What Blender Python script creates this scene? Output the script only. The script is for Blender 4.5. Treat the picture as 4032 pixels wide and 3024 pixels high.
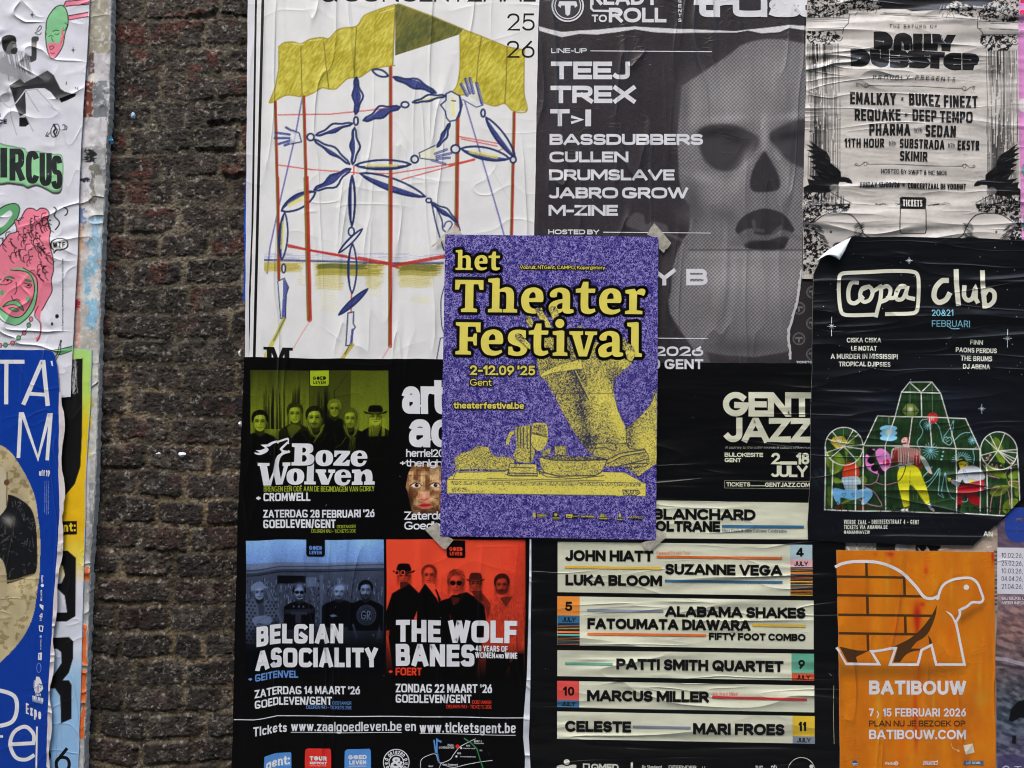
import bpy, math, random
import numpy as np
from mathutils.geometry import tessellate_polygon
from mathutils import Vector
R = math.radians
for o in list(bpy.data.objects): bpy.data.objects.remove(o)
SC = bpy.context.scene; COL = SC.collection
# ---------------------------------------------------------------- camera
K = 0.0005            # metres on the wall per photo pixel
D = 1.46              # camera to wall
CZ = 1.62             # eye height
cam = bpy.data.cameras.new('camera'); camo = bpy.data.objects.new('camera', cam); COL.objects.link(camo)
camo.location = (0, -D, CZ); camo.rotation_euler = (R(90), 0, 0)
cam.sensor_width = 36; cam.lens = 36*D/(4032*K); cam.clip_start = .02; cam.clip_end = 500
SC.camera = camo
# ---------------------------------------------------------------- sky, sun, exposure
SUN_EL, SUN_AZ = 58, 205
wd = bpy.data.worlds.new('World'); SC.world = wd; wd.use_nodes = True
nt = wd.node_tree; bg = nt.nodes['Background']
sky = nt.nodes.new('ShaderNodeTexSky'); sky.sky_type = 'NISHITA'; sky.sun_disc = False
sky.sun_elevation = R(SUN_EL); sky.sun_rotation = R(SUN_AZ); sky.air_density = 1.6; sky.dust_density = 4.0; sky.ozone_density = .6
nt.links.new(sky.outputs[0], bg.inputs[0]); bg.inputs[1].default_value = .12
sl = bpy.data.lights.new('sun', 'SUN'); so = bpy.data.objects.new('sun', sl); COL.objects.link(so)
sl.energy = 0.7; sl.angle = R(40); sl.color = (.96, .985, 1)
so.rotation_euler = (R(90-SUN_EL), 0, R(180-SUN_AZ)); so.location = (0, -3, 6)
SC.view_settings.view_transform = 'Standard'; SC.view_settings.look = 'None'; SC.view_settings.gamma = 1
SC.view_settings.exposure = 1.65
SC.cycles.max_bounces = 6; SC.cycles.filter_width = 1.1
# ---------------------------------------------------------------- helpers
RNG = np.random.RandomState(7); random.seed(5)
def lin(c):
    c = np.asarray(c, float)
    return np.where(c <= .04045, c/12.92, ((c+.055)/1.055)**2.4)
def alb(c):           # tone as printed (0-255 on white paper = 215) -> albedo
    return np.clip(lin(np.asarray(c, float)/255.)*1.22, .0018, .85)
FR = [0, 0, 1.]
def fr(x0=0, y0=0, s=1.): FR[:] = [x0, y0, s]
def P(x, y): return (FR[0]+x*FR[2], FR[1]+y*FR[2])
def PP(pts): return [P(p[0], p[1])+tuple(p[2:]) for p in pts]
def world(px, py, y):
    s = (D+y)/D
    return ((px-2016)*K*s, y, CZ-(py-1512)*K*s)
def tag(o, label=None, cat=None, group=None, kind=None):
    if label: o['label'] = label
    if cat: o['category'] = cat
    if group: o['group'] = group
    if kind: o['kind'] = kind
    return o
def mesh_obj(name, verts, faces, mats=(), midx=None, parent=None, smooth=False):
    me = bpy.data.meshes.new(name); me.from_pydata(verts, [], faces)
    for m in mats: me.materials.append(m)
    if midx is not None and len(midx) == len(me.polygons): me.polygons.foreach_set('material_index', midx)
    if smooth: me.polygons.foreach_set('use_smooth', [True]*len(me.polygons))
    o = bpy.data.objects.new(name, me); COL.objects.link(o)
    if parent is not None: o.parent = parent; o.matrix_parent_inverse = parent.matrix_world.inverted()
    return o
# smooth noise on a px grid
def vnoise(X, Y, s, seed=0):
    r = np.random.RandomState(seed).rand(64, 64)
    x = X/s; y = Y/s; xi = np.floor(x).astype(int); yi = np.floor(y).astype(int)
    fx = x-xi; fy = y-yi; fx = fx*fx*(3-2*fx); fy = fy*fy*(3-2*fy)
    a = r[yi % 64, xi % 64]; b = r[yi % 64, (xi+1) % 64]; c = r[(yi+1) % 64, xi % 64]; d = r[(yi+1) % 64, (xi+1) % 64]
    return (a*(1-fx)+b*fx)*(1-fy)+(c*(1-fx)+d*fx)*fy
def fbm(X, Y, s, seed=0, n=4, g=.5):
    t = 0; a = 1; tot = 0
    for i in range(n):
        t = t+a*vnoise(X, Y, s/2**i, seed+i*17); tot += a; a *= g
    return t/tot
def cat(pts, closed=True, n=6):
    """corner points (x,y) and smooth points (x,y,1) -> polyline"""
    N = len(pts); out = []
    def tan(i):
        if len(pts[i]) < 3: return None
        a = pts[(i-1) % N] if closed or i > 0 else pts[i]; b = pts[(i+1) % N] if closed or i < N-1 else pts[i]
        return ((b[0]-a[0])*.5, (b[1]-a[1])*.5)
    for i in range(N if closed else N-1):
        p = pts[i]; q = pts[(i+1) % N]; tp = tan(i); tq = tan((i+1) % N)
        out.append((p[0], p[1]))
        if tp is None and tq is None: continue
        L = math.hypot(q[0]-p[0], q[1]-p[1])
        def cl(t):
            l = math.hypot(*t); k = min(1, 1.1*L/(l+1e-9)); return (t[0]*k, t[1]*k)
        d = (q[0]-p[0], q[1]-p[1])
        tp = cl(tp) if tp else ((1.5*d[0]-.5*tq[0]), (1.5*d[1]-.5*tq[1])) ; tp = cl(tp)
        tq = cl(tq) if tq else cl((1.5*d[0]-.5*tp[0], 1.5*d[1]-.5*tp[1]))
        for k in range(1, n):
            t = k/n; t2 = t*t; t3 = t2*t
            h = (2*t3-3*t2+1, t3-2*t2+t, -2*t3+3*t2, t3-t2)
            out.append(tuple(h[0]*p[j]+h[1]*tp[j]+h[2]*q[j]+h[3]*tq[j] for j in (0, 1)))
    if not closed: out.append(tuple(pts[-1][:2]))
    return out
def sm(pts, closed=True, n=5): return cat([(p[0], p[1], 1) for p in pts], closed, n)
# ---------------------------------------------------------------- materials
def node(nt, t, **kw):
    n = nt.nodes.new(t)
    for k, v in kw.items(): setattr(n, k, v)
    return n
def M(nt, op, a, b=None, c=None):
    n = nt.nodes.new('ShaderNodeMath'); n.operation = op
    for i, v in enumerate((a, b, c)):
        if v is None: continue
        if isinstance(v, (int, float)): n.inputs[i].default_value = v
        else: nt.links.new(v, n.inputs[i])
    return n.outputs[0]
WG = {}
def wrinkle_group(kind):
    """paper relief seen in the surface normal: creases, folds and the fine crumple left by the paste"""
    if kind in WG: return WG[kind]
    g = bpy.data.node_groups.new('paper_relief_'+kind, 'ShaderNodeTree')
    g.interface.new_socket('Normal', in_out='OUTPUT', socket_type='NodeSocketVector')
    out = g.nodes.new('NodeGroupOutput'); geo = g.nodes.new('ShaderNodeNewGeometry')
    def nz(sx, sz, detail=2, dist=0., off=0., rot=0.):
        mp = g.nodes.new('ShaderNodeMapping'); mp.inputs['Scale'].default_value = (sx, 1, sz); mp.inputs['Location'].default_value = (off, off*.7, off*1.3)
        mp.inputs['Rotation'].default_value = (0, rot, 0)
        g.links.new(geo.outputs['Position'], mp.inputs[0])
        n = g.nodes.new('ShaderNodeTexNoise'); n.inputs['Scale'].default_value = 1; n.inputs['Detail'].default_value = detail; n.inputs['Distortion'].default_value = dist
        g.links.new(mp.outputs[0], n.inputs['Vector']); return n.outputs[0]
    def ridge(v, p):
        return M(g, 'POWER', M(g, 'SUBTRACT', 1., M(g, 'ABSOLUTE', M(g, 'MULTIPLY_ADD', v, 5., -2.5))), p) if False else \
            M(g, 'POWER', M(g, 'MAXIMUM', M(g, 'SUBTRACT', 1., M(g, 'ABSOLUTE', M(g, 'MULTIPLY_ADD', v, 4., -2.))), 0.), p)
    def mask(v, lo, hi):
        n = g.nodes.new('ShaderNodeMapRange'); n.interpolation_type = 'SMOOTHSTEP'; n.inputs[1].default_value = lo; n.inputs[2].default_value = hi
        g.links.new(v, n.inputs[0]); return n.outputs[0]
    terms = []
    S = dict(
        H=[('r', 2.2, 15, 2.4, .0080, 1), ('r', 4.5, 30, 5, .0014, 2), ('n', 4, 16, 0, .0085, 3), ('n', 90, 150, 0, .00022, 4)],
        J=[('r', 2.0, 14, 3.2, .0052, 11), ('r', 3.5, 26, 7, .0016, 12), ('n', 3, 13, 0, .0075, 13), ('n', 70, 120, 0, .00022, 14)],
        V=[('r', 18, 2.5, 5, .0030, 21), ('n', 16, 5, 0, .0034, 22), ('r', 5, 12, 12, .0006, 23), ('n', 90, 90, 0, .00022, 24)],
        W=[('r', 22, 4, 8, .0012, 31), ('r', 8, 16, 12, .0008, 32), ('n', 14, 9, 0, .0028, 33), ('n', 90, 90, 0, .0003, 34)],
        C=[('r', 8, 15, 5, .0036, 41), ('r', 14, 6, 9, .0012, 42), ('n', 9, 9, 0, .0050, 43), ('n', 60, 60, 0, .0005, 44)],
        F=[('n', 4, 6, 0, .0040, 51), ('r', 5, 9, 9, .0006, 53), ('n', 60, 60, 0, .00008, 52)],
        G=[('r', 17, 3.0, 5, .0036, 61), ('n', 9, 5, 0, .0034, 62), ('n', 110, 90, 0, .00024, 63), ('r', 26, 40, 12, .0003, 64)],
    )[kind]
    for (t, sx, sz, p, amp, off) in S:
        if t == 'r':
            h = M(g, 'MULTIPLY', ridge(nz(sx, sz, 1.2, .6, off, .12 if kind in 'HJ' else .0), p), mask(nz(sx*.8+1, sz*.3+1, 1, 0, off+5), .40, .62))
        else: h = nz(sx, sz, 3, .3, off)
        terms.append(M(g, 'MULTIPLY', h, amp))
    h = terms[0]
    for t in terms[1:]: h = M(g, 'ADD', h, t)
    b = g.nodes.new('ShaderNodeBump'); b.inputs['Strength'].default_value = 1; b.inputs['Distance'].default_value = 1.0
    g.links.new(h, b.inputs['Height']); g.links.new(b.outputs[0], out.inputs[0])
    WG[kind] = g; return g
MATS = {}
def base_mat(name, rough=.5, spec=.2, wr=None):
    m = bpy.data.materials.new(name); m.use_nodes = True; n = m.node_tree; b = n.nodes['Principled BSDF']
    b.inputs['Roughness'].default_value = rough; b.inputs['Specular IOR Level'].default_value = spec*.6
    if wr:
        g = n.nodes.new('ShaderNodeGroup'); g.node_tree = wrinkle_group(wr); n.links.new(g.outputs[0], b.inputs['Normal'])
    return m, n, b
def grime(n, b, colour_socket, amt=.10):
    """slight uneven ageing of the sheet: multiplies the print by a soft noise"""
    geo = n.nodes.new('ShaderNodeNewGeometry')
    t = n.nodes.new('ShaderNodeTexNoise'); t.inputs['Scale'].default_value = 14; t.inputs['Detail'].default_value = 8; t.inputs['Roughness'].default_value = .65
    n.links.new(geo.outputs['Position'], t.inputs['Vector'])
    r = n.nodes.new('ShaderNodeMapRange'); r.inputs[1].default_value = .3; r.inputs[2].default_value = .7; r.inputs[3].default_value = 1-amt; r.inputs[4].default_value = 1+amt*.35
    n.links.new(t.outputs[0], r.inputs[0])
    mx = n.nodes.new('ShaderNodeVectorMath'); mx.operation = 'SCALE'; n.links.new(colour_socket, mx.inputs[0]); n.links.new(r.outputs[0], mx.inputs['Scale'])
    # small chips and scuffs where the ink has come off
    u = n.nodes.new('ShaderNodeTexNoise'); u.inputs['Scale'].default_value = 75; u.inputs['Detail'].default_value = 3; u.inputs['Roughness'].default_value = .7; n.links.new(geo.outputs['Position'], u.inputs['Vector'])
    q = n.nodes.new('ShaderNodeMapRange'); q.inputs[1].default_value = .735; q.inputs[2].default_value = .765; q.inputs[4].default_value = .5; n.links.new(u.outputs[0], q.inputs[0])
    w = n.nodes.new('ShaderNodeMix'); w.data_type = 'RGBA'; n.links.new(q.outputs[0], w.inputs[0]); n.links.new(mx.outputs[0], w.inputs[6]); w.inputs[7].default_value = (.5, .5, .5, 1)
    n.links.new(w.outputs[2], b.inputs['Base Color'])
def ink(c, wr='F', rough=.5, spec=.3, amt=.10):
    k = (tuple(c), wr, rough, spec)
    if k in MATS: return MATS[k]
    m, n, b = base_mat('printed_ink', rough, spec, wr)
    rgb = n.nodes.new('ShaderNodeRGB'); rgb.outputs[0].default_value = tuple(alb(c))+(1,)
    grime(n, b, rgb.outputs[0], amt)
    m.diffuse_color = tuple(alb(c))+(1,)
    MATS[k] = m; return m
def picmat(wr, rough, spec):
    k = ('pic', wr, rough, spec)
    if k in MATS: return MATS[k]
    m, n, b = base_mat('printed_picture', rough, spec, wr)
    a = n.nodes.new('ShaderNodeVertexColor'); a.layer_name = 'print'
    grime(n, b, a.outputs[0], .08)
    MATS[k] = m; return m
# ---------------------------------------------------------------- posters
LS = 5e-6             # step between printed shapes so that no two faces share a plane
class Poster:
    def __init__(s, name, label, cat_, y, outline, col, wr='F', rough=.5, spec=.3, group=None, thick=.0006, mat=None, warp=None, paper='paper', jag=1.):
        s.y, s.wr, s.rough, s.spec, s.n, s.warp = y, wr, rough, spec, 0, warp
        rr = random.Random(int(abs(y)*1e6)+len(outline)); pts = []
        for i in range(len(outline)):            # hand-cut, slightly uneven edges
            a, b = outline[i], outline[(i+1) % len(outline)]; L = math.hypot(b[0]-a[0], b[1]-a[1]); pts.append(a); m = max(1, int(L/38))
            for k in range(1, m): pts.append((a[0]+(b[0]-a[0])*k/m+rr.uniform(-1, 1)*jag, a[1]+(b[1]-a[1])*k/m+rr.uniform(-1, 1)*jag))
        pts = [s.w(*p) for p in pts]; s.outline = pts
        cx = sum(p[0] for p in pts)/len(pts); lo = max(p[1] for p in pts)
        s.root = bpy.data.objects.new(name, None); s.root.empty_display_size = .05; COL.objects.link(s.root)
        s.root.location = world(cx, lo, y); tag(s.root, label, cat_, group)
        bpy.context.view_layer.update()
        front = [world(px, py, y) for px, py in pts]; back = [(v[0], y+thick, v[2]) for v in front]
        tri = tessellate_polygon([[Vector(v) for v in front]])
        N = len(pts); f = [orient(t, front) for t in tri]+[(i, (i+1) % N, N+(i+1) % N, N+i) for i in range(N)]
        s.paper = mesh_obj(paper, front+back, f, [mat or ink(col, wr, rough, spec), ink((196, 194, 190), 'F', .8)], [0]*len(tri)+[1]*N, s.root)
        s.mb = None
    def w(s, px, py): return s.warp(px, py) if s.warp else (px, py)
    def part(s, name, label=None):
        s.flush(); s.mb = dict(name=name, v=[], f=[], c=[], m=[], mi=[], label=label)
    def flush(s):
        if s.mb and s.mb['f']:
            o = mesh_obj(s.mb['name'], s.mb['v'], s.mb['f'], s.mb['m'], s.mb['mi'], s.root)
            if s.mb['label']: o['label'] = s.mb['label']
        s.mb = None
    def layer(s): s.n += 1; return s.y-2e-5-s.n*LS
    def add(s, pts, faces, col, y=None, mat=None):
        """pts in photo px"""
        mb = s.mb; m = mat or ink(col, s.wr, s.rough, s.spec)
        if m not in mb['m']: mb['m'].append(m)
        k = mb['m'].index(m); b = len(mb['v']); y = s.layer() if y is None else y
        vs = [world(*s.w(*p), y) for p in pts]
        mb['v'] += vs
        for f in faces:
            mb['f'].append(tuple(b+i for i in orient(f, vs))); mb['mi'].append(k)
    def strip(s, v, f, col, y):
        """a pen stroke: each piece a hair above the one before, so that a stroke crossing itself never shares a plane"""
        mb = s.mb; m = ink(col, s.wr, s.rough, s.spec)
        if m not in mb['m']: mb['m'].append(m)
        k = mb['m'].index(m)
        if s.warp: v = [s.warp(*p) for p in v]
        for q in f:
            s.c = (getattr(s, 'c', 0)+7) % 20; b = len(mb['v']); vs = [world(v[i][0], v[i][1], y-s.c*1e-6) for i in q]
            mb['v'] += vs; mb['f'].append(tuple(b+i for i in orient(tuple(range(len(q))), vs))); mb['mi'].append(k)
    def poly(s, pts, col, holes=(), mat=None):
        loops = [pts]+list(holes); allp = [p for l in loops for p in l]
        tri = tessellate_polygon([[Vector((p[0], -p[1], 0)) for p in l] for l in loops])
        s.add(allp, tri, col, mat=mat)
    def quad(s, x0, y0, x1, y1, col, dy=0., n=12):
        """bar or box in the current frame, right end dy lower"""
        a = [(x0+(x1-x0)*i/n, y0+dy*i/n) for i in range(n+1)]; b = [(x0+(x1-x0)*i/n, y1+dy*i/n) for i in range(n+1)]
        s.add([P(*p) for p in a+b], [(i, i+1, n+2+i, n+1+i) for i in range(n)], col)
    def stroke(s, pts, w, col, closed=False, cap=0., y=None):
        v, f = ribbon(pts, w, closed, cap); s.strip(v, f, col, s.layer() if y is None else y); s.n += 4
    def ring(s, pts, w, col, rnd=True):
        """outline of width w around a closed loop, round joints"""
        n = len(pts); y1 = s.layer(); y2 = s.layer()
        for i in range(n):
            a, b = pts[i], pts[(i+1) % n]; L = math.hypot(b[0]-a[0], b[1]-a[1])
            if L < 1e-6: continue
            nx, ny = -(b[1]-a[1])/L*w, (b[0]-a[0])/L*w
            s.add([(a[0]+nx, a[1]+ny), (b[0]+nx, b[1]+ny), (b[0]-nx, b[1]-ny), (a[0]-nx, a[1]-ny)], [(0, 1, 2, 3)], col, y1-(i % 5)*1e-6)
            if rnd: s.add([(a[0]+w*math.cos(t*math.pi/4), a[1]+w*math.sin(t*math.pi/4)) for t in range(8)], [tuple(range(8))], col, y2-(i % 5)*1e-6)
        s.n += 2
    def disc(s, x, y, r, col, n=20, ry=None):
        s.poly([(x+r*math.cos(2*math.pi*i/n), y+(ry or r)*math.sin(2*math.pi*i/n)) for i in range(n)], col)
def orient(f, vs):
    a, b, c = vs[f[0]], vs[f[1]], vs[f[2]]
    # want the normal towards -y: in x,z plane
    if len(f) > 3:
        ar = 0
        for i in range(len(f)):
            p, q = vs[f[i]], vs[f[(i+1) % len(f)]]; ar += p[0]*q[2]-q[0]*p[2]
    else: ar = (b[0]-a[0])*(c[2]-a[2])-(c[0]-a[0])*(b[2]-a[2])
    return tuple(f) if ar > 0 else tuple(reversed(f))
def ribbon(pts, w, closed=False, cap=0.):
    p = [pts[0]]
    for q in pts[1:]:
        if math.hypot(q[0]-p[-1][0], q[1]-p[-1][1]) > 1e-4: p.append(q)
    if closed and math.hypot(p[0][0]-p[-1][0], p[0][1]-p[-1][1]) < 1e-4: p.pop()
    n = len(p); h = w/2
    if n < 2: return [], []
    def dr(a, b):
        L = math.hypot(b[0]-a[0], b[1]-a[1]); return ((b[0]-a[0])/L, (b[1]-a[1])/L)
    L_, R_ = [], []
    for i in range(n):
        d0 = dr(p[i-1], p[i]) if (i > 0 or closed) else None
        d1 = dr(p[i], p[(i+1) % n]) if (i < n-1 or closed) else None
        x, y = p[i]
        if d0 is None: x -= d1[0]*cap; y -= d1[1]*cap; d0 = d1
        elif d1 is None: x += d0[0]*cap; y += d0[1]*cap; d1 = d0
        nx, ny = -(d0[1]+d1[1]), d0[0]+d1[0]; l = math.hypot(nx, ny)
        if l < .35: nx, ny = -d0[1], d0[0]; k = 1
        else:
            nx /= l; ny /= l; k = min(2.0, 1/max(.3, l/2))
        L_.append((x+nx*h*k, y+ny*h*k)); R_.append((x-nx*h*k, y-ny*h*k))
    f = [(i, (i+1) % n, n+(i+1) % n, n+i) for i in range(n if closed else n-1)]
    return L_+R_, f
# ---------------------------------------------------------------- lettering: a skeleton alphabet drawn with strokes
G = {
'A': (.86, 'M0,0 L.39,1 L.47,1 L.86,0;M.15,.28 L.71,.28'), 'B': (.68, 'M0,0 L0,1 L.4,1 A.4,.76,.25,.24,90,-90 L0,.52;M.38,.52 A.4,.26,.28,.26,90,-90 L0,0'),
'C': (.8, 'A.43,.5,.43,.5,46,314'), 'D': (.78, 'M.3,0 L0,0 L0,1 L.3,1 A.3,.5,.48,.5,90,-90'), 'E': (.58, 'M.58,1 L0,1 L0,0 L.58,0;M0,.5 L.53,.5'),
'F': (.56, 'M.56,1 L0,1 L0,0;M0,.48 L.5,.48'), 'G': (.86, 'A.43,.5,.43,.5,46,352 L.5,.45'), 'H': (.74, 'M0,0 L0,1;M.74,0 L.74,1;M0,.5 L.74,.5'),
'I': (0, 'M0,0 L0,1'), 'J': (.5, 'M.5,1 L.5,.28 A.24,.28,.26,.28,0,-150'), 'K': (.7, 'M0,0 L0,1;M.68,1 L.02,.42;M.22,.6 L.7,0'), 'L': (.54, 'M0,1 L0,0 L.54,0'),
'M': (.94, 'M0,0 L0,1 L.08,1 L.47,.2 L.86,1 L.94,1 L.94,0'), 'N': (.76, 'M0,0 L0,1 L.05,1 L.71,0 L.76,0 L.76,1'), 'O': (.92, 'A.46,.5,.46,.5,0,360'),
'P': (.66, 'M0,0 L0,1 L.38,1 A.38,.72,.28,.28,90,-90 L0,.44'), 'Q': (.92, 'A.46,.5,.46,.5,0,360;M.5,.3 L.88,-.05'),
'R': (.68, 'M0,0 L0,1 L.38,1 A.38,.73,.28,.27,90,-90 L0,.46;M.32,.46 L.68,0'), 'S': (.62, 'A.31,.75,.29,.25,28,270 A.31,.25,.31,.25,90,-152'),
'T': (.68, 'M0,1 L.68,1;M.34,1 L.34,0'), 'U': (.7, 'M0,1 L0,.35 A.35,.35,.35,.35,180,360 L.7,1'), 'V': (.8, 'M0,1 L.37,0 L.43,0 L.8,1'),
'W': (1.2, 'M0,1 L.27,0 L.33,0 L.57,1 L.63,1 L.87,0 L.93,0 L1.2,1'), 'X': (.74, 'M0,1 L.74,0;M.74,1 L0,0'), 'Y': (.74, 'M0,1 L.37,.42 L.37,0;M.74,1 L.37,.42'),
'Z': (.66, 'M0,1 L.64,1 L.02,0 L.66,0'), '0': (.62, 'A.31,.5,.31,.5,0,360'), '1': (.26, 'M0,.78 L.2,1 L.25,1 L.25,0'), '2': (.6, 'A.29,.72,.28,.28,165,-35 L.03,0 L.6,0'),
'3': (.56, 'A.27,.75,.25,.25,150,-90;A.28,.26,.28,.26,90,-152'), '4': (.68, 'M.5,0 L.5,1 L.44,1 L.0,.27 L.0,.23 L.68,.23'), '5': (.58, 'M.54,1 L.08,1 L.04,.5 A.28,.31,.3,.31,130,-150'),
'6': (.6, 'A.3,.32,.3,.32,0,360;M.46,1 L.06,.5'), '7': (.56, 'M0,1 L.56,1 L.16,0'), '8': (.6, 'A.3,.76,.25,.24,0,360;A.3,.27,.3,.27,0,360'), '9': (.6, 'A.3,.68,.3,.32,0,360;M.14,0 L.54,.5'),
'a': (.5, 'M.5,0 L.5,.46 A.26,.46,.24,.24,0,155;M.5,.41 L.22,.41 A.2,.205,.2,.205,90,270 L.26,0 L.5,.16'), 'b': (.56, 'M0,1 L0,0;A.28,.35,.28,.35,0,360'), 'c': (.5, 'A.28,.35,.28,.35,48,312'),
'd': (.56, 'M.56,1 L.56,0;A.28,.35,.28,.35,0,360'), 'e': (.56, 'M.02,.36 L.56,.36 A.28,.35,.28,.35,0,312'), 'f': (.34, 'M.14,0 L.14,.78 A.36,.78,.22,.22,180,95;M0,.68 L.34,.68'),
'g': (.56, 'A.28,.35,.28,.35,0,360;M.56,.7 L.56,-.03 A.28,-.03,.28,.24,0,-150'), 'h': (.5, 'M0,1 L0,0;M0,.44 A.25,.44,.25,.26,180,0 L.5,0'), 'i': (0, 'M0,.7 L0,0;M0,.9 L0,1'),
'j': (.16, 'M.16,.7 L.16,-.08 A.0,-.08,.16,.18,0,-90;M.16,.9 L.16,1'), 'k': (.5, 'M0,1 L0,0;M.48,.7 L.02,.24;M.18,.42 L.5,0'), 'l': (0, 'M0,1 L0,0'),
'm': (.84, 'M0,.7 L0,0;M0,.46 A.21,.46,.21,.24,180,0 L.42,0;M.42,.46 A.63,.46,.21,.24,180,0 L.84,0'), 'n': (.5, 'M0,.7 L0,0;M0,.44 A.25,.44,.25,.26,180,0 L.5,0'), 'o': (.56, 'A.28,.35,.28,.35,0,360'),
'p': (.56, 'M0,.7 L0,-.27;A.28,.35,.28,.35,0,360'), 'q': (.56, 'M.56,.7 L.56,-.27;A.28,.35,.28,.35,0,360'), 'r': (.3, 'M0,.7 L0,0;M0,.4 A.28,.4,.28,.3,180,85'),
's': (.42, 'A.21,.525,.2,.175,28,270 A.21,.175,.21,.175,90,-152'), 't': (.34, 'M.14,.92 L.14,.2 A.34,.2,.2,.2,180,275;M0,.68 L.34,.68'), 'u': (.5, 'M0,.7 L0,.26 A.25,.26,.25,.26,180,360;M.5,.7 L.5,0'),
'v': (.52, 'M0,.7 L.24,0 L.28,0 L.52,.7'), 'w': (.8, 'M0,.7 L.19,0 L.23,0 L.38,.7 L.42,.7 L.57,0 L.61,0 L.8,.7'), 'x': (.5, 'M0,.7 L.5,0;M.5,.7 L0,0'), 'y': (.52, 'M0,.7 L.27,0;M.52,.7 L.2,-.27'), 'z': (.46, 'M0,.7 L.45,.7 L.01,0 L.46,0'),
'.': (0, 'M0,0 L0,.03'), ',': (.04, 'M.04,.03 L0,-.13'), "'": (0, 'M0,1 L0,.76'), '-': (.32, 'M0,.42 L.32,.42'), '+': (.44, 'M0,.45 L.44,.45;M.22,.23 L.22,.67'), '/': (.3, 'M0,-.05 L.3,1.05'),
'&': (.74, 'M.72,0 L.16,.7 A.34,.8,.2,.2,200,-20 L.1,.4 A.3,.22,.28,.24,140,330 L.7,.5'), '!': (0, 'M0,1 L0,.3;M0,0 L0,.03'), ':': (0, 'M0,.62 L0,.66;M0,0 L0,.04'), '>': (.4, 'M0,.75 L.4,.45 L0,.15'),
'_': (.9, 'M0,-.02 L.9,-.02'), '€': (.62, 'A.4,.5,.33,.5,50,310;M0,.6 L.5,.6;M0,.4 L.5,.4'), 'Ë': (.58, 'M.58,1 L0,1 L0,0 L.58,0;M0,.5 L.53,.5;M.15,1.18 L.15,1.26;M.43,1.18 L.43,1.26'), 'é': (.56, 'M.02,.36 L.56,.36 A.28,.35,.28,.35,0,312;M.2,.86 L.36,1'),
'@': (1., 'A.5,.45,.2,.25,0,360;M.7,.68 L.7,.3 A.82,.3,.12,.12,180,360 A.5,.45,.5,.5,0,320'), '*': (.3, 'M0,.3 L.3,.7;M0,.7 L.3,.3;M.15,.26 L.15,.74'),
}
def glyph(ch, nsup=2., seg=7):
    w, d = G[ch]; res = []
    for st in d.split(';'):
        pts = []
        for tk in st.split(' '):
            v = [float(x) for x in tk[1:].split(',')]
            if tk[0] in 'ML': pts.append((v[0], v[1]))
            else:
                cx, cy, rx, ry, a0, a1 = v; k = max(3, int(abs(a1-a0)/90*seg)); e = 2/nsup
                for i in range(k+1):
                    a = R(a0+(a1-a0)*i/k); c, s_ = math.cos(a), math.sin(a)
                    pts.append((cx+rx*math.copysign(abs(c)**e, c), cy+ry*math.copysign(abs(s_)**e, s_)))
        cl = math.hypot(pts[0][0]-pts[-1][0], pts[0][1]-pts[-1][1]) < 1e-3 and len(pts) > 4
        res.append((pts, cl))
    return w, res
def layout(s, x0, y0, x1, y1, dy, w, gap, sp, n, seg, shear):
    """strokes of a string filling the box x0..x1 (cap top y0, baseline y1), right end dy lower; w = stroke / cap height"""
    H = y1-y0; T = w*H; tot = 0.; fix = 0.
    for i, ch in enumerate(s):
        if ch == ' ': fix += sp*H; continue
        tot += G[ch][0]; fix += T+gap*H
    fix -= gap*H
    S = max(.05*H, (x1-x0-fix)/max(tot, 1e-6)); x = x0; out = []
    if tot < 1e-6: S = 0
    for ch in s:
        if ch == ' ': x += sp*H; continue
        gw, sts = glyph(ch, n, seg)
        for pts, cl in sts:
            q = []
            for (u, v) in pts:
                X = x+T/2+u*S; Y = y1-T/2-v*(H-T)
                X += shear*(y1-Y); Y += dy*(X-x0)/(x1-x0)
                q.append(P(X, Y))
            out.append((q, cl))
        x += gw*S+T+gap*H
    return out, T*FR[2]
def text(p, s, x0, y0, x1, y1, col, w=.18, dy=0., gap=.1, sp=.34, n=2.3, seg=7, shear=0., halo=None, hc=(5, 5, 8), cap=None):
    sts, T = layout(s, x0, y0, x1, y1, dy, w, gap, sp, n, seg, shear)
    c = T/2 if cap is None else cap
    if halo:
        yy = p.layer()
        for i, (q, cl) in enumerate(sts):
            v, f = ribbon(q, T+2*halo, cl, c*.9+halo); p.strip(v, f, hc, yy)
        p.n += 5
    yy = p.layer()
    for i, (q, cl) in enumerate(sts):
        v, f = ribbon(q, T, cl, c)
        if v: p.strip(v, f, col, yy)
    p.n += 5
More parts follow.
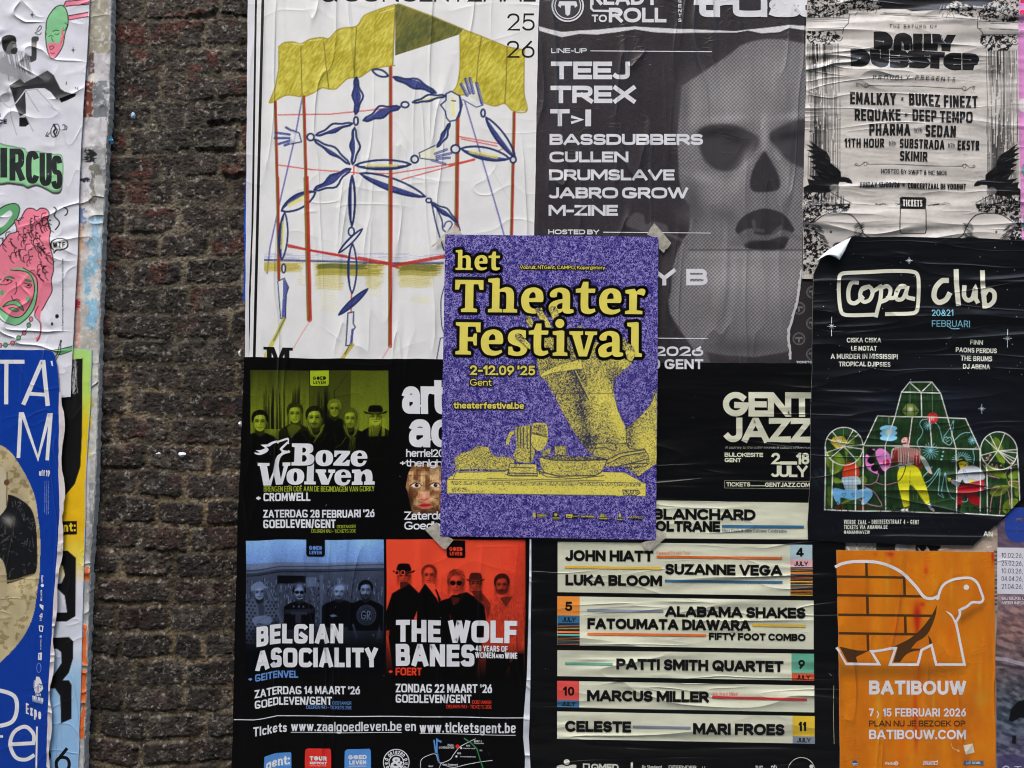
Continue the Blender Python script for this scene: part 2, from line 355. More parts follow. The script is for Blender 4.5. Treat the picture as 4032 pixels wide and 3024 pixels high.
# ---------------------------------------------------------------- printed pictures: a fine sheet with one colour per point
class Pic:
    def __init__(s, x0, y0, x1, y1, base, step=3.):
        """corners in the current frame"""
        a = P(x0, y0); b = P(x1, y1); s.step = step
        s.w = max(2, int((b[0]-a[0])/step)+1); s.h = max(2, int((b[1]-a[1])/step)+1); s.x0, s.y0, s.x1, s.y1 = a[0], a[1], b[0], b[1]
        s.xs = np.linspace(a[0], b[0], s.w); s.ys = np.linspace(a[1], b[1], s.h)
        s.X, s.Y = np.meshgrid(s.xs, s.ys)
        s.img = np.empty((s.h, s.w, 3)); s.img[:] = base; s.keep = None
    def win(s, pts, m):
        xs = [p[0] for p in pts]; ys = [p[1] for p in pts]
        i0, i1 = np.searchsorted(s.xs, [min(xs)-m, max(xs)+m]); j0, j1 = np.searchsorted(s.ys, [min(ys)-m, max(ys)+m])
        return slice(j0, j1), slice(i0, i1)
    def dist(s, pts, sl, closed=True):
        X, Y = s.X[sl], s.Y[sl]; d = np.full(X.shape, 1e9); ins = np.zeros(X.shape, bool); n = len(pts)
        for i in range(n if closed else n-1):
            ax, ay = pts[i][:2]; bx, by = pts[(i+1) % n][:2]; ex, ey = bx-ax, by-ay; L = ex*ex+ey*ey+1e-9
            t = np.clip(((X-ax)*ex+(Y-ay)*ey)/L, 0, 1); d = np.minimum(d, (X-ax-t*ex)**2+(Y-ay-t*ey)**2)
            if closed:
                c = ((ay > Y) != (by > Y)) & (X < ex*(Y-ay)/(ey if abs(ey) > 1e-9 else 1e-9)+ax); ins ^= c
        return np.sqrt(d), ins
    def mix(s, sl, cov, col):
        cov = cov[..., None]
        if callable(col): col = col(s.X[sl], s.Y[sl])
        s.img[sl] = s.img[sl]*(1-cov)+np.asarray(col, float)*cov
    def poly(s, pts, col, a=1., soft=1.5, grain=0., curve=False):
        pts = PP(pts)
        if curve: pts = sm(pts)
        soft = max(soft, s.step*.7)
        sl = s.win(pts, soft*1.5); d, ins = s.dist(pts, sl)
        if d.size == 0: return
        cov = np.clip(.5+np.where(ins, d, -d)/soft, 0, 1)*a
        if grain: cov = cov*np.clip(1-grain+grain*2.2*RNG.rand(*cov.shape), 0, 1)
        s.mix(sl, cov, col)
    def line(s, pts, w, col, a=1., grain=0., curve=False, closed=False, soft=None):
        pts = PP(pts); w = w*FR[2]
        if curve: pts = sm(pts, closed)
        soft = max(soft or 1.5, s.step*.8)
        sl = s.win(pts, w+soft); d, _ = s.dist(pts, sl, closed)
        if d.size == 0: return
        ww = max(w, s.step*.9); cov = np.clip((ww/2-d)/soft+.5, 0, 1)*a*min(1, w/ww+.1)
        if grain: cov = cov*np.clip(1-grain+grain*2.2*RNG.rand(*cov.shape), 0, 1)
        s.mix(sl, cov, col)
    def ell(s, cx, cy, rx, ry, col, a=1., rot=0., soft=1.5, grain=0.):
        n = 28; c, q = math.cos(R(rot)), math.sin(R(rot)); pts = []
        for i in range(n):
            u, v = rx*math.cos(2*math.pi*i/n), ry*math.sin(2*math.pi*i/n); pts.append((cx+u*c-v*q, cy+u*q+v*c))
        s.poly(pts, col, a, soft, grain)
    def blob(s, cx, cy, rx, ry, col, a=.5, rot=0.):
        X0, Y0 = P(cx, cy); rx *= FR[2]; ry *= FR[2]; m = 2.6*max(rx, ry)
        sl = s.win([(X0-m, Y0-m), (X0+m, Y0+m)], 0); X, Y = s.X[sl]-X0, s.Y[sl]-Y0
        c, q = math.cos(R(rot)), math.sin(R(rot)); u = (X*c+Y*q)/rx; v = (-X*q+Y*c)/ry
        s.mix(sl, a*np.exp(-(u*u+v*v)), col)
    def build(s, p, name='picture', mask=None, yoff=None):
        """lay the picture on poster p; mask = list of photo-px polygons that bound it"""
        keep = np.ones((s.h, s.w), bool) if s.keep is None else s.keep
        if mask is not None:
            for m in mask:
                sl = (slice(None), slice(None)); _, ins = s.dist(m, sl); keep = keep & ins
        y = p.layer() if yoff is None else yoff
        XX, YY = s.X, s.Y
        if p.warp:
            XX, YY = p.warp(XX, YY)
        k = (D+y)/D
        co = np.stack([(XX-2016)*K*k, np.full(XX.shape, y), CZ-(YY-1512)*K*k], -1).reshape(-1, 3)
        idx = np.arange(s.w*s.h).reshape(s.h, s.w)
        q = np.stack([idx[1:, :-1], idx[1:, 1:], idx[:-1, 1:], idx[:-1, :-1]], -1).reshape(-1, 4)
        kk = (keep[1:, :-1] & keep[1:, 1:] & keep[:-1, 1:] & keep[:-1, :-1]).reshape(-1); q = q[kk]
        used = np.zeros(s.w*s.h, bool); used[q.reshape(-1)] = True; rm = np.cumsum(used)-1
        q = rm[q]; co = co[used]; c = alb(np.clip(s.img, 0, 255)).reshape(-1, 3)[used]
        me = bpy.data.meshes.new(name); me.vertices.add(len(co)); me.vertices.foreach_set('co', co.reshape(-1).astype(np.float32))
        me.loops.add(q.size); me.loops.foreach_set('vertex_index', q.reshape(-1).astype(np.int32))
        me.polygons.add(len(q)); me.polygons.foreach_set('loop_start', np.arange(0, q.size, 4, dtype=np.int32)); me.polygons.foreach_set('loop_total', np.full(len(q), 4, np.int32))
        me.update(calc_edges=True)
        at = me.color_attributes.new('print', 'FLOAT_COLOR', 'POINT')
        at.data.foreach_set('color', np.concatenate([c, np.ones((len(c), 1))], 1).reshape(-1).astype(np.float32))
        me.materials.append(picmat(p.wr, p.rough, p.spec))
        o = bpy.data.objects.new(name, me); COL.objects.link(o)
        o.parent = p.root; o.matrix_parent_inverse = p.root.matrix_world.inverted()
        return o
def wob(seed, amp=1.6):
    r = random.Random(seed); a = [r.uniform(0, 6.28) for _ in range(6)]
    def f(x, y):
        m = np if isinstance(x, np.ndarray) else math
        return (x+amp*(m.sin(y/90+a[0])*.6+m.sin(x/140+y/53+a[1])*.4), y+amp*(m.sin(x/110+a[2])*.6+m.sin(x/47+y/150+a[3])*.5))
    return f
# ================================================================ setting
def plain(name, col, rough=.8, bump=0., scale=30.):
    m, n, b = base_mat(name, rough, .3)
    geo = n.nodes.new('ShaderNodeNewGeometry'); t = n.nodes.new('ShaderNodeTexNoise'); t.inputs['Scale'].default_value = scale; t.inputs['Detail'].default_value = 8
    n.links.new(geo.outputs['Position'], t.inputs['Vector'])
    r = n.nodes.new('ShaderNodeMix'); r.data_type = 'RGBA'; r.inputs[6].default_value = tuple(c*.7 for c in col)+(1,); r.inputs[7].default_value = tuple(min(1, c*1.25) for c in col)+(1,)
    n.links.new(t.outputs[0], r.inputs[0]); n.links.new(r.outputs[2], b.inputs['Base Color'])
    if bump:
        bp = n.nodes.new('ShaderNodeBump'); bp.inputs['Distance'].default_value = bump; n.links.new(t.outputs[0], bp.inputs['Height']); n.links.new(bp.outputs[0], b.inputs['Normal'])
    return m
tag(mesh_obj('pavement', [(-30, -30, 0), (30, -30, 0), (30, 3, 0), (-30, 3, 0)], [(0, 1, 2, 3)], [plain('paving', (.12, .115, .11), .8, .002, 60)]), kind='structure')

# ---- unseen house across the alley, added to keep the low sky off the posters
def house():
    r = bpy.data.objects.new('unseen_house', None); COL.objects.link(r); r.location = (0, -5.2, 0); bpy.context.view_layer.update()
    tag(r, 'unseen dark brick house added across the alley to block the low sky', 'building')
    m = plain('house_brick', (.06, .056, .056), .85, .004, 25); g = plain('window_glass', (.03, .035, .04), .1); w_ = plain('window_frame_paint', (.5, .5, .48), .5)
    def box(name, x0, x1, y0, y1, z0, z1, mat, par):
        v = [(x, y, z) for x in (x0, x1) for y in (y0, y1) for z in (z0, z1)]
        return mesh_obj(name, v, [(0, 1, 3, 2), (4, 6, 7, 5), (0, 4, 5, 1), (2, 3, 7, 6), (0, 2, 6, 4), (1, 5, 7, 3)], [mat], None, par)
    box('wall', -11, 11, -8, -5.2, 0, 8.2, m, r)
    for z in (1., 4.4):
        for x in (-8, -4.6, -1.2, 2.2, 5.6):
            f = box('window', x, x+1.3, -5.2, -5.14, z, z+2, w_, r); box('pane', x+.08, x+1.22, -5.14, -5.13, z+.08, z+1.92, g, f)
house()
# ---- the brick wall: one rough relief, brick by brick
def brick_wall():
    st = 2.6; xs = np.arange(255, 1075, st); ys = np.arange(-160, 3190, st); X, Y = np.meshgrid(xs, ys)
    wx = X+22*(fbm(X, Y, 90, 3)-.5)+20*(fbm(X, Y, 26, 9)-.5); wy = Y+40*(fbm(X, Y, 260, 5, 2)-.5)+22*(fbm(X, Y, 30, 8)-.5)
    H = 104.5; row = np.floor((wy+28)/H).astype(int); v = (wy+28)-row*H
    r = np.random.RandomState(12); d = np.full(X.shape, 1e9); bid = np.zeros(X.shape, int)
    ht = 0*X; red = 0*X; tone = 0*X
    for i in range(row.min(), row.max()+1):
        m = row == i
        if not m.any(): continue
        x = 200-r.randint(0, 300); k = 0
        while x < 1150:
            L = r.choice([192, 205, 214, 226, 240]) if r.rand() > .14 else r.choice([118, 300])
            mm = m & (wx >= x) & (wx < x+L)
            jw = 8+5*r.rand()
            ax = np.minimum(wx-x, x+L-wx)-jw; ay = np.minimum(v, H-v)-jw*.85
            dd = np.where((ax < 16) & (ay < 16), 16-np.sqrt((16-np.minimum(ax, 16))**2+(16-np.minimum(ay, 16))**2), np.minimum(ax, ay))
            d = np.where(mm, dd, d); ht = np.where(mm, r.normal(0, .0013), ht); tone = np.where(mm, r.rand(), tone); red = np.where(mm, r.rand(), red)
            x += L; k += 1
    big = fbm(X, Y, 240, 21, 3); mid = fbm(X, Y, 60, 31, 4); fine = fbm(X*.75, Y*1.15, 20, 41, 4, .62); fl = fbm(X*.8, Y*1.15, 9, 51, 3, .6)
    flush = np.clip((fbm(X, Y, 300, 77, 3)-.40)*5, 0, 1)              # where old mortar is smeared level with the brick
    e = np.clip((d+5)/13, 0, 1); e = e*e*(3-2*e)
    rid = 1-np.abs(2*fine-1)
    yy = -( e*(.0044-.0034*flush)+ht*e*(1-.5*flush)+(mid-.5)*.0052+(rid-.6)*.0022+(fl-.5)*.0016 )
    # colour
    brick = np.stack([36+20*tone+8*big, 34+17*tone+7*big, 33+15*tone+6*big], -1)*(.97-.12*np.clip(Y/3000, 0, 1))[..., None]
    redd = np.stack([80+0*X, 48+0*X, 42+0*X], -1); rm = (np.clip((fbm(X, Y, 70, 61, 4)-.50)*7, 0, 1)*(red > .35)*np.clip(1.25-Y/2300, .25, 1))[..., None]
    brick = brick*(1-.8*rm)+redd*.8*rm
    ms = fbm(X, Y, 170, 67, 3); lo_ = np.clip((Y-1200)/500, 0, 1); mo = np.stack([58+62*ms, 54+(57-8*lo_)*ms, 47+(47-16*lo_)*ms], -1)
    soot = np.clip((fbm(X, Y, 200, 91, 3)-.40)*4, 0, 1)*.62
    mo = mo*(1-soot[..., None])+np.array([40, 37, 33])*soot[..., None]
    c = brick*e[..., None]+mo*(1-e[..., None])
    pale = np.clip((fbm(X, Y*1.3, 46, 101, 5, .62)-.55)*9, 0, 1)*.42; c = c*(1-pale[..., None])+np.array([104, 98, 88])*pale[..., None]
    fk = np.clip((fbm(X, Y*1.1, 15, 111, 3, .7)-.655)*14, 0, 1)*.62; c = c*(1-fk[..., None])+np.array([136, 132, 126])*fk[..., None]
    dk = np.clip((.42-fl)*5, 0, 1)*.55+np.clip((.40-fine)*6, 0, 1)*.5; c = c*np.clip(1-.8*dk, .35, 1)[..., None]
    c *= (.80+.5*fbm(X, Y, 7, 121, 2))[..., None]
    y = .017+yy; k = (D+.016)/D
    co = np.stack([(X-2016)*K*k, y, CZ-(Y-1512)*K*k], -1).reshape(-1, 3)
    h, w = X.shape; idx = np.arange(h*w).reshape(h, w)
    q = np.stack([idx[1:, :-1], idx[1:, 1:], idx[:-1, 1:], idx[:-1, :-1]], -1).reshape(-1, 4)
    me = bpy.data.meshes.new('brick_wall'); me.vertices.add(len(co)); me.vertices.foreach_set('co', co.reshape(-1).astype(np.float32))
    me.loops.add(q.size); me.loops.foreach_set('vertex_index', q.reshape(-1).astype(np.int32)); me.polygons.add(len(q))
    me.polygons.foreach_set('loop_start', np.arange(0, q.size, 4, dtype=np.int32)); me.polygons.foreach_set('loop_total', np.full(len(q), 4, np.int32))
    me.update(calc_edges=True)
    at = me.color_attributes.new('print', 'FLOAT_COLOR', 'POINT'); cc = alb(np.clip(c, 0, 255)).reshape(-1, 3)
    at.data.foreach_set('color', np.concatenate([cc, np.ones((len(cc), 1))], 1).reshape(-1).astype(np.float32))
    m, n, b = base_mat('old_brick', .85, .25); a = n.nodes.new('ShaderNodeVertexColor'); a.layer_name = 'print'
    t = n.nodes.new('ShaderNodeTexNoise'); t.inputs['Scale'].default_value = 420; t.inputs['Detail'].default_value = 6; geo = n.nodes.new('ShaderNodeNewGeometry'); n.links.new(geo.outputs['Position'], t.inputs['Vector'])
    mr = n.nodes.new('ShaderNodeMapRange'); mr.inputs[1].default_value = .3; mr.inputs[2].default_value = .7; mr.inputs[3].default_value = .62; mr.inputs[4].default_value = 1.38; n.links.new(t.outputs[0], mr.inputs[0])
    vm = n.nodes.new('ShaderNodeVectorMath'); vm.operation = 'SCALE'; n.links.new(a.outputs[0], vm.inputs[0]); n.links.new(mr.outputs[0], vm.inputs['Scale']); n.links.new(vm.outputs[0], b.inputs['Base Color'])
    bp = n.nodes.new('ShaderNodeBump'); bp.inputs['Distance'].default_value = .0007; n.links.new(t.outputs[0], bp.inputs['Height']); n.links.new(bp.outputs[0], b.inputs['Normal'])
    me.materials.append(m); me.polygons.foreach_set('use_smooth', [True]*len(me.polygons))
    o = bpy.data.objects.new('brick_wall', me); COL.objects.link(o)
    return tag(o, 'weathered dark brick wall with rough smeared mortar between the two poster hoardings', 'wall')
brick_wall()

def scrap(label, px, py, w, h, col, seed):
    r = random.Random(seed); n = 9; pts = []
    for i in range(n):
        a = 2*math.pi*i/n; k = r.uniform(.55, 1.1); pts.append((px+w/2*k*math.cos(a), py+h/2*k*math.sin(a)))
    y = .0085; vs = [world(px, py, y-.004)]+[world(x, yy, y+r.uniform(-.003, .002)) for x, yy in pts]; N = n+1
    back = [(v[0]+.0004, v[1]+.0005, v[2]) for v in vs]
    f = [orient((0, 1+i, 1+(i+1) % n), vs) for i in range(n)]; f += [tuple(reversed([N+a for a in t])) for t in f]
    f += [(1+i, 1+(i+1) % n, N+1+(i+1) % n, N+1+i) for i in range(n)]
    tag(mesh_obj('paper_scrap', vs+back, f, [ink(col, 'F', .6)]), label, 'paper scrap', 'scraps of torn paper stuck to the bricks')
scrap('bright blue torn paper scrap on the bricks touching the left hoarding edge', 436, 552, 30, 34, (95, 160, 195), 1)
scrap('thin grey blue sliver of paper on the upper bricks, lone in its course', 524, 455, 16, 36, (140, 165, 190), 2)
scrap('small white curled paper scrap halfway down the bricks, nearer the left hoarding', 623, 1786, 26, 12, (190, 200, 208), 3)
scrap('white torn paper scrap halfway down the bricks, nearer the right hoarding', 716, 1791, 40, 22, (185, 195, 205), 4)
scrap('white paper fleck on the brick beside the right hoarding, above the olive band photo', 945, 1388, 14, 30, (190, 192, 195), 5)
scrap('shiny white flake at the very edge of the right hoarding, beside the olive band photo', 946, 1670, 20, 26, (205, 208, 212), 6)

# ---- the two hoardings that carry the posters
def board(name, label, pts, y0, y1, mat, parts=()):
    n = len(pts); f = [world(p[0], p[1], y0) for p in pts]; b = [(v[0], y1, v[2]) for v in f]
    tri = [orient(t, f) for t in tessellate_polygon([[Vector(v) for v in f]])]
    fs = tri+[(i, (i+1) % n, n+(i+1) % n, n+i) for i in range(n)]
    r = bpy.data.objects.new(name, None); COL.objects.link(r); r.location = (sum(v[0] for v in f)/n, y1, min(v[2] for v in f)); r.empty_display_size = .05
    tag(r, label, 'hoarding'); bpy.context.view_layer.update()
    mesh_obj('panel', f+b, fs, [mat], None, r); return r
board('poster_hoarding', 'wide right hoarding buried under layers of concert posters, its black edge beside the bricks',
      [(978, -220), (4330, -220), (4330, 3260), (905, 3260), (920, 3024), (940, 2050), (962, 1400), (974, 700)], 0, .03, plain('black_board', (.012, .012, .013), .45))
# ================================================================ left hoarding
def rough(pts, seed, a=2.2, st=11):
    r = random.Random(seed); o_ = []
    for i in range(len(pts)):
        p_, q_ = pts[i], pts[(i+1) % len(pts)]; L = math.hypot(q_[0]-p_[0], q_[1]-p_[1]); o_.append(p_)
        if p_[0] < 0 or q_[0] < 0: continue
        for k in range(1, int(L/st)): t = k*st/L; o_.append((p_[0]+(q_[0]-p_[0])*t+r.uniform(-a, a), p_[1]+(q_[1]-p_[1])*t))
    return o_
lp = board('poster_hoarding', 'narrow left hoarding edge with peeled plaster and remnants of torn posters',
      rough([(-260, -220), (446, -220), (440, 0), (432, 420), (421, 560), (414, 760), (403, 960), (394, 1280), (388, 1580), (379, 1850), (372, 2000), (360, 2170), (348, 2520), (340, 2780), (331, 3024), (326, 3260), (-260, 3260)], 5), 0, .03, plain('grey_plaster', (.42, .42, .41), .85, .004, 120))
class Bare:                                    # lets a picture lie on something that is not a poster
    def __init__(s, root, y, wr='C', rough=.6, spec=.3): s.root, s.y, s.wr, s.rough, s.spec, s.warp, s.n = root, y, wr, rough, spec, None, 0
    def layer(s): s.n += 1; return s.y-2e-5-s.n*LS
bl = Bare(lp, -.0006, 'C')
fr(); q = Pic(225, -30, 446, 3060, (150, 150, 148), 2.6)
ed = [(445, -30), (439, 0), (430, 420), (419, 560), (412, 760), (401, 960), (392, 1280), (386, 1580), (377, 1850), (370, 2000), (358, 2170), (346, 2520), (338, 2780), (329, 3060)]
n1 = fbm(q.X, q.Y, 60, 5, 4); n2 = fbm(q.X, q.Y, 26, 6, 4, .6)
q.img[:] = np.stack([128+70*n1, 130+70*n1, 132+70*n1], -1)
def rr(x0, y0, x1, y1, c, k=8, seed=0, a=1.):      # torn rectangle
    r = random.Random(seed+int(x0*3+y0)); pts = []
    for i in range(9): pts.append((x0+(x1-x0)*i/8, y0+r.uniform(-k, k)*.5))
    for i in range(1, 14): pts.append((x1+r.uniform(-k, k), y0+(y1-y0)*i/14))
    for i in range(9): pts.append((x1-(x1-x0)*i/8, y1+r.uniform(-k, k)))
    for i in range(1, 14): pts.append((x0+r.uniform(-k, k), y1-(y1-y0)*i/14))
    q.poly(pts, c, a, 2)
rr(345, -40, 428, 210, (152, 148, 134), 3); rr(348, 208, 374, 300, (92, 76, 74), 2); rr(370, 210, 426, 325, (182, 180, 186), 3); rr(366, 318, 424, 478, (112, 116, 122), 5)
rr(330, 318, 366, 470, (110, 62, 48), 9); rr(352, 290, 385, 322, (190, 188, 184), 7); rr(320, 462, 418, 585, (198, 197, 202), 6); rr(330, 575, 392, 660, (150, 150, 154), 14); rr(338, 590, 372, 650, (30, 30, 32), 12)
rr(312, 640, 370, 800, (186, 186, 192), 8); rr(355, 650, 398, 810, (112, 112, 104), 9); rr(376, 690, 404, 960, (172, 174, 172), 8); rr(310, 800, 372, 1010, (192, 190, 192), 8); rr(318, 700, 352, 716, (40, 40, 60), 5)
rr(304, 820, 336, 900, (60, 90, 150), 12, 3, .6); rr(352, 850, 402, 1010, (142, 176, 198), 13); rr(310, 880, 326, 1000, (205, 168, 140), 4)
rr(294, 1000, 318, 1372, (196, 152, 140), 4); rr(292, 1180, 314, 1216, (168, 52, 72), 10); rr(316, 990, 346, 1340, (186, 182, 178), 3); rr(340, 1010, 384, 1290, (132, 178, 205), 12); rr(352, 1080, 388, 1180, (200, 202, 202), 14); rr(318, 1300, 378, 1378, (168, 166, 158), 10)
rr(355, 1370, 386, 1620, (188, 190, 186), 6); rr(350, 1560, 366, 1800, (206, 180, 60), 6); rr(352, 1600, 384, 1900, (182, 184, 180), 9); rr(335, 1780, 352, 2000, (196, 194, 200), 4); rr(350, 1900, 368, 2300, (140, 142, 146), 4)
q.img *= (.78+.4*n2)[..., None]
fl = np.clip((fbm(q.X, q.Y, 15, 33, 3, .65)-.60)*10, 0, 1)[..., None]*.6; q.img[:] = q.img*(1-fl)+np.array([205, 206, 206])*fl
for (x0, y0, x1, y1) in ((334, 2232, 352, 2285), (326, 2462, 341, 2620), (320, 2640, 338, 2760), (322, 2700, 334, 2840), (314, 2820, 330, 2910)):
    rr(x0, y0, x1, y1, (214, 100, 40), 5, 9)
q.build(bl, 'torn_paper', [[(225, -30)]+ed+[(225, 3060)]])

# ---------------------------------------------------------------- striped R poster, green to blue
def grad(Y, st):
    ys = [a for a, _ in st]; return np.stack([np.interp(Y, ys, [c[i] for _, c in st]) for i in range(3)], -1)
o = [(150, 1366), (286, 1371), (362, 1377), (361, 1400), (356, 1603), (350, 1680), (337, 1904), (337, 2000), (327, 2346), (321, 2617), (315, 2800), (307, 3070), (120, 3070)]
p = Poster('rainbow_poster', 'poster fading from green through yellow to pale blue, half hidden behind the torn blue poster', 'poster', -.0022, o, (150, 180, 225), 'W', .5, .3)
fr(); q = Pic(120, 1366, 365, 3070, 0, 3)
q.img[:] = grad(q.Y, [(1366, (160, 205, 120)), (1560, (175, 205, 90)), (1660, (214, 190, 36)), (1850, (222, 180, 24)), (2080, (228, 172, 24)), (2200, (236, 200, 80)), (2300, (205, 205, 215)), (2560, (196, 204, 226)), (2650, (150, 186, 222)), (3070, (128, 172, 214))])
BK = (16, 16, 18)
fr(0, 1000, 1/1.659); q.poly([(470, 690), (540, 682), (535, 1200), (525, 1390), (490, 1500), (400, 1610), (250, 1640), (250, 690)], BK)
for i in range(26):
    q.line([(468+RNG.rand()*40, 690+RNG.rand()*230) for _ in range(2)], 5, (190, 190, 190), .7, .5)
fr(0, 2000, .6173)
q.poly([(250, 275), (432, 272), (484, 318), (482, 690), (424, 724), (250, 730), (250, 672), (428, 666), (412, 560), (350, 500), (250, 500), (250, 490), (392, 480), (414, 430), (400, 370), (350, 345), (250, 340)], BK)
q.poly([(250, 830), (440, 824), (468, 850), (466, 960), (440, 1050), (400, 1098), (440, 1100), (458, 1130), (455, 1345), (390, 1374), (384, 1200), (350, 1150), (250, 1160), (250, 1080), (340, 1070), (392, 990), (390, 920), (360, 898), (250, 905)], BK)
q.poly([(300, 90), (490, 82), (490, 168), (300, 180)], BK)
q.build(p, 'picture', [o])
p.part('lettering'); fr(0, 2000, .6173); text(p, 'gent:', 330, 100, 482, 158, (236, 190, 40), .2, -10, .1)
text(p, '26', 225, 1530, 452, 1690, BK, .13, 0, .12); p.flush()

# ---------------------------------------------------------------- circus poster
o = [(-90, -60), (355, -60), (352, 0), (344, 190), (328, 422), (318, 600), (313, 723), (309, 900), (301, 1090), (292, 1250), (286, 1362), (280, 1480), (278, 1562), (236, 1566), (-90, 1570)]
p = Poster('circus_poster', 'white crumpled circus poster with a seated man, a green head and a pink haired face', 'poster', -.0045, o, (204, 207, 221), 'C', .40, .4)
GN, PK, KK = (126, 190, 140), (226, 120, 142), (16, 18, 20); WH = (206, 208, 220)
fr(0, 0, 1/1.659); q = Pic(-40, -20, 590, 1659, WH, 2.4)
q.img *= (.97+.05*fbm(q.X, q.Y, 120, 3))[..., None]
# green head with streamers
q.poly([(418, 40), (430, 8), (585, -4), (585, 26), (460, 40)], PK); q.line([(415, 40), (430, 8), (585, -6)], 6, KK); q.line([(430, 42), (470, 36), (585, 27)], 6, KK)
q.poly([(440, 105), (585, 78), (585, 106), (446, 132)], PK); q.line([(440, 104), (500, 94), (585, 78)], 6, KK); q.line([(446, 132), (585, 106)], 6, KK)
hd = [(300, 190), (310, 120), (360, 50), (405, 35), (435, 70), (446, 150), (425, 220), (410, 300), (375, 360), (345, 383), (320, 360), (302, 290), (298, 230)]
q.poly(hd, GN, curve=True); q.poly([(310, 290), (360, 278), (385, 285), (400, 230), (412, 190), (416, 240), (395, 325), (370, 362), (345, 380), (322, 358)], PK, curve=True); q.line(hd, 6, KK, curve=True, closed=True)
for l in ([(318, 240), (330, 232), (348, 238)], [(345, 205), (365, 198), (385, 200)], [(360, 222), (372, 228), (386, 218)], [(302, 218), (300, 232)], [(335, 245), (345, 268), (350, 272)], [(325, 305), (345, 300), (352, 310), (330, 325), (325, 305)], [(330, 345), (345, 350), (355, 345)], [(425, 150), (440, 165), (425, 195), (415, 200)]): q.line(l, 4, KK, curve=True)
q.line([(415, 180), (405, 215), (415, 240), (395, 285)], 4, (200, 60, 70), curve=True)
for (x, y) in ((210, 97), (478, 327)):
    q.poly([(x, y-20), (x+4, y-4), (x+15, y), (x+4, y+4), (x, y+20), (x-4, y+4), (x-15, y), (x-4, y-4)], KK)
q.line([(240, 200), (262, 168), (270, 185), (250, 205), (230, 215), (255, 228), (270, 215)], 5, KK, curve=True)
# seated man
g1, g2, g3 = (40, 42, 46), (86, 88, 92), (168, 170, 178)
q.poly([(205, 258), (215, 240), (250, 240), (252, 262), (240, 275), (238, 385), (222, 400), (190, 405), (180, 360), (205, 365)], (60, 60, 62), curve=True)
q.poly([(-40, 360), (20, 335), (115, 330), (170, 350), (215, 480), (235, 545), (200, 560), (130, 520), (60, 560), (60, 660), (-40, 640)], g3, curve=True)
for i in range(16): x = 20+i*11; q.line([(x, 345+RNG.rand()*15), (x+20+RNG.rand()*15, 470+RNG.rand()*60)], 5, (60, 60, 66) if i % 3 else (215, 215, 222), .6)
q.poly([(0, 390), (40, 370), (70, 420), (150, 470), (215, 520), (240, 560), (225, 570), (150, 530), (50, 490), (0, 470)], (140, 142, 148), .9, curve=True)
q.ell(62, 300, 46, 56, (92, 92, 94)); q.poly([(12, 280), (15, 245), (55, 228), (98, 238), (106, 275), (80, 268), (60, 285), (45, 310), (38, 335), (18, 315)], KK, curve=True); q.poly([(70, 330), (95, 310), (115, 318), (105, 350), (80, 352)], (26, 26, 28), curve=True); q.line([(78, 288), (100, 284)], 6, KK); q.blob(95, 300, 12, 14, (150, 150, 150), .8)
q.poly([(60, 560), (130, 515), (160, 540), (240, 500), (310, 460), (350, 490), (395, 580), (440, 610), (385, 640), (370, 650), (330, 600), (290, 575), (200, 580), (165, 600), (170, 740), (130, 760), (100, 690), (80, 610)], g1)
q.blob(300, 500, 40, 30, g2, .8, 40); q.blob(130, 600, 22, 90, (66, 68, 72), .8)
q.poly([(385, 640), (430, 600), (470, 612), (498, 612), (490, 630), (440, 655), (400, 670)], KK); q.poly([(125, 770), (170, 765), (190, 810), (165, 828), (125, 825)], KK)
for l in ([(0, 640), (70, 700), (165, 590)], [(75, 690), (75, 760), (110, 878)], [(165, 750), (190, 800), (218, 856)], [(170, 590), (210, 660), (252, 725)], [(240, 580), (345, 695)], [(165, 590), (245, 580)]): q.line(l, 9, (150, 152, 160), curve=len(l) > 2); q.line([(x+2, y-2) for x, y in l], 3, (225, 226, 232), curve=len(l) > 2)
q.ell(360, 853, 29, 47, KK, 1, 15); q.ell(360, 853, 24, 41, WH, 1, 15); q.line([(352, 815), (365, 840), (350, 860), (362, 885)], 12, KK); q.line([(374, 845), (368, 870)], 8, KK)
for l in ([(310, 865), (298, 890)], [(325, 868), (305, 892), (318, 890)], [(408, 818), (420, 815), (425, 845), (410, 848)], [(425, 820), (438, 830), (432, 848)], [(492, 570), (496, 580)], [(506, 572), (510, 588)], [(435, 535), (432, 552)]): q.line(l, 5, KK, curve=len(l) > 2)
# circus lettering glow
sh = [(-20, 940), (40, 945), (120, 960), (165, 970), (175, 990), (235, 985), (265, 990), (345, 1005), (400, 1010), (412, 1060), (408, 1180), (395, 1245), (350, 1255), (310, 1235), (240, 1205), (180, 1220), (150, 1205), (60, 1192), (-20, 1185)]
q.poly([(x+2, y+14) for x, y in sh], (62, 66, 66), curve=True); q.poly(sh, (112, 150, 122), curve=True); q.poly([(x*.985+3, 1095+(y-1095)*.93) for x, y in sh], (140, 200, 150), curve=True)
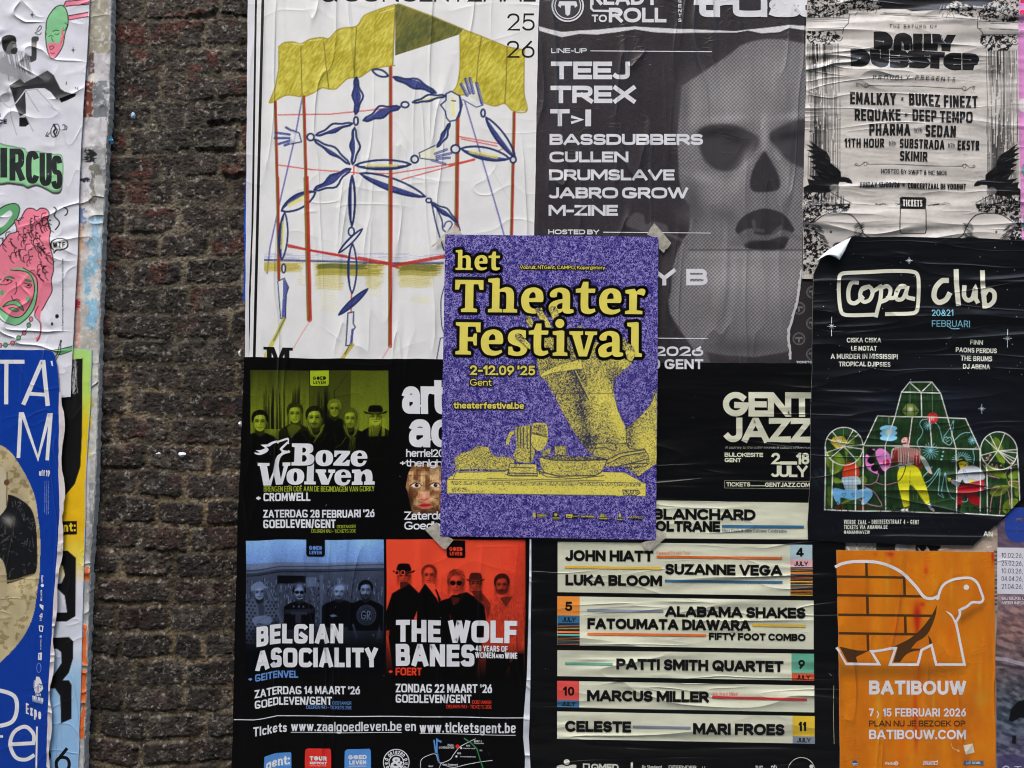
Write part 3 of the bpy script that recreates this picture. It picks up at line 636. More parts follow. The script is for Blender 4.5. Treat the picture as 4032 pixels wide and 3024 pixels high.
# pink haired face
q.poly([(-20, 1380), (40, 1340), (100, 1332), (128, 1360), (110, 1430), (50, 1500), (-20, 1550), (-20, 1500), (30, 1470), (80, 1400), (60, 1375), (-20, 1430)], (92, 158, 108), curve=True); q.line([(-20, 1375), (40, 1340), (100, 1330), (128, 1360), (110, 1430), (50, 1500), (-20, 1550)], 6, KK, curve=True)
hair = [(150, 1400), (175, 1365), (215, 1362), (240, 1375), (265, 1360), (300, 1365), (322, 1395), (312, 1440), (330, 1500), (322, 1560), (330, 1620), (345, 1680), (350, 1760), (335, 1830), (340, 1900), (310, 1960), (270, 2030), (240, 2030), (-20, 1800), (-20, 1640), (15, 1590), (60, 1530), (110, 1510), (95, 1440), (130, 1440)]
q2 = q
q.build(p, 'picture', [o])
fr(0, 0, 1/1.659); q = Pic(-40, 1350, 590, 2590, WH, 2.4)
q.poly([(-20, 1380), (40, 1340), (100, 1332), (128, 1360), (110, 1430), (50, 1500), (-20, 1550), (-20, 1500), (30, 1470), (80, 1400), (60, 1375), (-20, 1430)], (92, 158, 108), curve=True); q.line([(-20, 1375), (40, 1340), (100, 1330), (128, 1360), (110, 1430), (50, 1500), (-20, 1550)], 6, KK, curve=True)
q.poly(hair, PK, curve=True); q.line(hair, 6, KK, curve=True, closed=True)
rs = random.Random(4)
for i in range(120):
    x = rs.uniform(0, 325); y = rs.uniform(1375, 1800)
    if x < 150 and y < 1500 or (y > 1690 and x < 215): continue
    a = rs.uniform(.8, 2.4); pts = [(x+14*k*math.cos(a)+9*math.sin(k*1.9), y+14*k*math.sin(a)+9*math.cos(k*1.6)) for k in range(5)]
    q.line(pts, 4.5, KK, curve=True)
q.poly([(232, 1990), (225, 2050), (262, 2100), (268, 2160), (235, 2205), (225, 2160), (240, 2230), (262, 2210), (275, 2130), (262, 2080), (270, 2010)], PK, curve=True); q.line([(250, 2000), (226, 2060), (262, 2110), (262, 2190), (240, 2230)], 5, KK, curve=True)
fr(0, 1000, 1/1.659)
q.ell(110, 275, 132, 188, (118, 182, 132), 1, 8); q.line([(150, 90), (235, 150), (243, 260), (215, 370), (140, 450), (90, 465), (20, 440), (-20, 400)], 6, KK, curve=True)
q.ell(105, 255, 118, 155, (224, 116, 138), 1, 6); q.line([(70, 105), (180, 120), (222, 190), (215, 290), (150, 400), (80, 410), (-20, 340)], 6, KK, curve=True)
for l in ([(30, 160), (60, 145), (95, 160)], [(165, 165), (190, 170), (205, 178)], [(105, 185), (108, 240), (95, 265)], [(75, 275), (85, 300), (110, 295), (130, 305)], [(0, 200), (40, 200), (80, 178), (40, 165), (20, 180)], [(158, 190), (205, 200), (190, 222), (165, 212)]): q.line(l, 5, KK, curve=True)
q.poly([(30, 155), (60, 142), (95, 165), (60, 160)], (70, 130, 90)); q.poly([(162, 160), (208, 172), (205, 188), (165, 178)], (70, 130, 90)); q.ell(50, 172, 7, 8, KK); q.ell(185, 205, 12, 5, KK)
q.ell(14, 254, 15, 18, (86, 150, 104)); q.ell(182, 296, 14, 18, (86, 150, 104))
q.poly([(20, 345), (40, 315), (100, 305), (135, 325), (155, 370), (120, 345), (75, 325)], (92, 156, 108), curve=True); q.line([(18, 346), (60, 310), (120, 310), (155, 370), (90, 330), (20, 346)], 5, KK, curve=True); q.poly([(55, 355), (90, 350), (125, 370), (90, 374)], (92, 156, 108), curve=True); q.line([(55, 355), (90, 350), (125, 370), (90, 374), (55, 355)], 4, KK, curve=True)
bd = [(203, 425, 1), (188, 465, 0), (158, 515, 1), (122, 548, 0), (82, 582, 1), (36, 595, 0), (0, 598, 1)]
q.line([b[:2] for b in bd], 4, KK, curve=True)
for x, y, k in bd: q.ell(x, y, 15, 17, KK); q.ell(x, y, 11, 13, PK if k else (92, 156, 108))
q.ell(372, 407, 12, 14, KK); q.ell(340, 457, 7, 12, KK)
q.poly([(340, 632), (390, 625), (475, 602), (475, 632), (400, 655), (380, 650), (362, 695), (352, 680), (370, 650)], (104, 170, 116)); q.line([(320, 632), (390, 622), (475, 602)], 6, KK, curve=True); q.line([(375, 655), (400, 657), (475, 630)], 5, KK, curve=True); q.line([(352, 685), (375, 650), (392, 580)], 5, KK); q.line([(362, 698), (395, 640), (398, 575)], 5, KK); q.ell(398, 570, 7, 9, KK)
fr(0, 0, 1/1.659)
for l in ([(315, 1305), (345, 1305), (350, 1335), (345, 1345), (368, 1370), (355, 1410), (385, 1445), (385, 1470), (362, 1500)], [(390, 1300), (415, 1320), (412, 1345), (440, 1370), (438, 1395), (425, 1408)]): q.line([(x, y+0) for x, y in l], 8, KK, curve=True)
q.poly([(340, 1570), (380, 1555), (430, 1562), (446, 1590), (440, 1620), (400, 1636), (370, 1638), (352, 1658), (348, 1636), (332, 1620), (330, 1590)], KK, curve=True); q.poly([(346, 1576), (380, 1562), (428, 1570), (439, 1592), (432, 1614), (398, 1628), (364, 1630), (352, 1645), (352, 1630), (340, 1616), (338, 1592)], (216, 218, 224), curve=True)
q.build(p, 'picture', [o])
p.part('lettering'); fr(0, 0, 1/1.659)
fr(0, 0, 1/1.659); CB = (38, 42, 44)
text(p, 'I', 2, 965, 48, 1160, CB, .23, 0); text(p, 'R', 62, 970, 160, 1180, CB, .185, 0, n=3); text(p, 'C', 168, 985, 252, 1200, CB, .175, 0, n=3); text(p, 'U', 258, 1000, 338, 1215, CB, .165, 0, n=3); text(p, 'S', 336, 1015, 406, 1235, CB, .15, 0, n=3)
text(p, 'CE', -8, 780, 44, 808, KK, .26, 0, .16); text(p, 'E', -20, 742, 4, 762, KK, .26); text(p, 'WTF', 345, 1582, 424, 1618, KK, .17, -2, .2)
fr(0, 1000, 1/1.659)
def vtext(p, s, x, y0, y1, h, col, w, up=True, **k):
    """upright column of type reading upwards (or downwards): laid out flat, then turned"""
    sts, T = layout(s, 0, 0, abs(y1-y0), h, 0, w, .12, .34, 2.3, 4, 0)
    yy = p.layer(); bx, by = P(0, 0); ox, oy = P(x, y0)
    for i, (qq, cl) in enumerate(sts):
        v, f = ribbon(qq, T, cl, T/2)
        v = [((ox+(b-by)), (oy-(a-bx))) if up else ((ox-(b-by)), (oy+(a-bx))) for a, b in v]
        if v: p.strip(v, f, col, yy)
    p.n += 5
vtext(p, 'V.U. Franky Devos, Sint-Pietersnieuwstraat 23, 9000 Gent', 404, 505, 30, 10, KK, .16); p.flush()

# ---------------------------------------------------------------- blue poster
o = [(-90, 1376), (190, 1379), (206, 1384), (214, 1394), (226, 1440), (234, 1542), (235, 1700), (232, 1860), (238, 2000), (226, 2200), (213, 2370), (204, 2540), (194, 2697), (190, 2850), (184, 3070), (-90, 3070)]
p = Poster('exhibition_poster', 'glossy blue exhibition poster with thin white capitals and a beige round picture', 'poster', -.0068, o, (14, 56, 150), 'W', .28, .5)
e1 = [(234+8*math.sin(y/17.)*.6+10*math.sin(y/61.)+ (0 if y < 1900 else -(y-1900)*.045), y) for y in range(1560, 3060, 22)]
WB = (214, 216, 228)
fr(); q = Pic(-30, 1720, 160, 2620, (14, 56, 150), 2.6)
bn = fbm(q.X, q.Y, 70, 8); bn2 = fbm(q.X, q.Y, 18, 18, 4, .6)
disk = [(-40, 1745), (0, 1750), (40, 1775), (80, 1830), (118, 1900), (140, 1960), (152, 2040), (160, 2120), (158, 2250), (148, 2330), (136, 2410), (110, 2480), (70, 2540), (20, 2592), (-40, 2630)]
q.poly(disk, lambda X, Y: np.stack([150+58*fbm(X, Y, 70, 8)-34*(fbm(X, Y, 22, 18, 4, .6) > .58), 140+54*fbm(X, Y, 70, 8)-36*(fbm(X, Y, 22, 18, 4, .6) > .58), 112+40*fbm(X, Y, 70, 8)-38*(fbm(X, Y, 22, 18, 4, .6) > .58)], -1), curve=True)
q.poly([(-40, 1950), (20, 1945), (70, 1960), (120, 2000), (140, 2060), (146, 2150), (142, 2250), (100, 2275), (40, 2295), (-40, 2300)], (24, 25, 28), curve=True)
q.poly([(-40, 1830), (10, 1840), (28, 1900), (24, 2000), (-40, 2040)], (182, 174, 150), curve=True); q.poly([(-40, 2180), (5, 2200), (24, 2250), (26, 2320), (5, 2390), (-40, 2420)], (168, 156, 124), curve=True); q.line([(28, 1860), (26, 1990)], 5, (90, 66, 34), .7, .4)
for i in range(70): x = RNG.rand()*150-10; y = 1970+RNG.rand()*300; q.line([(x, y), (x+RNG.normal(0, 9), y+RNG.normal(0, 14))], 2.5, (150, 150, 148), .55, .6)
q.blob(34, 2050, 26, 20, (170, 168, 160), .7, 30); q.ell(26, 1900, 11, 12, (92, 66, 46)); q.line([(0, 2290), (60, 2285), (130, 2262)], 8, (150, 130, 86), .8, .6)
q.build(p, 'picture', [o, [(x, y) for x, y in sm(disk)]])
p.part('headline'); fr(0, 1000, 1/1.659)
def ln(p, pts, w, col): p.stroke([P(*a) for a in pts], w*FR[2], col)
ln(p, [(-20, 704), (160, 704)], 26, WB); ln(p, [(42, 704), (40, 982)], 27, WB)
ln(p, [(152, 985), (272, 706), (283, 706), (312, 992)], 28, WB); ln(p, [(185, 912), (305, 920)], 24, WB); p.poly(PP([(330, 700), (342, 697), (348, 735), (336, 728)]), WB)
ln(p, [(120, 1332), (135, 1045), (147, 1045), (248, 1335), (320, 1052), (332, 1052), (308, 1348)], 24, WB)
fr(0, 2000, .6173); ln(p, cat([(-60, 1170, 1), (0, 1165, 1), (90, 1200, 1), (108, 1280, 1), (80, 1360, 1), (0, 1390, 1), (-60, 1385, 1)], False), 26, WB)
ln(p, cat([(66, 1508), (213, 1500), (212, 1440, 1), (160, 1395, 1), (90, 1430, 1), (65, 1510, 1), (100, 1590, 1), (165, 1605, 1), (220, 1575, 1)], False), 24, WB); ln(p, [(236, 1395), (230, 1720)], 11, WB)
text(p, 'r', -25, 1430, 18, 1510, WB, .2); 
p.part('small_print'); text(p, 'Expo', 165, 1243, 262, 1310, WB, .14, 42, .12)
fr(0, 1000, 1/1.659); text(p, 'aff 19', 254, 1408, 326, 1448, WB, .14, 6, .05, .1)
for i, k in enumerate((0, 9, 18)): vtext(p, 'VU: Anna De Bruycker, AGB Erfgoed, Gent'[:38-8*i], 320-k-i*3, 1482, 1700, 6, (150, 170, 220), .14, False)
fr(0, 2000, .6173)
vtext(p, 'Radio', 276, 430, 476, 13, WB, .18, False); p.disc(*P(270, 494), 6.5, WB); vtext(p, 'sporza', 272, 522, 592, 13, WB, .18, False)
p.poly(PP([(252, 612), (278, 622), (276, 655), (254, 630)]), WB); p.ring(PP([(252, 690), (268, 672), (268, 698)]), 1.6, WB); vtext(p, 'VVS', 266, 690, 722, 13, WB, .18, False)
p.ring(PP([(250, 752), (274, 754), (270, 788), (254, 784)]), 2, WB); p.disc(*P(260, 820), 5, (150, 170, 225)); vtext(p, 'Vlaanderen', 266, 838, 905, 9, (190, 200, 235), .16, False)
p.poly(PP([(244, 925), (268, 922), (265, 972), (242, 968)]), WB); vtext(p, 'gent', 260, 932, 966, 11, (20, 66, 172), .2, False); p.ring([P(248+14*math.cos(t), 1020+30*math.sin(t)) for t in np.linspace(0, 6.28, 14)[:-1]], 1, (120, 145, 215))
p.part('crest')
p.poly(PP([(232, 1075), (250, 1078), (262, 1100), (270, 1128), (276, 1150), (268, 1165), (250, 1180), (238, 1172), (228, 1185), (218, 1160), (222, 1120)]), WB)
for i in range(9):
    a = R(150+i*16); x, y = 243, 1128; p.stroke(PP([(x+12*math.cos(a), y-14*math.sin(a)), (x+30*math.cos(a), y-54*math.sin(a))]), 3.2, WB)
p.poly(PP([(248, 1118), (268, 1124), (266, 1130), (247, 1126)]), (20, 66, 172)); p.poly(PP([(256, 1140), (264, 1141), (262, 1146), (256, 1146)]), (20, 66, 172)); p.poly(PP([(240, 1122), (244, 1122), (246, 1170), (240, 1172)]), (20, 66, 172))
for i in range(4): p.stroke(PP([(232+i*9, 1184), (229+i*9, 1200)]), 3, WB)
text(p, 'KAA GENT', 207, 1196, 272, 1222, WB, .26, 18, .06, .2); text(p, 'FOUNDATION', 207, 1217, 272, 1234, (150, 170, 225), .18, 18, .06)
p.part('torn_edge'); L = len(e1)
r = random.Random(8)
pa = [(-90, 0)]; lft = []; rgt = []
for i in range(60):
    y = 1545+(3060-1545)*i/59
    xs_ = np.interp(y, [a[1] for a in o[5:15]], [a[0] for a in o[5:15]])
    wv = 9+6*math.sin(y/37.)+r.uniform(-2, 3)+(6 if y < 2300 else 0)
    lft.append((xs_-3+r.uniform(-1, 1), y)); rgt.append((xs_+max(3, wv), y))
p.add(lft+rgt, [(i, i+1, 61+i, 60+i) for i in range(59)], (200, 196, 198), mat=ink((200, 194, 196), 'C', .8)); p.flush()
# ================================================================ season poster with the crayon kiosk (lower copy, then upper copy)
W1 = (214, 216, 222)
o = [(976, -60), (1030, -60), (1020, 700), (1012, 1408), (964, 1408), (970, 700)]
pb = Poster('season_poster', 'white strip of an older season poster sheet peeping out along the hoarding edge', 'poster', -.0012, o, (205, 207, 214), 'V', .45, .35)
pb.part('frame_line'); fr(); pb.stroke([(1011, -60), (1008, 0), (1000, 500), (994, 900), (984, 1150), (984, 1408)], 8, (16, 16, 18)); pb.flush()
o = [(968, 690), (974, 720), (966, 1180), (956, 1190), (962, 1050), (960, 880)]
Poster('blue_paper_offcut', 'narrow strip of bright blue paper sticking out behind the hoarding edge', 'poster', -.0004, o, (22, 70, 180), 'W', .4, .3)
o = [(1013, -60), (2126, -60), (2124, 0), (2121, 60), (2112, 500), (2105, 900), (2096, 1450), (980, 1450), (986, 1180), (1000, 800), (1008, 300)]
p = Poster('season_poster', 'white season poster with a crayon drawn blue jointed figure under a yellow canopy', 'poster', -.0022, o, W1, 'V', .42, .38)
fr(); q = Pic(1040, -20, 2120, 1440, W1, 2.6)
NV, RD, OL, YL = (28, 42, 88), (186, 58, 46), (128, 112, 44), (206, 196, 70)
def crayon(base, dark):
    def f(X, Y):
        u = (X*.82+Y*.57); n = fbm(u, (Y-X)*.2, 5, 3, 3); m = fbm(X, Y, 60, 4); t = np.clip((n-.5)*1.7+.45+(m-.5)*1.2, 0, 1)[..., None]
        return np.array(base)*(1-t)+np.array(dark)*t
    return f
fr(900, 0, .5726); CN = crayon((202, 194, 84), (160, 148, 34)); DK = crayon((116, 112, 44), (72, 80, 36))
q.poly([(345, 322), (380, 295), (440, 288), (500, 300), (560, 270), (640, 258), (690, 265), (760, 200), (880, 180), (930, 110), (1020, 70), (1145, 30), (1130, 440), (1142, 455), (1060, 460), (980, 480), (900, 532), (820, 540), (740, 610), (690, 612), (640, 605), (580, 640), (510, 665), (430, 655), (380, 660), (300, 705), (280, 705), (322, 600), (345, 470)], CN)
q.poly([(1145, 30), (1180, 25), (1615, 200), (1590, 235), (1400, 300), (1145, 382)], DK)
q.poly([(1590, 230), (1620, 205), (1740, 250), (1910, 320), (2035, 345), (2032, 640), (2052, 762), (1960, 765), (1900, 712), (1830, 730), (1740, 700), (1640, 655), (1535, 650), (1570, 590), (1590, 480)], CN)
OY = (150, 134, 40)
for l in ([(345, 322), (380, 295), (440, 288), (500, 300), (560, 270), (640, 258), (690, 265), (760, 200), (880, 180), (930, 110), (1020, 70), (1145, 30)], [(280, 705), (322, 600), (345, 470), (345, 322)], [(280, 705), (300, 705), (380, 660), (430, 655), (510, 665), (580, 640), (640, 605), (690, 612), (740, 610), (820, 540), (900, 532), (980, 480), (1060, 460), (1142, 450)], [(1165, 25), (1400, 110), (1615, 200)], [(1620, 205), (1740, 250), (1910, 320), (2035, 345)], [(2035, 345), (2032, 640), (2052, 762), (1960, 765), (1900, 712), (1830, 730), (1740, 700), (1640, 655), (1535, 650), (1570, 590), (1590, 480), (1590, 230)]): q.line(l, 9, OY, .9, .35, curve=len(l) > 4)
for l in ([(497, 320), (505, 655)], [(655, 285), (672, 460), (690, 610)], [(880, 190), (870, 360), (862, 535)], [(1145, 40), (1130, 440)], [(1740, 250), (1718, 400), (1705, 560)], [(1915, 320), (1910, 520), (1900, 712)]): q.line(l, 8, (118, 104, 40), .9, .3, curve=True)
for l in ([(440, 300), (520, 305)], [(1040, 90), (1140, 55)], [(560, 280), (640, 270)]): q.line(l, 7, (236, 234, 170), .6, .4)
def pole(a, b, w=15, tail=None):
    w *= 1.25; q.line([a, b], w, (176, 46, 38), .98, .15); q.line([(a[0]-w*.36, a[1]), (b[0]-w*.36, b[1])], w*.55, (128, 104, 44), .95, .2); q.line([(a[0]-w*.1, a[1]), (b[0]-w*.1, b[1])], 5, (84, 44, 28), .8, .3)
VI = (96, 92, 160)
for l in ([(505, 680), (460, 930), (350, 1400), (285, 1700), (265, 1880)], [(1625, 700), (1760, 1150), (1860, 1490), (1900, 1640)]): q.line(l, 11, VI, .9, .35)
for l in ([(340, 790), (700, 785), (1000, 755), (1170, 735)], [(345, 1135), (560, 1165), (900, 1190), (1120, 1195), (1400, 1150), (1690, 1100)], [(1190, 1235), (1500, 1150), (1690, 1095)], [(1590, 940), (1870, 990)], [(1600, 955), (1845, 1005)], [(1850, 1040), (1895, 1020)]): q.line(l, 9, (196, 76, 66), .9, .45)
q.line([(1520, 1140), (1690, 1097)], 16, (196, 66, 48), .9, .4)
pole((322, 700), (345, 1659)); pole((518, 665), (545, 1659), 16); pole((1115, 465), (1116, 1659), 18); pole((1577, 800), (1568, 1560), 20); pole((1965, 775), (1946, 1640), 16)
q.line([(868, 780), (868, 870)], 6, RD, .8, .4); q.line([(862, 1140), (862, 1200)], 10, RD, .9, .4)
def leaf(x1, y1, x2, y2, w, fill=0, yel=0, wave=0, lw=14):
    dx, dy = x2-x1, y2-y1; L = math.hypot(dx, dy); nx, ny = -dy/L, dx/L; A, B = [], []
    for i in range(13):
        t = i/12; h = w/2*math.sin(math.pi*t)**.7*(1+(.35*math.cos(4*math.pi*t) if wave else 0)); o_ = (w*.12*math.sin(2*math.pi*t+1) if wave else 0)
        A.append((x1+dx*t+nx*(h+o_), y1+dy*t+ny*(h+o_))); B.append((x1+dx*t-nx*(h-o_), y1+dy*t-ny*(h-o_)))
    lp_ = A+B[::-1]
    if fill:
        C_ = [(a[0]*(1-fill)+b[0]*fill, a[1]*(1-fill)+b[1]*fill) for a, b in zip(A, B)]
        q.poly(A+C_[::-1], (44, 54, 118), .97, 2, .2)
    else: pass
    if yel: q.line([(x1+dx*.2+nx*w*.1, y1+dy*.2+ny*w*.1), (x1+dx*.75+nx*w*.1, y1+dy*.75+ny*w*.1)], w*.3, (214, 208, 110), .8, .5)
    q.line(lp_, lw, NV, .98, .12, closed=True)
def ringo(x, y, rx, ry, rot=0): q.ell(x, y, rx, ry, W1, .9, rot); n = 18; q.line([(x+rx*math.cos(t), y+ry*math.sin(t)) for t in np.linspace(0, 6.28, n)], 13, NV, .98, .12)
leaf(885, 532, 880, 785, 56, .8, 0, 1); ringo(876, 832, 15, 28); leaf(600, 925, 850, 845, 44, .45, 0, 1); leaf(590, 955, 835, 1125, 42, .45, 0, 1); leaf(872, 880, 858, 1130, 52, .5, 0, 1)
leaf(925, 822, 1178, 730, 62, .75, 0, 1); ringo(1213, 720, 26, 20); ringo(564, 943, 24, 24); leaf(988, 482, 1097, 522, 44); leaf(1135, 525, 1428, 634, 52, .85, 0, 1); leaf(1265, 700, 1492, 655, 34, .3, 1, 1)
hd = [(1495, 645), (1530, 628), (1590, 660), (1592, 760), (1565, 825), (1520, 835), (1498, 810), (1490, 765), (1458, 722), (1495, 690)]
q.poly(hd, W1); q.line([(1540, 680), (1545, 790)], 26, (222, 216, 120), .7, .5); q.line(hd, 10, NV, .95, .3, closed=True); q.line([(1588, 660), (1605, 720), (1585, 800)], 14, NV, .95, .3); q.line([(1535, 692), (1560, 695)], 7, NV)
hn = [(1600, 580), (1640, 650), (1610, 690), (1700, 738), (1745, 725), (1738, 640), (1700, 570)]
q.poly(hn, W1, .8); q.line([(1610, 685), (1705, 738), (1750, 722)], 7, NV, .9, .3)
for l in ([(1600, 580), (1640, 655)], [(1630, 545), (1660, 640)], [(1660, 540), (1684, 640)], [(1705, 572), (1742, 710)]): q.line(l, 22, (50, 60, 128), .92, .3); q.line([(x+5, y) for x, y in l], 5, W1, .6, .5)
ringo(1750, 778, 14, 26); leaf(1770, 808, 1970, 1080, 66, .5); ringo(1957, 1098, 20, 22); leaf(1600, 1022, 1930, 1090, 82, .4, 1); ringo(1560, 1025, 30, 28); leaf(1525, 850, 1438, 1012, 32, .6, 0, 1)
q.poly([(1310, 1055), (1420, 1000), (1450, 1040), (1445, 1100), (1320, 1088)], (226, 226, 200)); q.line([(1420, 1000), (1310, 1052), (1318, 1088), (1440, 1105)], 8, NV, .9, .3)
for l in ([(1420, 1058), (1500, 1028)], [(1430, 1076), (1530, 1054)], [(1430, 1092), (1520, 1085)], [(1400, 1102), (1490, 1128)]): q.line(l, 17, (50, 62, 124), .9, .3); q.line(l, 5, W1, .6, .4)
ringo(1280, 1095, 25, 25); leaf(872, 1136, 1252, 1130, 66, .35, 1); leaf(905, 1192, 1352, 1352, 86, .45); leaf(842, 1168, 592, 1312, 66, .65, 0, 1); leaf(597, 1322, 365, 1450, 96, .3, 1)
for l in ([(322, 912), (420, 925)], [(318, 950), (420, 950)], [(345, 990), (430, 965)], [(395, 876), (460, 915)], [(385, 1000), (450, 975)]): q.line(l, 17, (50, 60, 128), .9, .3)
q.poly([(430, 900), (480, 910), (502, 975), (420, 990)], W1, .7); q.line([(440, 895), (485, 915), (502, 975), (430, 990)], 9, NV, .9, .3)
leaf(850, 1208, 848, 1552, 42, .4); ringo(845, 1592, 18, 27)
fr(900, 700, .4822)
# far shore
for i in range(60):
    x = 240+RNG.rand()*1500; y = 605+RNG.rand()**.6*70; q.line([(x, y), (x+60+90*RNG.rand(), y+RNG.normal(0, 5))], 6, (128, 128, 178), .35, .6)
def scrib(x0, x1, y0, y1, n, c, a=.8):
    for i in range(n):
        y = y0+(y1-y0)*i/n; l = x0+RNG.rand()*30; r_ = x1-RNG.rand()*60; q.line([(l, y), (l+(r_-l)*.33, y-4), (l+(r_-l)*.66, y+5), (r_, y+RNG.normal(0, 5))], 6, c, a*(.6+.4*RNG.rand()), .55, curve=True)
for (x0, x1, y0, y1, a_) in ((245, 615, 692, 760, .5), (700, 1280, 700, 790, .75), (1370, 1756, 700, 790, .75), (700, 960, 790, 910, .3), (1110, 1270, 790, 900, .3), (1380, 1690, 790, 890, .35)): q.poly([(x0, y0), (x1, y0), (x1-30, y1), (x0+20, y1)], (176, 164, 62), a_, 20, .6)
scrib(250, 610, 695, 770, 14, (168, 150, 36)); scrib(710, 1270, 705, 800, 18, (150, 140, 46), .95); scrib(1380, 1750, 705, 800, 18, (140, 132, 46), .95); scrib(720, 1150, 705, 745, 12, (84, 92, 50), .9); scrib(1390, 1740, 705, 760, 12, (90, 92, 46), .8)
scrib(700, 960, 800, 920, 9, (196, 180, 70)); scrib(1110, 1260, 800, 915, 9, (196, 180, 70)); scrib(1380, 1680, 800, 905, 8, (190, 172, 60)); scrib(730, 920, 940, 1100, 9, (214, 206, 130), .7); scrib(1140, 1260, 920, 975, 5, (214, 206, 130), .7); scrib(1490, 1670, 980, 1030, 5, (214, 206, 130), .7); scrib(560, 640, 770, 890, 6, (196, 180, 70), .6)
for k in (0, 6, 12): q.line([(245, 664+k), (900, 678+k), (1300, 692+k), (1755, 690+k)], 6, (46, 60, 110), .9, .4)
pole((402, 0), (412, 830), 18); pole((636, 0), (662, 1160), 30); pole((1324, 0), (1320, 1375), 24)
for l in ([(485, 548), (700, 600), (1000, 655), (1330, 712), (1385, 735)], [(490, 562), (960, 640)], [(1060, 650), (1330, 700)], [(1330, 715), (1500, 685), (1765, 635)], [(1340, 722), (1765, 650)]): q.line(l, 17, (176, 48, 44), .92, .35)
q.line([(672, 1160), (600, 1270), (530, 1390)], 9, (214, 130, 124), .7, .5); q.line([(1322, 1370), (1260, 1470)], 12, (214, 140, 134), .7, .5)
leaf(458, 285, 435, 670, 72, .4, 1); ringo(450, 740, 15, 36)
q.poly([(402, 845), (455, 820), (490, 890), (470, 960), (465, 1150), (425, 1150), (405, 1000)], W1); q.poly([(445, 820), (470, 860), (490, 890), (475, 960), (468, 1150), (432, 1150), (445, 950)], (56, 66, 138), .9, 2, .3); q.line([(402, 845), (455, 820), (490, 895), (470, 960), (465, 1150), (425, 1150), (402, 845)], 9, NV, .9, .3)
q.line([(452, 1155), (400, 1270), (330, 1400), (300, 1460)], 34, (190, 180, 60), .85, .5); q.line([(456, 1155), (370, 1330)], 12, (60, 80, 90), .7, .5)
q.line([(1005, 940), (1000, 1100)], 12, (190, 50, 46), .9, .3); leaf(1010, 0, 1008, 390, 42, .4); ringo(1002, 440, 24, 34); leaf(1092, 418, 900, 612, 40, .25); leaf(1012, 540, 1008, 945, 72, .2); leaf(1136, 908, 900, 1120, 46, .9)
q.poly([(975, 1105), (1022, 1095), (1018, 1190), (1035, 1220), (1015, 1250), (1005, 1370), (958, 1370)], W1); q.line([(975, 1105), (1022, 1095), (1018, 1190), (1035, 1220), (1015, 1250), (1005, 1370), (958, 1370), (975, 1105)], 11, NV, .9, .3); q.line([(1012, 1240), (1000, 1350)], 18, (56, 66, 138), .9, .3)
q.line([(1012, 1365), (960, 1430), (920, 1490)], 30, (176, 160, 50), .85, .4); q.line([(990, 1360), (950, 1440)], 10, (90, 60, 40), .8, .4)
ringo(1634, 185, 22, 18); leaf(1655, 195, 1870, 358, 44, .6, 0, 1)
for l in ([(1660, 215), (1700, 400), (1760, 590)], [(1680, 210), (1740, 340), (1750, 420), (1770, 440)], [(1870, 360), (1890, 430)]): q.line(l, 13, NV, .92, .3, curve=True)
q.line([(1760, 400), (1775, 365), (1810, 355), (1825, 385), (1790, 440)], 12, (46, 60, 120), .9, .3, curve=True); q.line([(1765, 880), (1735, 1000), (1740, 1200), (1756, 1260)], 9, NV, .9, .3, curve=True); q.line([(1756, 1305), (1730, 1310), (1700, 1480)], 9, NV, .9, .3)
fr(900, 0, .5726); q.line([(1815, 1170), (1925, 1370)], 2.5, (170, 160, 150), .6, .5)
q.build(p, 'crayon_drawing', [o])
p.part('lettering'); KT = (14, 15, 18)
fr(900, 0, .5726); text(p, '& CONCERTZAAL', 640, -104, 2112, 12, KT, .125, 0, .1, .2); text(p, '25', 1915, 92, 2105, 211, KT, .115, 0, .12); text(p, '26', 1912, 280, 2104, 398, KT, .115, 0, .12)
fr(900, 700, .4822); p.poly(PP([(285, 1380), (372, 1382), (405, 1475), (440, 1386), (525, 1388), (524, 1412), (497, 1412), (497, 1530), (455, 1530), (455, 1440), (415, 1530), (392, 1530), (352, 1430), (352, 1530), (313, 1530), (313, 1404), (285, 1403)]), KT)
p.part('frame_line'); fr(); p.stroke([(1041, -60), (1035, 0), (1018, 700), (1011, 1000), (1000, 1450)], 11, KT); p.flush()

# ================================================================ drum and bass poster with the masked face
BG = (49, 46, 50)
o = [(3060, 880), (3280, 880), (3280, 1450), (3060, 1450)]
p = Poster('club_poster', 'dark grey strip of club poster with circled T emblems beside a torn edge', 'poster', -.0016, o, (42, 40, 42), 'V', .5, .3)
fr(2500, 600, .5427)
def temblem(p, x, y, r, c, bgc):
    cx, cy = P(x, y); r *= FR[2]
    p.disc(cx, cy, r, c, 26); p.disc(cx, cy, r*.9, bgc, 26); p.disc(cx, cy, r*.82, c, 26); p.disc(cx, cy, r*.76, bgc, 26)
    U = lambda pts: [(cx+a*r, cy+b*r) for a, b in pts]
    p.poly(U([(-.52, -.28), (.52, -.28), (.60, .0), (.44, .12), (.40, -.02), (.18, -.02), (.14, .52), (0, .62), (-.14, .52), (-.18, -.02), (-.40, -.02), (-.44, .12), (-.60, 0)]), c)
for (x, y) in ((1190, 1130), (1190, 1352), (1290, 1015), (1288, 1240), (1288, 1465)): p.part('emblem'); temblem(p, x, y, 46, (104, 102, 104), (42, 40, 42))
p.part('lettering'); text(p, 'TICKETS', 1170, 1513, 1282, 1530, (205, 207, 212), .22, 0, .12); p.flush()
rt = [(3180, -40), (3178, 0), (3170, 500), (3162, 900), (3159, 1078), (3152, 1120), (3146, 1170), (3138, 1205), (3127, 1240), (3122, 1265), (3110, 1295), (3109, 1340), (3116, 1392), (3115, 1430)]
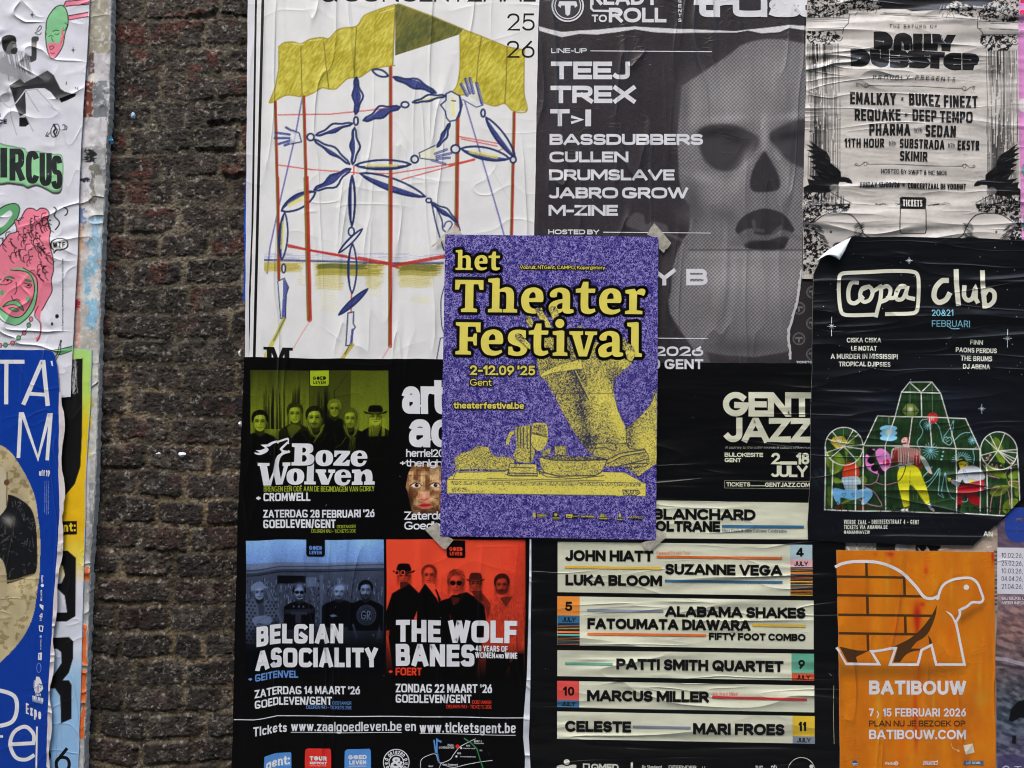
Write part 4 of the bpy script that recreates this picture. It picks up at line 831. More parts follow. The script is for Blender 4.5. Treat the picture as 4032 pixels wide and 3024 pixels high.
o = [(2125, -40)]+rt+[(2060, 1430), (2100, 1000), (2106, 800), (2113, 500), (2122, 150)]
p = Poster('club_poster', 'charcoal club night poster with a halftone masked face and a long white line-up', 'poster', -.0030, o, BG, 'G', .36, .5)
fr(); q = Pic(2096, -30, 3178, 1428, BG, 2.7)
q.img += (10*(fbm(q.X, q.Y, 14, 3, 4, .7)-.5)+12*(fbm(q.X, q.Y, 200, 7)-.5)+RNG.normal(0, 5, q.X.shape))[..., None]*np.array([1, .97, 1.])
fr(2050, 0, .5425)
FC = (104, 103, 106)
q.poly([(1770, 283), (1680, 300), (1600, 330), (1480, 420), (1300, 540), (1168, 625), (1160, 760), (1140, 960), (1142, 1100), (1150, 1300), (1180, 1430), (1230, 1500), (1222, 1680), (1180, 1740), (1140, 1820), (1100, 1960), (1090, 2120), (1070, 2180), (1085, 2280), (1160, 2400), (1260, 2540), (1500, 2580), (1700, 2590), (1900, 2560), (2080, 2500), (2080, 320), (1900, 285)], FC, 1, 8)
q.blob(1500, 700, 260, 200, (146, 145, 148), .6); q.blob(1850, 520, 260, 200, (138, 137, 140), .5); q.blob(1240, 900, 90, 260, (136, 135, 138), .5); q.blob(1560, 2000, 330, 160, (150, 149, 152), .75); q.blob(1900, 2050, 220, 220, (142, 141, 144), .5); q.blob(1400, 1400, 130, 120, (134, 133, 136), .5)
q.blob(2050, 2350, 120, 220, (74, 73, 76), .7); q.blob(1620, 2520, 330, 70, (72, 70, 73), .85); q.blob(1250, 1560, 120, 70, (84, 83, 86), .7)
DE = (58, 56, 60)
q.poly([(1285, 960), (1340, 915), (1430, 898), (1540, 905), (1650, 950), (1735, 1005), (1700, 1100), (1620, 1190), (1540, 1235), (1430, 1235), (1340, 1170), (1300, 1080)], DE, .95, 14, 0, True)
q.poly([(1800, 985), (1900, 912), (2080, 878), (2080, 1200), (1960, 1180), (1870, 1090)], DE, .95, 14, 0, True)
q.blob(1765, 960, 30, 130, (150, 149, 152), .8)
q.blob(1430, 960, 150, 34, (34, 33, 36), .85, -6); q.blob(1560, 1010, 120, 40, (36, 35, 38), .7, 20); q.blob(1960, 980, 110, 34, (34, 33, 36), .85, -12); q.blob(1480, 860, 190, 34, (152, 151, 154), .6, -4); q.blob(1950, 840, 130, 30, (146, 145, 148), .55, -10)
q.blob(1330, 1290, 130, 44, (150, 149, 152), .6, 14); q.blob(1560, 1330, 60, 120, (146, 145, 148), .55, 20); q.blob(1250, 1450, 70, 150, (62, 61, 64), .6, -14); q.blob(1480, 1560, 110, 60, (70, 69, 72), .5, 20); q.blob(1960, 1360, 60, 110, (140, 139, 142), .5); q.blob(1190, 760, 40, 200, (70, 69, 72), .5)
q.poly([(1765, 1100), (1800, 1135), (1868, 1260), (1884, 1345), (1850, 1385), (1700, 1392), (1664, 1340), (1690, 1220)], (46, 44, 47), .97, 8, 0, True)
q.blob(1630, 1180, 40, 130, (150, 149, 152), .6, 25); q.blob(1890, 1200, 40, 120, (146, 145, 148), .6, -25)
fr(2500, 600, .5427)
q.poly([(728, 560), (780, 470), (890, 415), (970, 410), (1080, 450), (1155, 555), (1130, 600), (1080, 690), (960, 712), (810, 690), (760, 610)], (48, 46, 49), .97, 6, 0, True)
q.poly([(690, 665), (720, 620), (800, 560), (860, 555), (870, 590), (940, 600), (1010, 590), (1060, 560), (1120, 575), (1200, 610), (1215, 650), (1120, 620), (1060, 610), (960, 640), (850, 640), (760, 680)], (96, 95, 98), .9, 8, .3, True)
for l in ([(860, 500), (870, 560), (930, 570)], [(1060, 540), (1000, 590)]): q.line(l, 26, (78, 77, 80), .8, .3)
q.poly([(800, 690), (880, 650), (960, 640), (1050, 655), (1090, 690), (1000, 712)], (40, 39, 42), .95, 5, 0, True)
q.line([(395, 708), (1212, 708)], 14, (66, 65, 68), .7); q.poly([(395, 718), (1212, 718), (1212, 770), (395, 770)], (150, 149, 152), .35, 16)
q.poly([(-70, 520), (0, 440), (60, 455), (80, 520), (140, 500), (230, 530), (250, 580), (330, 620), (380, 640), (360, 660), (280, 620), (180, 600), (40, 570)], (92, 90, 94), .7, 8, .3, True)
q.poly([(430, 1400), (520, 1440), (550, 1530), (440, 1530)], (88, 87, 90), .8, 10)
a = .5+.5*np.sin(q.X*2*math.pi/15.)*np.sin(q.Y*2*math.pi/15.); lum = q.img.mean(-1); k = np.clip((lum-64)/40, 0, 1)
q.img *= (1+k*(a-.5)*.62)[..., None]; q.img += (RNG.normal(0, 5, q.X.shape)*k)[..., None]
q.img *= (1+.10*(fbm(q.X, q.Y*.12, 26, 60, 4)-.5))[..., None]
fr(2050, 0, .5425)
tn = [(130, 190), (200, 210), (300, 232), (420, 222), (560, 215), (700, 200), (830, 192), (960, 200), (1100, 208), (1250, 212), (1400, 220), (1560, 226), (1650, 214), (1750, 205), (1880, 190), (1950, 180), (2090, 190)]
bn_ = [(x, y+26+(10 if i % 3 else 0)-(22 if 1400 <= x <= 1650 else 0)+RNG.normal(0, 3)) for i, (x, y) in enumerate(tn)]
q.poly(tn+bn_[::-1], (205, 206, 210), 1, 2, .12); q.line([(x, y+6) for x, y in bn_], 9, (40, 38, 41), .5)
q.build(p, 'masked_face', [o])
p.part('torn_edge'); r = random.Random(3); rr_ = rt[8:]
pts = [pt for pt in rt if pt[1] > 1000]; dl = []; dr_ = []
for i in range(40):
    y = 1060+i*(1415-1060)/39; x = np.interp(y, [a[1] for a in rt], [a[0] for a in rt]); dl.append((x-5-4*abs(math.sin(i*.9))-r.random()*3, y)); dr_.append((x+r.random()*2, y))
p.add(dl+dr_, [(i, i+1, 41+i, 40+i) for i in range(39)], (180, 180, 184))
LW = (206, 208, 214)
p.part('lettering'); fr(2050, 0, .5425)
X = dict(w=.25, gap=.06, n=3., sp=.3)
for s, x0, y0, x1, y1 in (('TEEJ', 220, 447, 793, 575), ('TREX', 217, 622, 834, 748), ('BASSDUBBERS', 210, 972, 1323, 1052), ('CULLEN', 209, 1100, 782, 1178), ('DRUMSLAVE', 206, 1230, 1117, 1309), ('JABRO GROW', 206, 1360, 1215, 1440), ('M-ZINE', 203, 1487, 706, 1566)): p.part('line_up_name'); text(p, s, x0, y0, x1, y1, LW, **X)
p.part('line_up_name'); text(p, 'T', 215, 792, 355, 916, LW, **X); p.part('line_up_name'); text(p, '>', 366, 822, 452, 908, LW, w=.24); text(p, 'I', 470, 795, 516, 916, LW, w=.34)
text(p, 'LINE-UP', 222, 350, 480, 385, LW, w=.2, gap=.12, n=2.6); p.quad(507, 366, 1388, 372, LW, 6)
fr(1700, 880, .4295); text(p, 'HOSTED BY', 1068, 54, 1535, 98, LW, w=.23, gap=.1, n=2.6, dy=2); p.quad(1572, 76, 2560, 83, LW, 8)
fr(2500, 600, .5427); text(p, 'Y B', 130, 845, 527, 965, LW, w=.24, n=3, gap=.08, sp=.55); p.quad(60, 1344, 532, 1350, LW, 4); text(p, '2026', 140, 1408, 496, 1478, LW, w=.22, n=2.6, gap=.1); text(p, '00 GENT', 60, 1500, 496, 1572, LW, w=.22, n=2.6, gap=.1)
fr(2050, 0, .5425); text(p, 'READY', 505, -75, 1000, 36, LW, w=.22, gap=.07); text(p, 'TO', 516, 106, 626, 160, LW, w=.22, gap=.08); text(p, 'ROLL', 640, 56, 1058, 162, LW, w=.23, gap=.06)
p.stroke(PP([(512, -60), (512, 60), (530, 78), (680, 80), (740, 92)]), 16*.5425, LW)
for i, ch in enumerate('RESENTS'): text(p, ch, 1143, -76+i*35, 1168, -76+i*35+25, LW, w=.22)
p.part('wordmark'); L2 = dict(w=.30, n=3.2, gap=-.02)
text(p, 't', 1258, -60, 1400, 124, LW, w=.27, n=3); p.quad(1256, 8, 1520, 36, LW); text(p, 'r', 1400, -50, 1560, 124, LW, w=.27, n=3); text(p, 'u', 1540, -48, 1790, 124, LW, w=.27, n=3.4); text(p, 's', 1800, -50, 2030, 124, LW, w=.27, n=3); text(p, 't', 1980, -60, 2120, 124, LW, w=.27, n=3); p.quad(1985, 8, 2100, 36, LW)
p.part('emblem'); temblem(p, 342, 42, 118, LW, (58, 55, 59)); p.flush()
# ================================================================ concert hall programme with three band photographs
def person(q, cx, cy, w, h, g=.62, hair=None, hat=None, coat=.03, beard=0., glasses=0, sh=None, tilt=0., body=True, neck=.8, top=None, bald=False, mouth=1):
    """grey-scale portrait printed on a poster: g face tone; all tones 0..1"""
    G_ = lambda v: (v*255,)*3; w *= .97; h *= .84
    if body:
        s_ = sh or 1.55*w; t_ = cy+h*.62
        q.poly([(cx-s_, cy+h*2.6), (cx-s_, cy+h*1.05), (cx-s_*.8, cy+h*.85), (cx-w*.45, t_), (cx+w*.45, t_), (cx+s_*.8, cy+h*.85), (cx+s_, cy+h*1.05), (cx+s_, cy+h*2.6)], G_(coat), 1, 3)
        q.poly([(cx-w*.32, cy+h*.2), (cx+w*.32, cy+h*.2), (cx+w*.34, cy+h*.66), (cx, cy+h*.86), (cx-w*.34, cy+h*.66)], G_(g*.36*neck), 1, 3)
    if hair is not None:
        q.ell(cx, cy-h*.2, w*.61, h*.47, G_(hair), 1, tilt, 4, .25)
    q.ell(cx, cy+h*.02, w*.44, h*.52, G_(g), 1, tilt, 3)
    q.ell(cx-w*.48, cy+h*.02, w*.07, h*.11, G_(g*.7)); q.ell(cx+w*.48, cy+h*.02, w*.07, h*.11, G_(g*.6))
    q.blob(cx-w*.12, cy-h*.26, w*.30, h*.16, G_(min(1, g*1.18)), .7); q.blob(cx-w*.2, cy+h*.14, w*.14, h*.12, G_(min(1, g*1.12)), .6); q.blob(cx+w*.42, cy+h*.1, w*.2, h*.5, G_(g*.45), .75); q.blob(cx-w*.46, cy+h*.25, w*.12, h*.35, G_(g*.55), .6)
    if hair is not None and not bald:
        q.poly([(cx-w*.56, cy+h*.08), (cx-w*.58, cy-h*.3), (cx-w*.3, cy-h*.6), (cx+w*.25, cy-h*.64), (cx+w*.58, cy-h*.32), (cx+w*.57, cy+h*.05), (cx+w*.44, cy-h*.12), (cx+w*.36, cy-h*.34), (cx-w*.1, cy-h*.38), (cx-w*.38, cy-h*.26), (cx-w*.46, cy-h*.06)], G_(hair), 1, 3, .15, True)
        for i in range(10):
            x = cx+w*RNG.uniform(-.5, .5); q.line([(x, cy-h*.58), (x+w*RNG.uniform(-.12, .12), cy-h*RNG.uniform(.2, .4))], h*.02, G_(min(1, hair+.16)), .5, .3)
    for sx in (-1, 1):
        ex = cx+sx*w*.2
        q.blob(ex, cy-h*.04, w*.16, h*.085, G_(g*.34), .8); q.line([(ex-w*.12, cy-h*.11), (ex+w*.1, cy-h*.125+sx*h*.005)], h*.032, G_(g*.22), .85); q.line([(ex-w*.08, cy-h*.02), (ex+w*.08, cy-h*.02)], h*.035, G_(.03), .9)
        q.line([(ex-w*.09, cy+h*.05), (ex+w*.07, cy+h*.06)], h*.015, G_(g*.5), .6)
    q.blob(cx+w*.07, cy+h*.1, w*.06, h*.14, G_(g*.5), .7); q.line([(cx-w*.09, cy+h*.185), (cx+w*.1, cy+h*.185)], h*.032, G_(g*.3), .8); q.blob(cx-w*.02, cy+h*.1, w*.05, h*.12, G_(min(1, g*1.15)), .6)
    q.line([(cx-w*.18, cy+h*.315), (cx, cy+h*.30), (cx+w*.18, cy+h*.315)], h*.03, G_(.06), .85); q.blob(cx, cy+h*.39, w*.16, h*.04, G_(g*.6), .6)
    q.line([(cx-w*.22, cy+h*.16), (cx-w*.25, cy+h*.3)], h*.018, G_(g*.55), .6); q.line([(cx+w*.22, cy+h*.16), (cx+w*.25, cy+h*.3)], h*.018, G_(g*.45), .6)
    if beard:
        q.poly([(cx-w*.46, cy+h*.1), (cx-w*.3, cy+h*.25), (cx, cy+h*.22), (cx+w*.3, cy+h*.25), (cx+w*.46, cy+h*.1), (cx+w*.38, cy+h*.45), (cx, cy+h*(.56+.1*(beard > .5))), (cx-w*.38, cy+h*.45)], G_(beard), .75, 3, .35, True); q.line([(cx-w*.14, cy+h*.32), (cx+w*.14, cy+h*.32)], h*.03, G_(.05), .8)
    if glasses:
        for sx in (-1, 1): q.ell(cx+sx*w*.21, cy-h*.02, w*.18, h*.11, G_(.02), 1)
        q.line([(cx-w*.45, cy-h*.06), (cx+w*.45, cy-h*.06)], h*.025, G_(.02))
    if hat:
        c, wide, tall = hat
        q.poly([(cx-w*.52, cy-h*.28), (cx-w*.48, cy-h*(.28+tall*.8)), (cx-w*.3, cy-h*(.28+tall)), (cx+w*.3, cy-h*(.28+tall)), (cx+w*.48, cy-h*(.28+tall*.8)), (cx+w*.52, cy-h*.28)], G_(c), 1, 3, 0, True)
        q.poly([(cx-w*wide, cy-h*.34), (cx-w*.5, cy-h*.24), (cx, cy-h*.2), (cx+w*.5, cy-h*.24), (cx+w*wide, cy-h*.34), (cx+w*wide*.9, cy-h*.2), (cx, cy-h*.13), (cx-w*wide*.9, cy-h*.2)], G_(c*.8), 1, 3, 0, True); q.line([(cx-w*.5, cy-h*.34), (cx, cy-h*.29), (cx+w*.5, cy-h*.34)], h*.05, G_(c+.08), .5)
def tone(q, tint, lo=(6, 7, 8)):
    g = np.clip((q.img[..., :1]/255-.06)*1.22, 0, 1); t = np.array(tint, float); hi = np.array([235, 238, 230.])
    q.img[:] = np.array(lo)+(t-np.array(lo))*np.minimum(g/.85, 1)
    k = np.clip((g-.88)/.4, 0, 1); q.img[:] = q.img*(1-k)+hi*k
_w = wob(3, 1.4)
def warp_g(x, y):
    m = np.clip((np.asarray(y, float)-2100)/400, .25, 1)
    d = 19*(1-np.clip((np.asarray(x, float)-996)/92, 0, 1)**1.3)*m*np.where(np.asarray(y) > 2095, 1, 0)
    X, Y = _w(np.asarray(x, float), np.asarray(y, float))
    if np.ndim(x): return X, Y+d
    return float(X), float(Y+d)
BLK = (9, 9, 10); WT = (208, 211, 220)
o = [(962, 1406), (1300, 1411), (1720, 1415), (2094, 1420), (2092, 2000), (2091, 2128), (2085, 2400), (2070, 2600), (2062, 2800), (2062, 3070), (900, 3070), (911, 3024), (920, 2700), (928, 2300), (935, 2095), (948, 1750)]
p = Poster('concert_poster', 'tall black concert hall poster with olive, blue and red band photographs', 'poster', -.0040, o, BLK, 'V', .30, .26, warp=warp_g)
p0 = p
# olive band photograph
fr(980, 1440, .27723); q = Pic(22, 66, 1985, 1620, 0, 2.0)
v = q.Y-1440; q.img[:] = (60+70*np.clip((v-10)/200, 0, 1)*(.7+.6*fbm(q.X, q.Y, 60, 4)))[..., None]*np.ones(3)
q.img *= (.85+.3*fbm(q.X*3, q.Y*.3, 30, 5))[..., None]
q.poly([(870, 70), (1455, 70), (1440, 900), (865, 900)], (66, 66, 66), .75, 3); q.poly([(1455, 70), (1985, 70), (1985, 900), (1440, 900)], (120, 120, 120), .5, 3)
for i in range(60):
    x = RNG.choice([RNG.normal(430, 110), RNG.normal(680, 50), RNG.normal(1080, 60), RNG.normal(280, 60)]); t_ = RNG.uniform(300, 620); q.poly([(x-8, 900), (x-5, t_+60), (x, t_-60*RNG.rand()), (x+6, t_+60), (x+9, 900)], (12, 12, 12), .75, 3)
q.line([(862, 70), (858, 700)], 8, (18, 18, 18)); q.line([(1400, 120), (1200, 400)], 7, (30, 30, 30), .7)
fade = np.clip((q.Y-1690)/130, 0, 1)
person(q, 1215, 610, 165, 250, .55, .42, None, .06, sh=200)
person(q, 155, 800, 205, 300, .66, .05, None, .035, sh=260)
person(q, 655, 680, 200, 290, .62, .16, None, .12, sh=235)
q.poly([(540, 870), (620, 820), (720, 850), (740, 880), (640, 980), (620, 1060), (560, 960)], (92, 92, 92), .9, 4, .2)
person(q, 1795, 720, 190, 270, .58, .5, (.06, .88, .42), .06, .72, sh=220)
for i in range(26): x = 1700+RNG.rand()*40+(190*(i % 2)); q.line([(x, 740), (x+RNG.normal(0, 20), 1000)], 7, (165, 165, 165), .55, .3)
q.poly([(1740, 860), (1870, 860), (1830, 1000), (1760, 1000)], (120, 120, 120), .8, 5, .3)
person(q, 1435, 750, 185, 280, .62, .3, None, .05, .38, sh=270)
person(q, 930, 740, 215, 310, .64, .09, None, .07, .3, sh=320)
def scarf(x, y, w, h, drop):
    q.poly([(x-w, y-h), (x-w*.7, y+h*.6), (x, y+h), (x+w*.7, y+h*.6), (x+w, y-h), (x+w*.6, y), (x, y+h*.35), (x-w*.6, y)], (40, 40, 40), 1, 3, 0, True)
    for k in range(4): q.line([(x-w+k*14, y-h+k*8), (x-w*.55+k*10, y+h*.25+k*6), (x, y+h*.55+k*10), (x+w*.6-k*8, y+h*.2+k*6), (x+w-k*14, y-h+k*8)], 7, (150, 150, 150) if k % 2 else (96, 96, 96), .9, .1, curve=True)
    if drop:
        q.poly([(x-10, y+h*.6), (x+60, y+h*.6), (x+70, y+h+drop), (x-40, y+h+drop)], (36, 36, 36), 1, 3)
        for k in range(5): q.line([(x+k*16-6, y+h*.7), (x+k*24-38, y+h+drop)], 7, (160, 160, 160), .85, .1)
scarf(945, 930, 125, 100, 0); q.poly([(905, 1090), (960, 1000), (985, 1000), (930, 1090)], (140, 140, 140), .8, 3); scarf(1445, 940, 110, 100, 200)
for l in ([(760, 960), (850, 1080), (905, 1095)], [(1090, 960), (1040, 1060), (925, 1105)], [(1200, 960), (1260, 1160)], [(20, 1050), (60, 1160)], [(280, 980), (360, 1000), (400, 1100)], [(1860, 1000), (1800, 1180)], [(1700, 1000), (1790, 1200)], [(620, 1080), (600, 1200)], [(470, 880), (520, 940), (500, 1080)]): q.line(l, 9, (58, 58, 58), .7, .2, curve=True)
q.line([(1220, 1170), (1310, 1110), (1370, 1020)], 6, (190, 190, 190), .8, .5)
for i in range(40): x = RNG.rand()*1950; y = 1000+RNG.rand()*600; q.line([(x, y), (x+RNG.normal(0, 20), y+60*RNG.rand())], 12, (26, 26, 26), .6, .3)
q.img *= (1-.93*fade)[..., None]; q.img *= (.9+.2*RNG.rand(*q.X.shape))[..., None]
q.img *= 1.12; tone(q, (140, 158, 36), (8, 9, 7)); q.build(p, 'olive_photograph')
# blue band photograph
fr(960, 2180, .28928); q = Pic(28, -190, 1905, 1640, 0, 2.0)
V = (q.Y-2180)/.28928
q.img[:] = (np.interp(V, [-190, 130, 200, 320], [176, 138, 128, 118])*(.88+.24*fbm(q.X, q.Y*.4, 60, 3)))[..., None]*np.ones(3)
q.img[V > 200] *= .75
for y, c in ((190, 70), (215, 120), (240, 60), (262, 30)): q.line([(40, y+18), (200, y+14), (520, y-12), (1905, y-40)], 16, (c,)*3, .8, .2)
for i in range(520):
    x = RNG.rand()*1880; y = 320+RNG.rand()*620; q.line([(x, y), (x+RNG.normal(0, 8), y+20+50*RNG.rand())], 7, (RNG.choice([26, 36, 190, 175]),)*3, .85, .3)
q.poly([(1030, 280), (1078, 280), (1078, 900), (1035, 900)], (112, 112, 112), .9); q.poly([(455, 300), (840, 300), (840, 405), (455, 410)], (22, 22, 24), .9); q.poly([(840, 320), (990, 320), (985, 440), (850, 455)], (140, 140, 140), .7)
q.poly([(250, 400), (310, 380), (550, 900), (530, 930), (480, 900)], (125, 125, 125), .8); q.line([(300, 400), (540, 910)], 6, (30, 30, 30))
for y in (370, 470, 560): q.ell(1018, y, 11, 15, (15, 15, 15))
person(q, 215, 500, 165, 215, .66, None, None, .30, sh=205)
q.poly([(95, 470), (100, 410), (160, 368), (240, 365), (285, 420), (335, 445), (300, 458), (240, 445), (170, 455), (110, 480)], (150, 150, 150), 1, 3, .2, True)
q.poly([(28, 620), (130, 570), (200, 680), (260, 680), (290, 600), (390, 660), (440, 820), (400, 930), (200, 960), (60, 1000), (180, 1160), (30, 1160)], (126, 126, 126), .9, 3)
for i in range(16):
    for j in range(12):
        x = 36+i*26; y = 620+j*46+(x-200)*.12
        if (i+j) % 2 and not (150 < x < 290 and y < 860): q.poly([(x, y), (x+24, y+5), (x+22, y+28), (x-3, y+24)], (34, 34, 38), .8, 3)
q.poly([(190, 660), (250, 640), (285, 700), (280, 860), (220, 860)], (84, 84, 86), 1, 3)
q.poly([(110, 850), (200, 810), (330, 830), (390, 900), (330, 950), (200, 900), (180, 930), (280, 945), (200, 965)], (170, 170, 170), .9, 4, 0, True); q.line([(180, 880), (320, 840)], 7, (60, 60, 60), .6)
person(q, 755, 530, 160, 230, .62, .10, None, .05, .25, 1, sh=210); q.blob(760, 440, 62, 44, (185, 185, 185), .8); q.line([(720, 600), (760, 612), (800, 598)], 8, (220, 220, 220), .8)
q.poly([(560, 760), (950, 740), (950, 800), (550, 820)], (60, 60, 64), .9, 3); q.poly([(640, 790), (860, 790), (860, 830), (780, 830), (780, 940), (700, 940), (700, 830), (640, 830)], (78, 78, 82), .9, 3)
for x in (678, 748, 810): q.poly([(x+18*math.cos(R(-90+36*k))*(1 if k % 2 == 0 else .42), 718+18*math.sin(R(-90+36*k))*(1 if k % 2 == 0 else .42)) for k in range(10)], (150, 150, 150))
person(q, 1295, 520, 170, 220, .70, None, None, .04, .34, sh=235, tilt=20); q.blob(1310, 455, 70, 45, (215, 215, 215), .7)
q.poly([(1100, 720), (1180, 660), (1260, 720), (1380, 700), (1420, 800), (1280, 870), (1170, 830), (1110, 800)], (20, 20, 24), .9, 3); q.poly([(1165, 840), (1220, 820), (1275, 850), (1200, 865)], (170, 170, 170), .9, 3)
for i in range(26): x = 960+RNG.rand()*470; y = 640+RNG.rand()*400; q.line([(x, y), (x+RNG.normal(0, 30), y+RNG.normal(0, 24))], 8, (66, 66, 72), .5, .4)
person(q, 1655, 500, 170, 250, .62, .09, None, .018, .14, sh=240)
q.poly([(1500, 950), (1560, 1150), (1530, 1160), (1470, 960)], (120, 120, 120), .9, 4); q.poly([(1850, 960), (1880, 1140), (1800, 1180)], (120, 120, 120), .9, 4)
for rr0, c in ((138, 78), (118, 20), (104, 70), (84, 14), (76, 108), (66, 14)): q.ell(1668, 835, rr0, rr0*1.02, (c,)*3)
for i in range(34): a = R(i*360/34); q.line([(1668+106*math.cos(a), 835+106*math.sin(a)), (1668+120*math.cos(a), 835+120*math.sin(a))], 8, (120, 120, 120), .8)
q.line([(1655, 800), (1630, 780), (1605, 800), (1605, 870), (1630, 890), (1655, 870), (1655, 840), (1632, 840)], 14, (150, 150, 150)); q.line([(1680, 890), (1680, 785), (1715, 790), (1715, 830), (1685, 838), (1722, 890)], 14, (150, 150, 150))
fade = np.clip((V-900)/520, 0, 1)[..., None]; q.img *= 1-.95*fade; q.img *= (.9+.2*RNG.rand(*q.X.shape))[..., None]
g = np.clip((q.img[..., :1]/255-.10)*1.3, 0, 2); tb = np.interp(V, [-190, 150, 500, 900], [1., 1., .9, .75])[..., None]
q.img[:] = np.array([6, 7, 11])+(np.array([112, 150, 212])*(.55+.45*(V < 120)[..., None])+np.array([44, 40, 40])*(V >= 120)[..., None]-6)*np.minimum(g/.66, 1.25)*tb
q.img[:] = np.clip(q.img, 0, 255); q.build(p, 'blue_photograph')
# red band photograph
fr(1510, 2180, .30136); q = Pic(38, -185, 1852, 1659, 0, 2.0); V = (q.Y-2180)/.30136; U = (q.X-1510)/.30136
q.img[:] = (np.interp(V, [-185, 200, 700, 1659], [222, 205, 170, 110])*(.93+.14*fbm(q.X, q.Y, 50, 9)))[..., None]*np.ones(3)
q.img *= (1-.35*np.clip((U-1500)/500, 0, 1))[..., None]
B_ = (7, 7, 8)
q.poly([(30, 770), (110, 520), (210, 460), (330, 390), (460, 520), (540, 390), (640, 480), (740, 620), (860, 580), (900, 540), (1090, 500), (1250, 600), (1320, 680), (1340, 850), (1200, 1659), (140, 1659), (70, 1100), (80, 1000), (38, 1010)], B_, 1, 4)
q.poly([(440, 750), (400, 860), (440, 868)], (180, 180, 180), 1, 3)
q.poly([(1180, 560), (1300, 520), (1400, 650), (1395, 780), (1360, 860), (1330, 700)], (88, 88, 88), 1, 4, .35)
q.poly([(1370, 880), (1440, 680), (1560, 620), (1720, 500), (1840, 600), (1850, 1250), (1700, 1280), (1400, 1250)], (150, 150, 150), 1, 4)
for i in range(300): x = 1400+RNG.rand()*450; y = 560+RNG.rand()*700; q.line([(x, y), (x+RNG.normal(0, 6), y+14+22*RNG.rand())], 7, (52, 52, 52) if i % 2 else (190, 190, 190), .5, .3)
q.poly([(1345, 1250), (1640, 1300), (1840, 1300), (1835, 1659), (1650, 1659), (1630, 1480), (1560, 1659), (1340, 1659)], B_, 1, 4); q.poly([(1270, 1440), (1320, 1520), (1340, 1659), (1190, 1659)], (120, 120, 120), 1, 5); q.line([(1640, 1480), (1645, 1659)], 22, (110, 110, 110), .9)
q.poly([(1780, 900), (1840, 1000), (1800, 1200), (1680, 1410), (1650, 1420), (1660, 1330), (1740, 1180)], (140, 140, 140), .9, 4); q.poly([(890, 1659), (900, 1570), (980, 1530), (1040, 1580), (1120, 1600), (1090, 1659)], (66, 66, 66), .9, 5)
q.poly([(38, 1100), (60, 1200), (130, 1659), (38, 1659)], (100, 100, 100), 1, 5); q.poly([(35, 1030), (75, 1010), (80, 1060), (40, 1100)], (120, 120, 120), 1, 3)
person(q, 262, 290, 170, 250, .60, None, (.05, .85, .48), .03, body=False); q.poly([(210, 370), (310, 370), (330, 400), (250, 450), (215, 470)], (62, 62, 62), 1, 3)
for x in (172, 248):
    q.ell(x, 248, 31, 33, (205, 205, 205)); q.ell(x, 248, 21, 23, (14, 14, 16))
person(q, 592, 290, 175, 260, .70, .30, None, .03, body=False, bald=True); q.poly([(530, 385), (660, 400), (720, 640), (690, 580), (560, 420)], (205, 205, 205), .95, 3); q.poly([(668, 470), (690, 470), (750, 600), (735, 630)], (12, 12, 12), 1, 3)
person(q, 1200, 390, 150, 230, .50, .3, (.22, .80, .46), .03, body=False); q.poly([(1140, 480), (1280, 480), (1310, 620), (1210, 600)], (60, 60, 60), .9, 4)
person(q, 1545, 410, 175, 270, .55, .16, None, .03, .2, body=False); q.poly([(1520, 580), (1590, 560), (1690, 560), (1600, 700)], (70, 70, 70), .9, 4, .3)
person(q, 945, 390, 200, 330, .62, .36, None, .02, 0, 1, body=False)
for i in range(60):
    a = R(RNG.uniform(165, 375)); x, y = 945+105*math.cos(a), 300+100*math.sin(a); q.line([(945+60*math.cos(a), 270+50*math.sin(a)), (x, y), (x+RNG.normal(0, 14), y+50*RNG.rand())], 7, ((150,)*3 if i % 3 else (70,)*3), .75, .2)
q.poly([(880, 560), (1000, 575), (980, 640), (910, 675)], (60, 60, 60), 1, 4)
q.line([(870, 800), (880, 860)], 12, (90, 90, 90), .7, .4)
fade = np.clip((V-1150)/480, 0, 1)[..., None]; q.img *= 1-.9*fade; q.img *= (.92+.16*RNG.rand(*q.X.shape))[..., None]
g = np.clip((q.img[..., :1]/255-.05)*1.12, 0, 2); q.img[:] = np.array([8, 7, 7])+np.array([222, 62, 38])*np.minimum(g/.8, 1.05); q.build(p, 'red_photograph')
# mask face
fr(900, 1380, .4642); q = Pic(1480, 965, 1990, 1400, BLK, 2.)
sh = [(1500, 1160), (1520, 1050), (1555, 975), (1660, 960), (1780, 970), (1880, 1020), (1900, 1150), (1880, 1300), (1800, 1385), (1700, 1400), (1620, 1395), (1560, 1380), (1535, 1300), (1515, 1200)]
def patch(X, Y):
    n = fbm(np.floor(X/9)*9+4*fbm(X, Y, 9, 2), np.floor(Y/7)*7, 20, 4, 2); m = fbm(X, Y, 50, 12); f = fbm(X, Y, 6, 22, 3)
    t = np.clip((n-.3)*2.2, 0, 1)[..., None]; return (np.array([104, 66, 40])*(1-t)+np.array([206, 170, 124])*t)*(.62+.45*m+.3*f)[..., None]
q.poly(sh, patch, 1, 2); q.blob(1530, 1300, 50, 120, (40, 24, 14), .8); q.blob(1700, 1380, 120, 26, (40, 22, 14), .7)
for x in (1592, 1752):
    q.poly([(x-50, 1150), (x-20, 1120), (x+25, 1122), (x+48, 1150), (x+20, 1168), (x-20, 1168)], (196, 146, 120)); q.ell(x, 1145, 36, 16, (224, 214, 206)); q.ell(x+4, 1144, 17, 16, (36, 22, 16)); q.line([(x-50, 1146), (x-18, 1124), (x+24, 1126), (x+48, 1148)], 7, (30, 16, 10)); q.ell(x+8, 1139, 3, 3, (240, 240, 240))
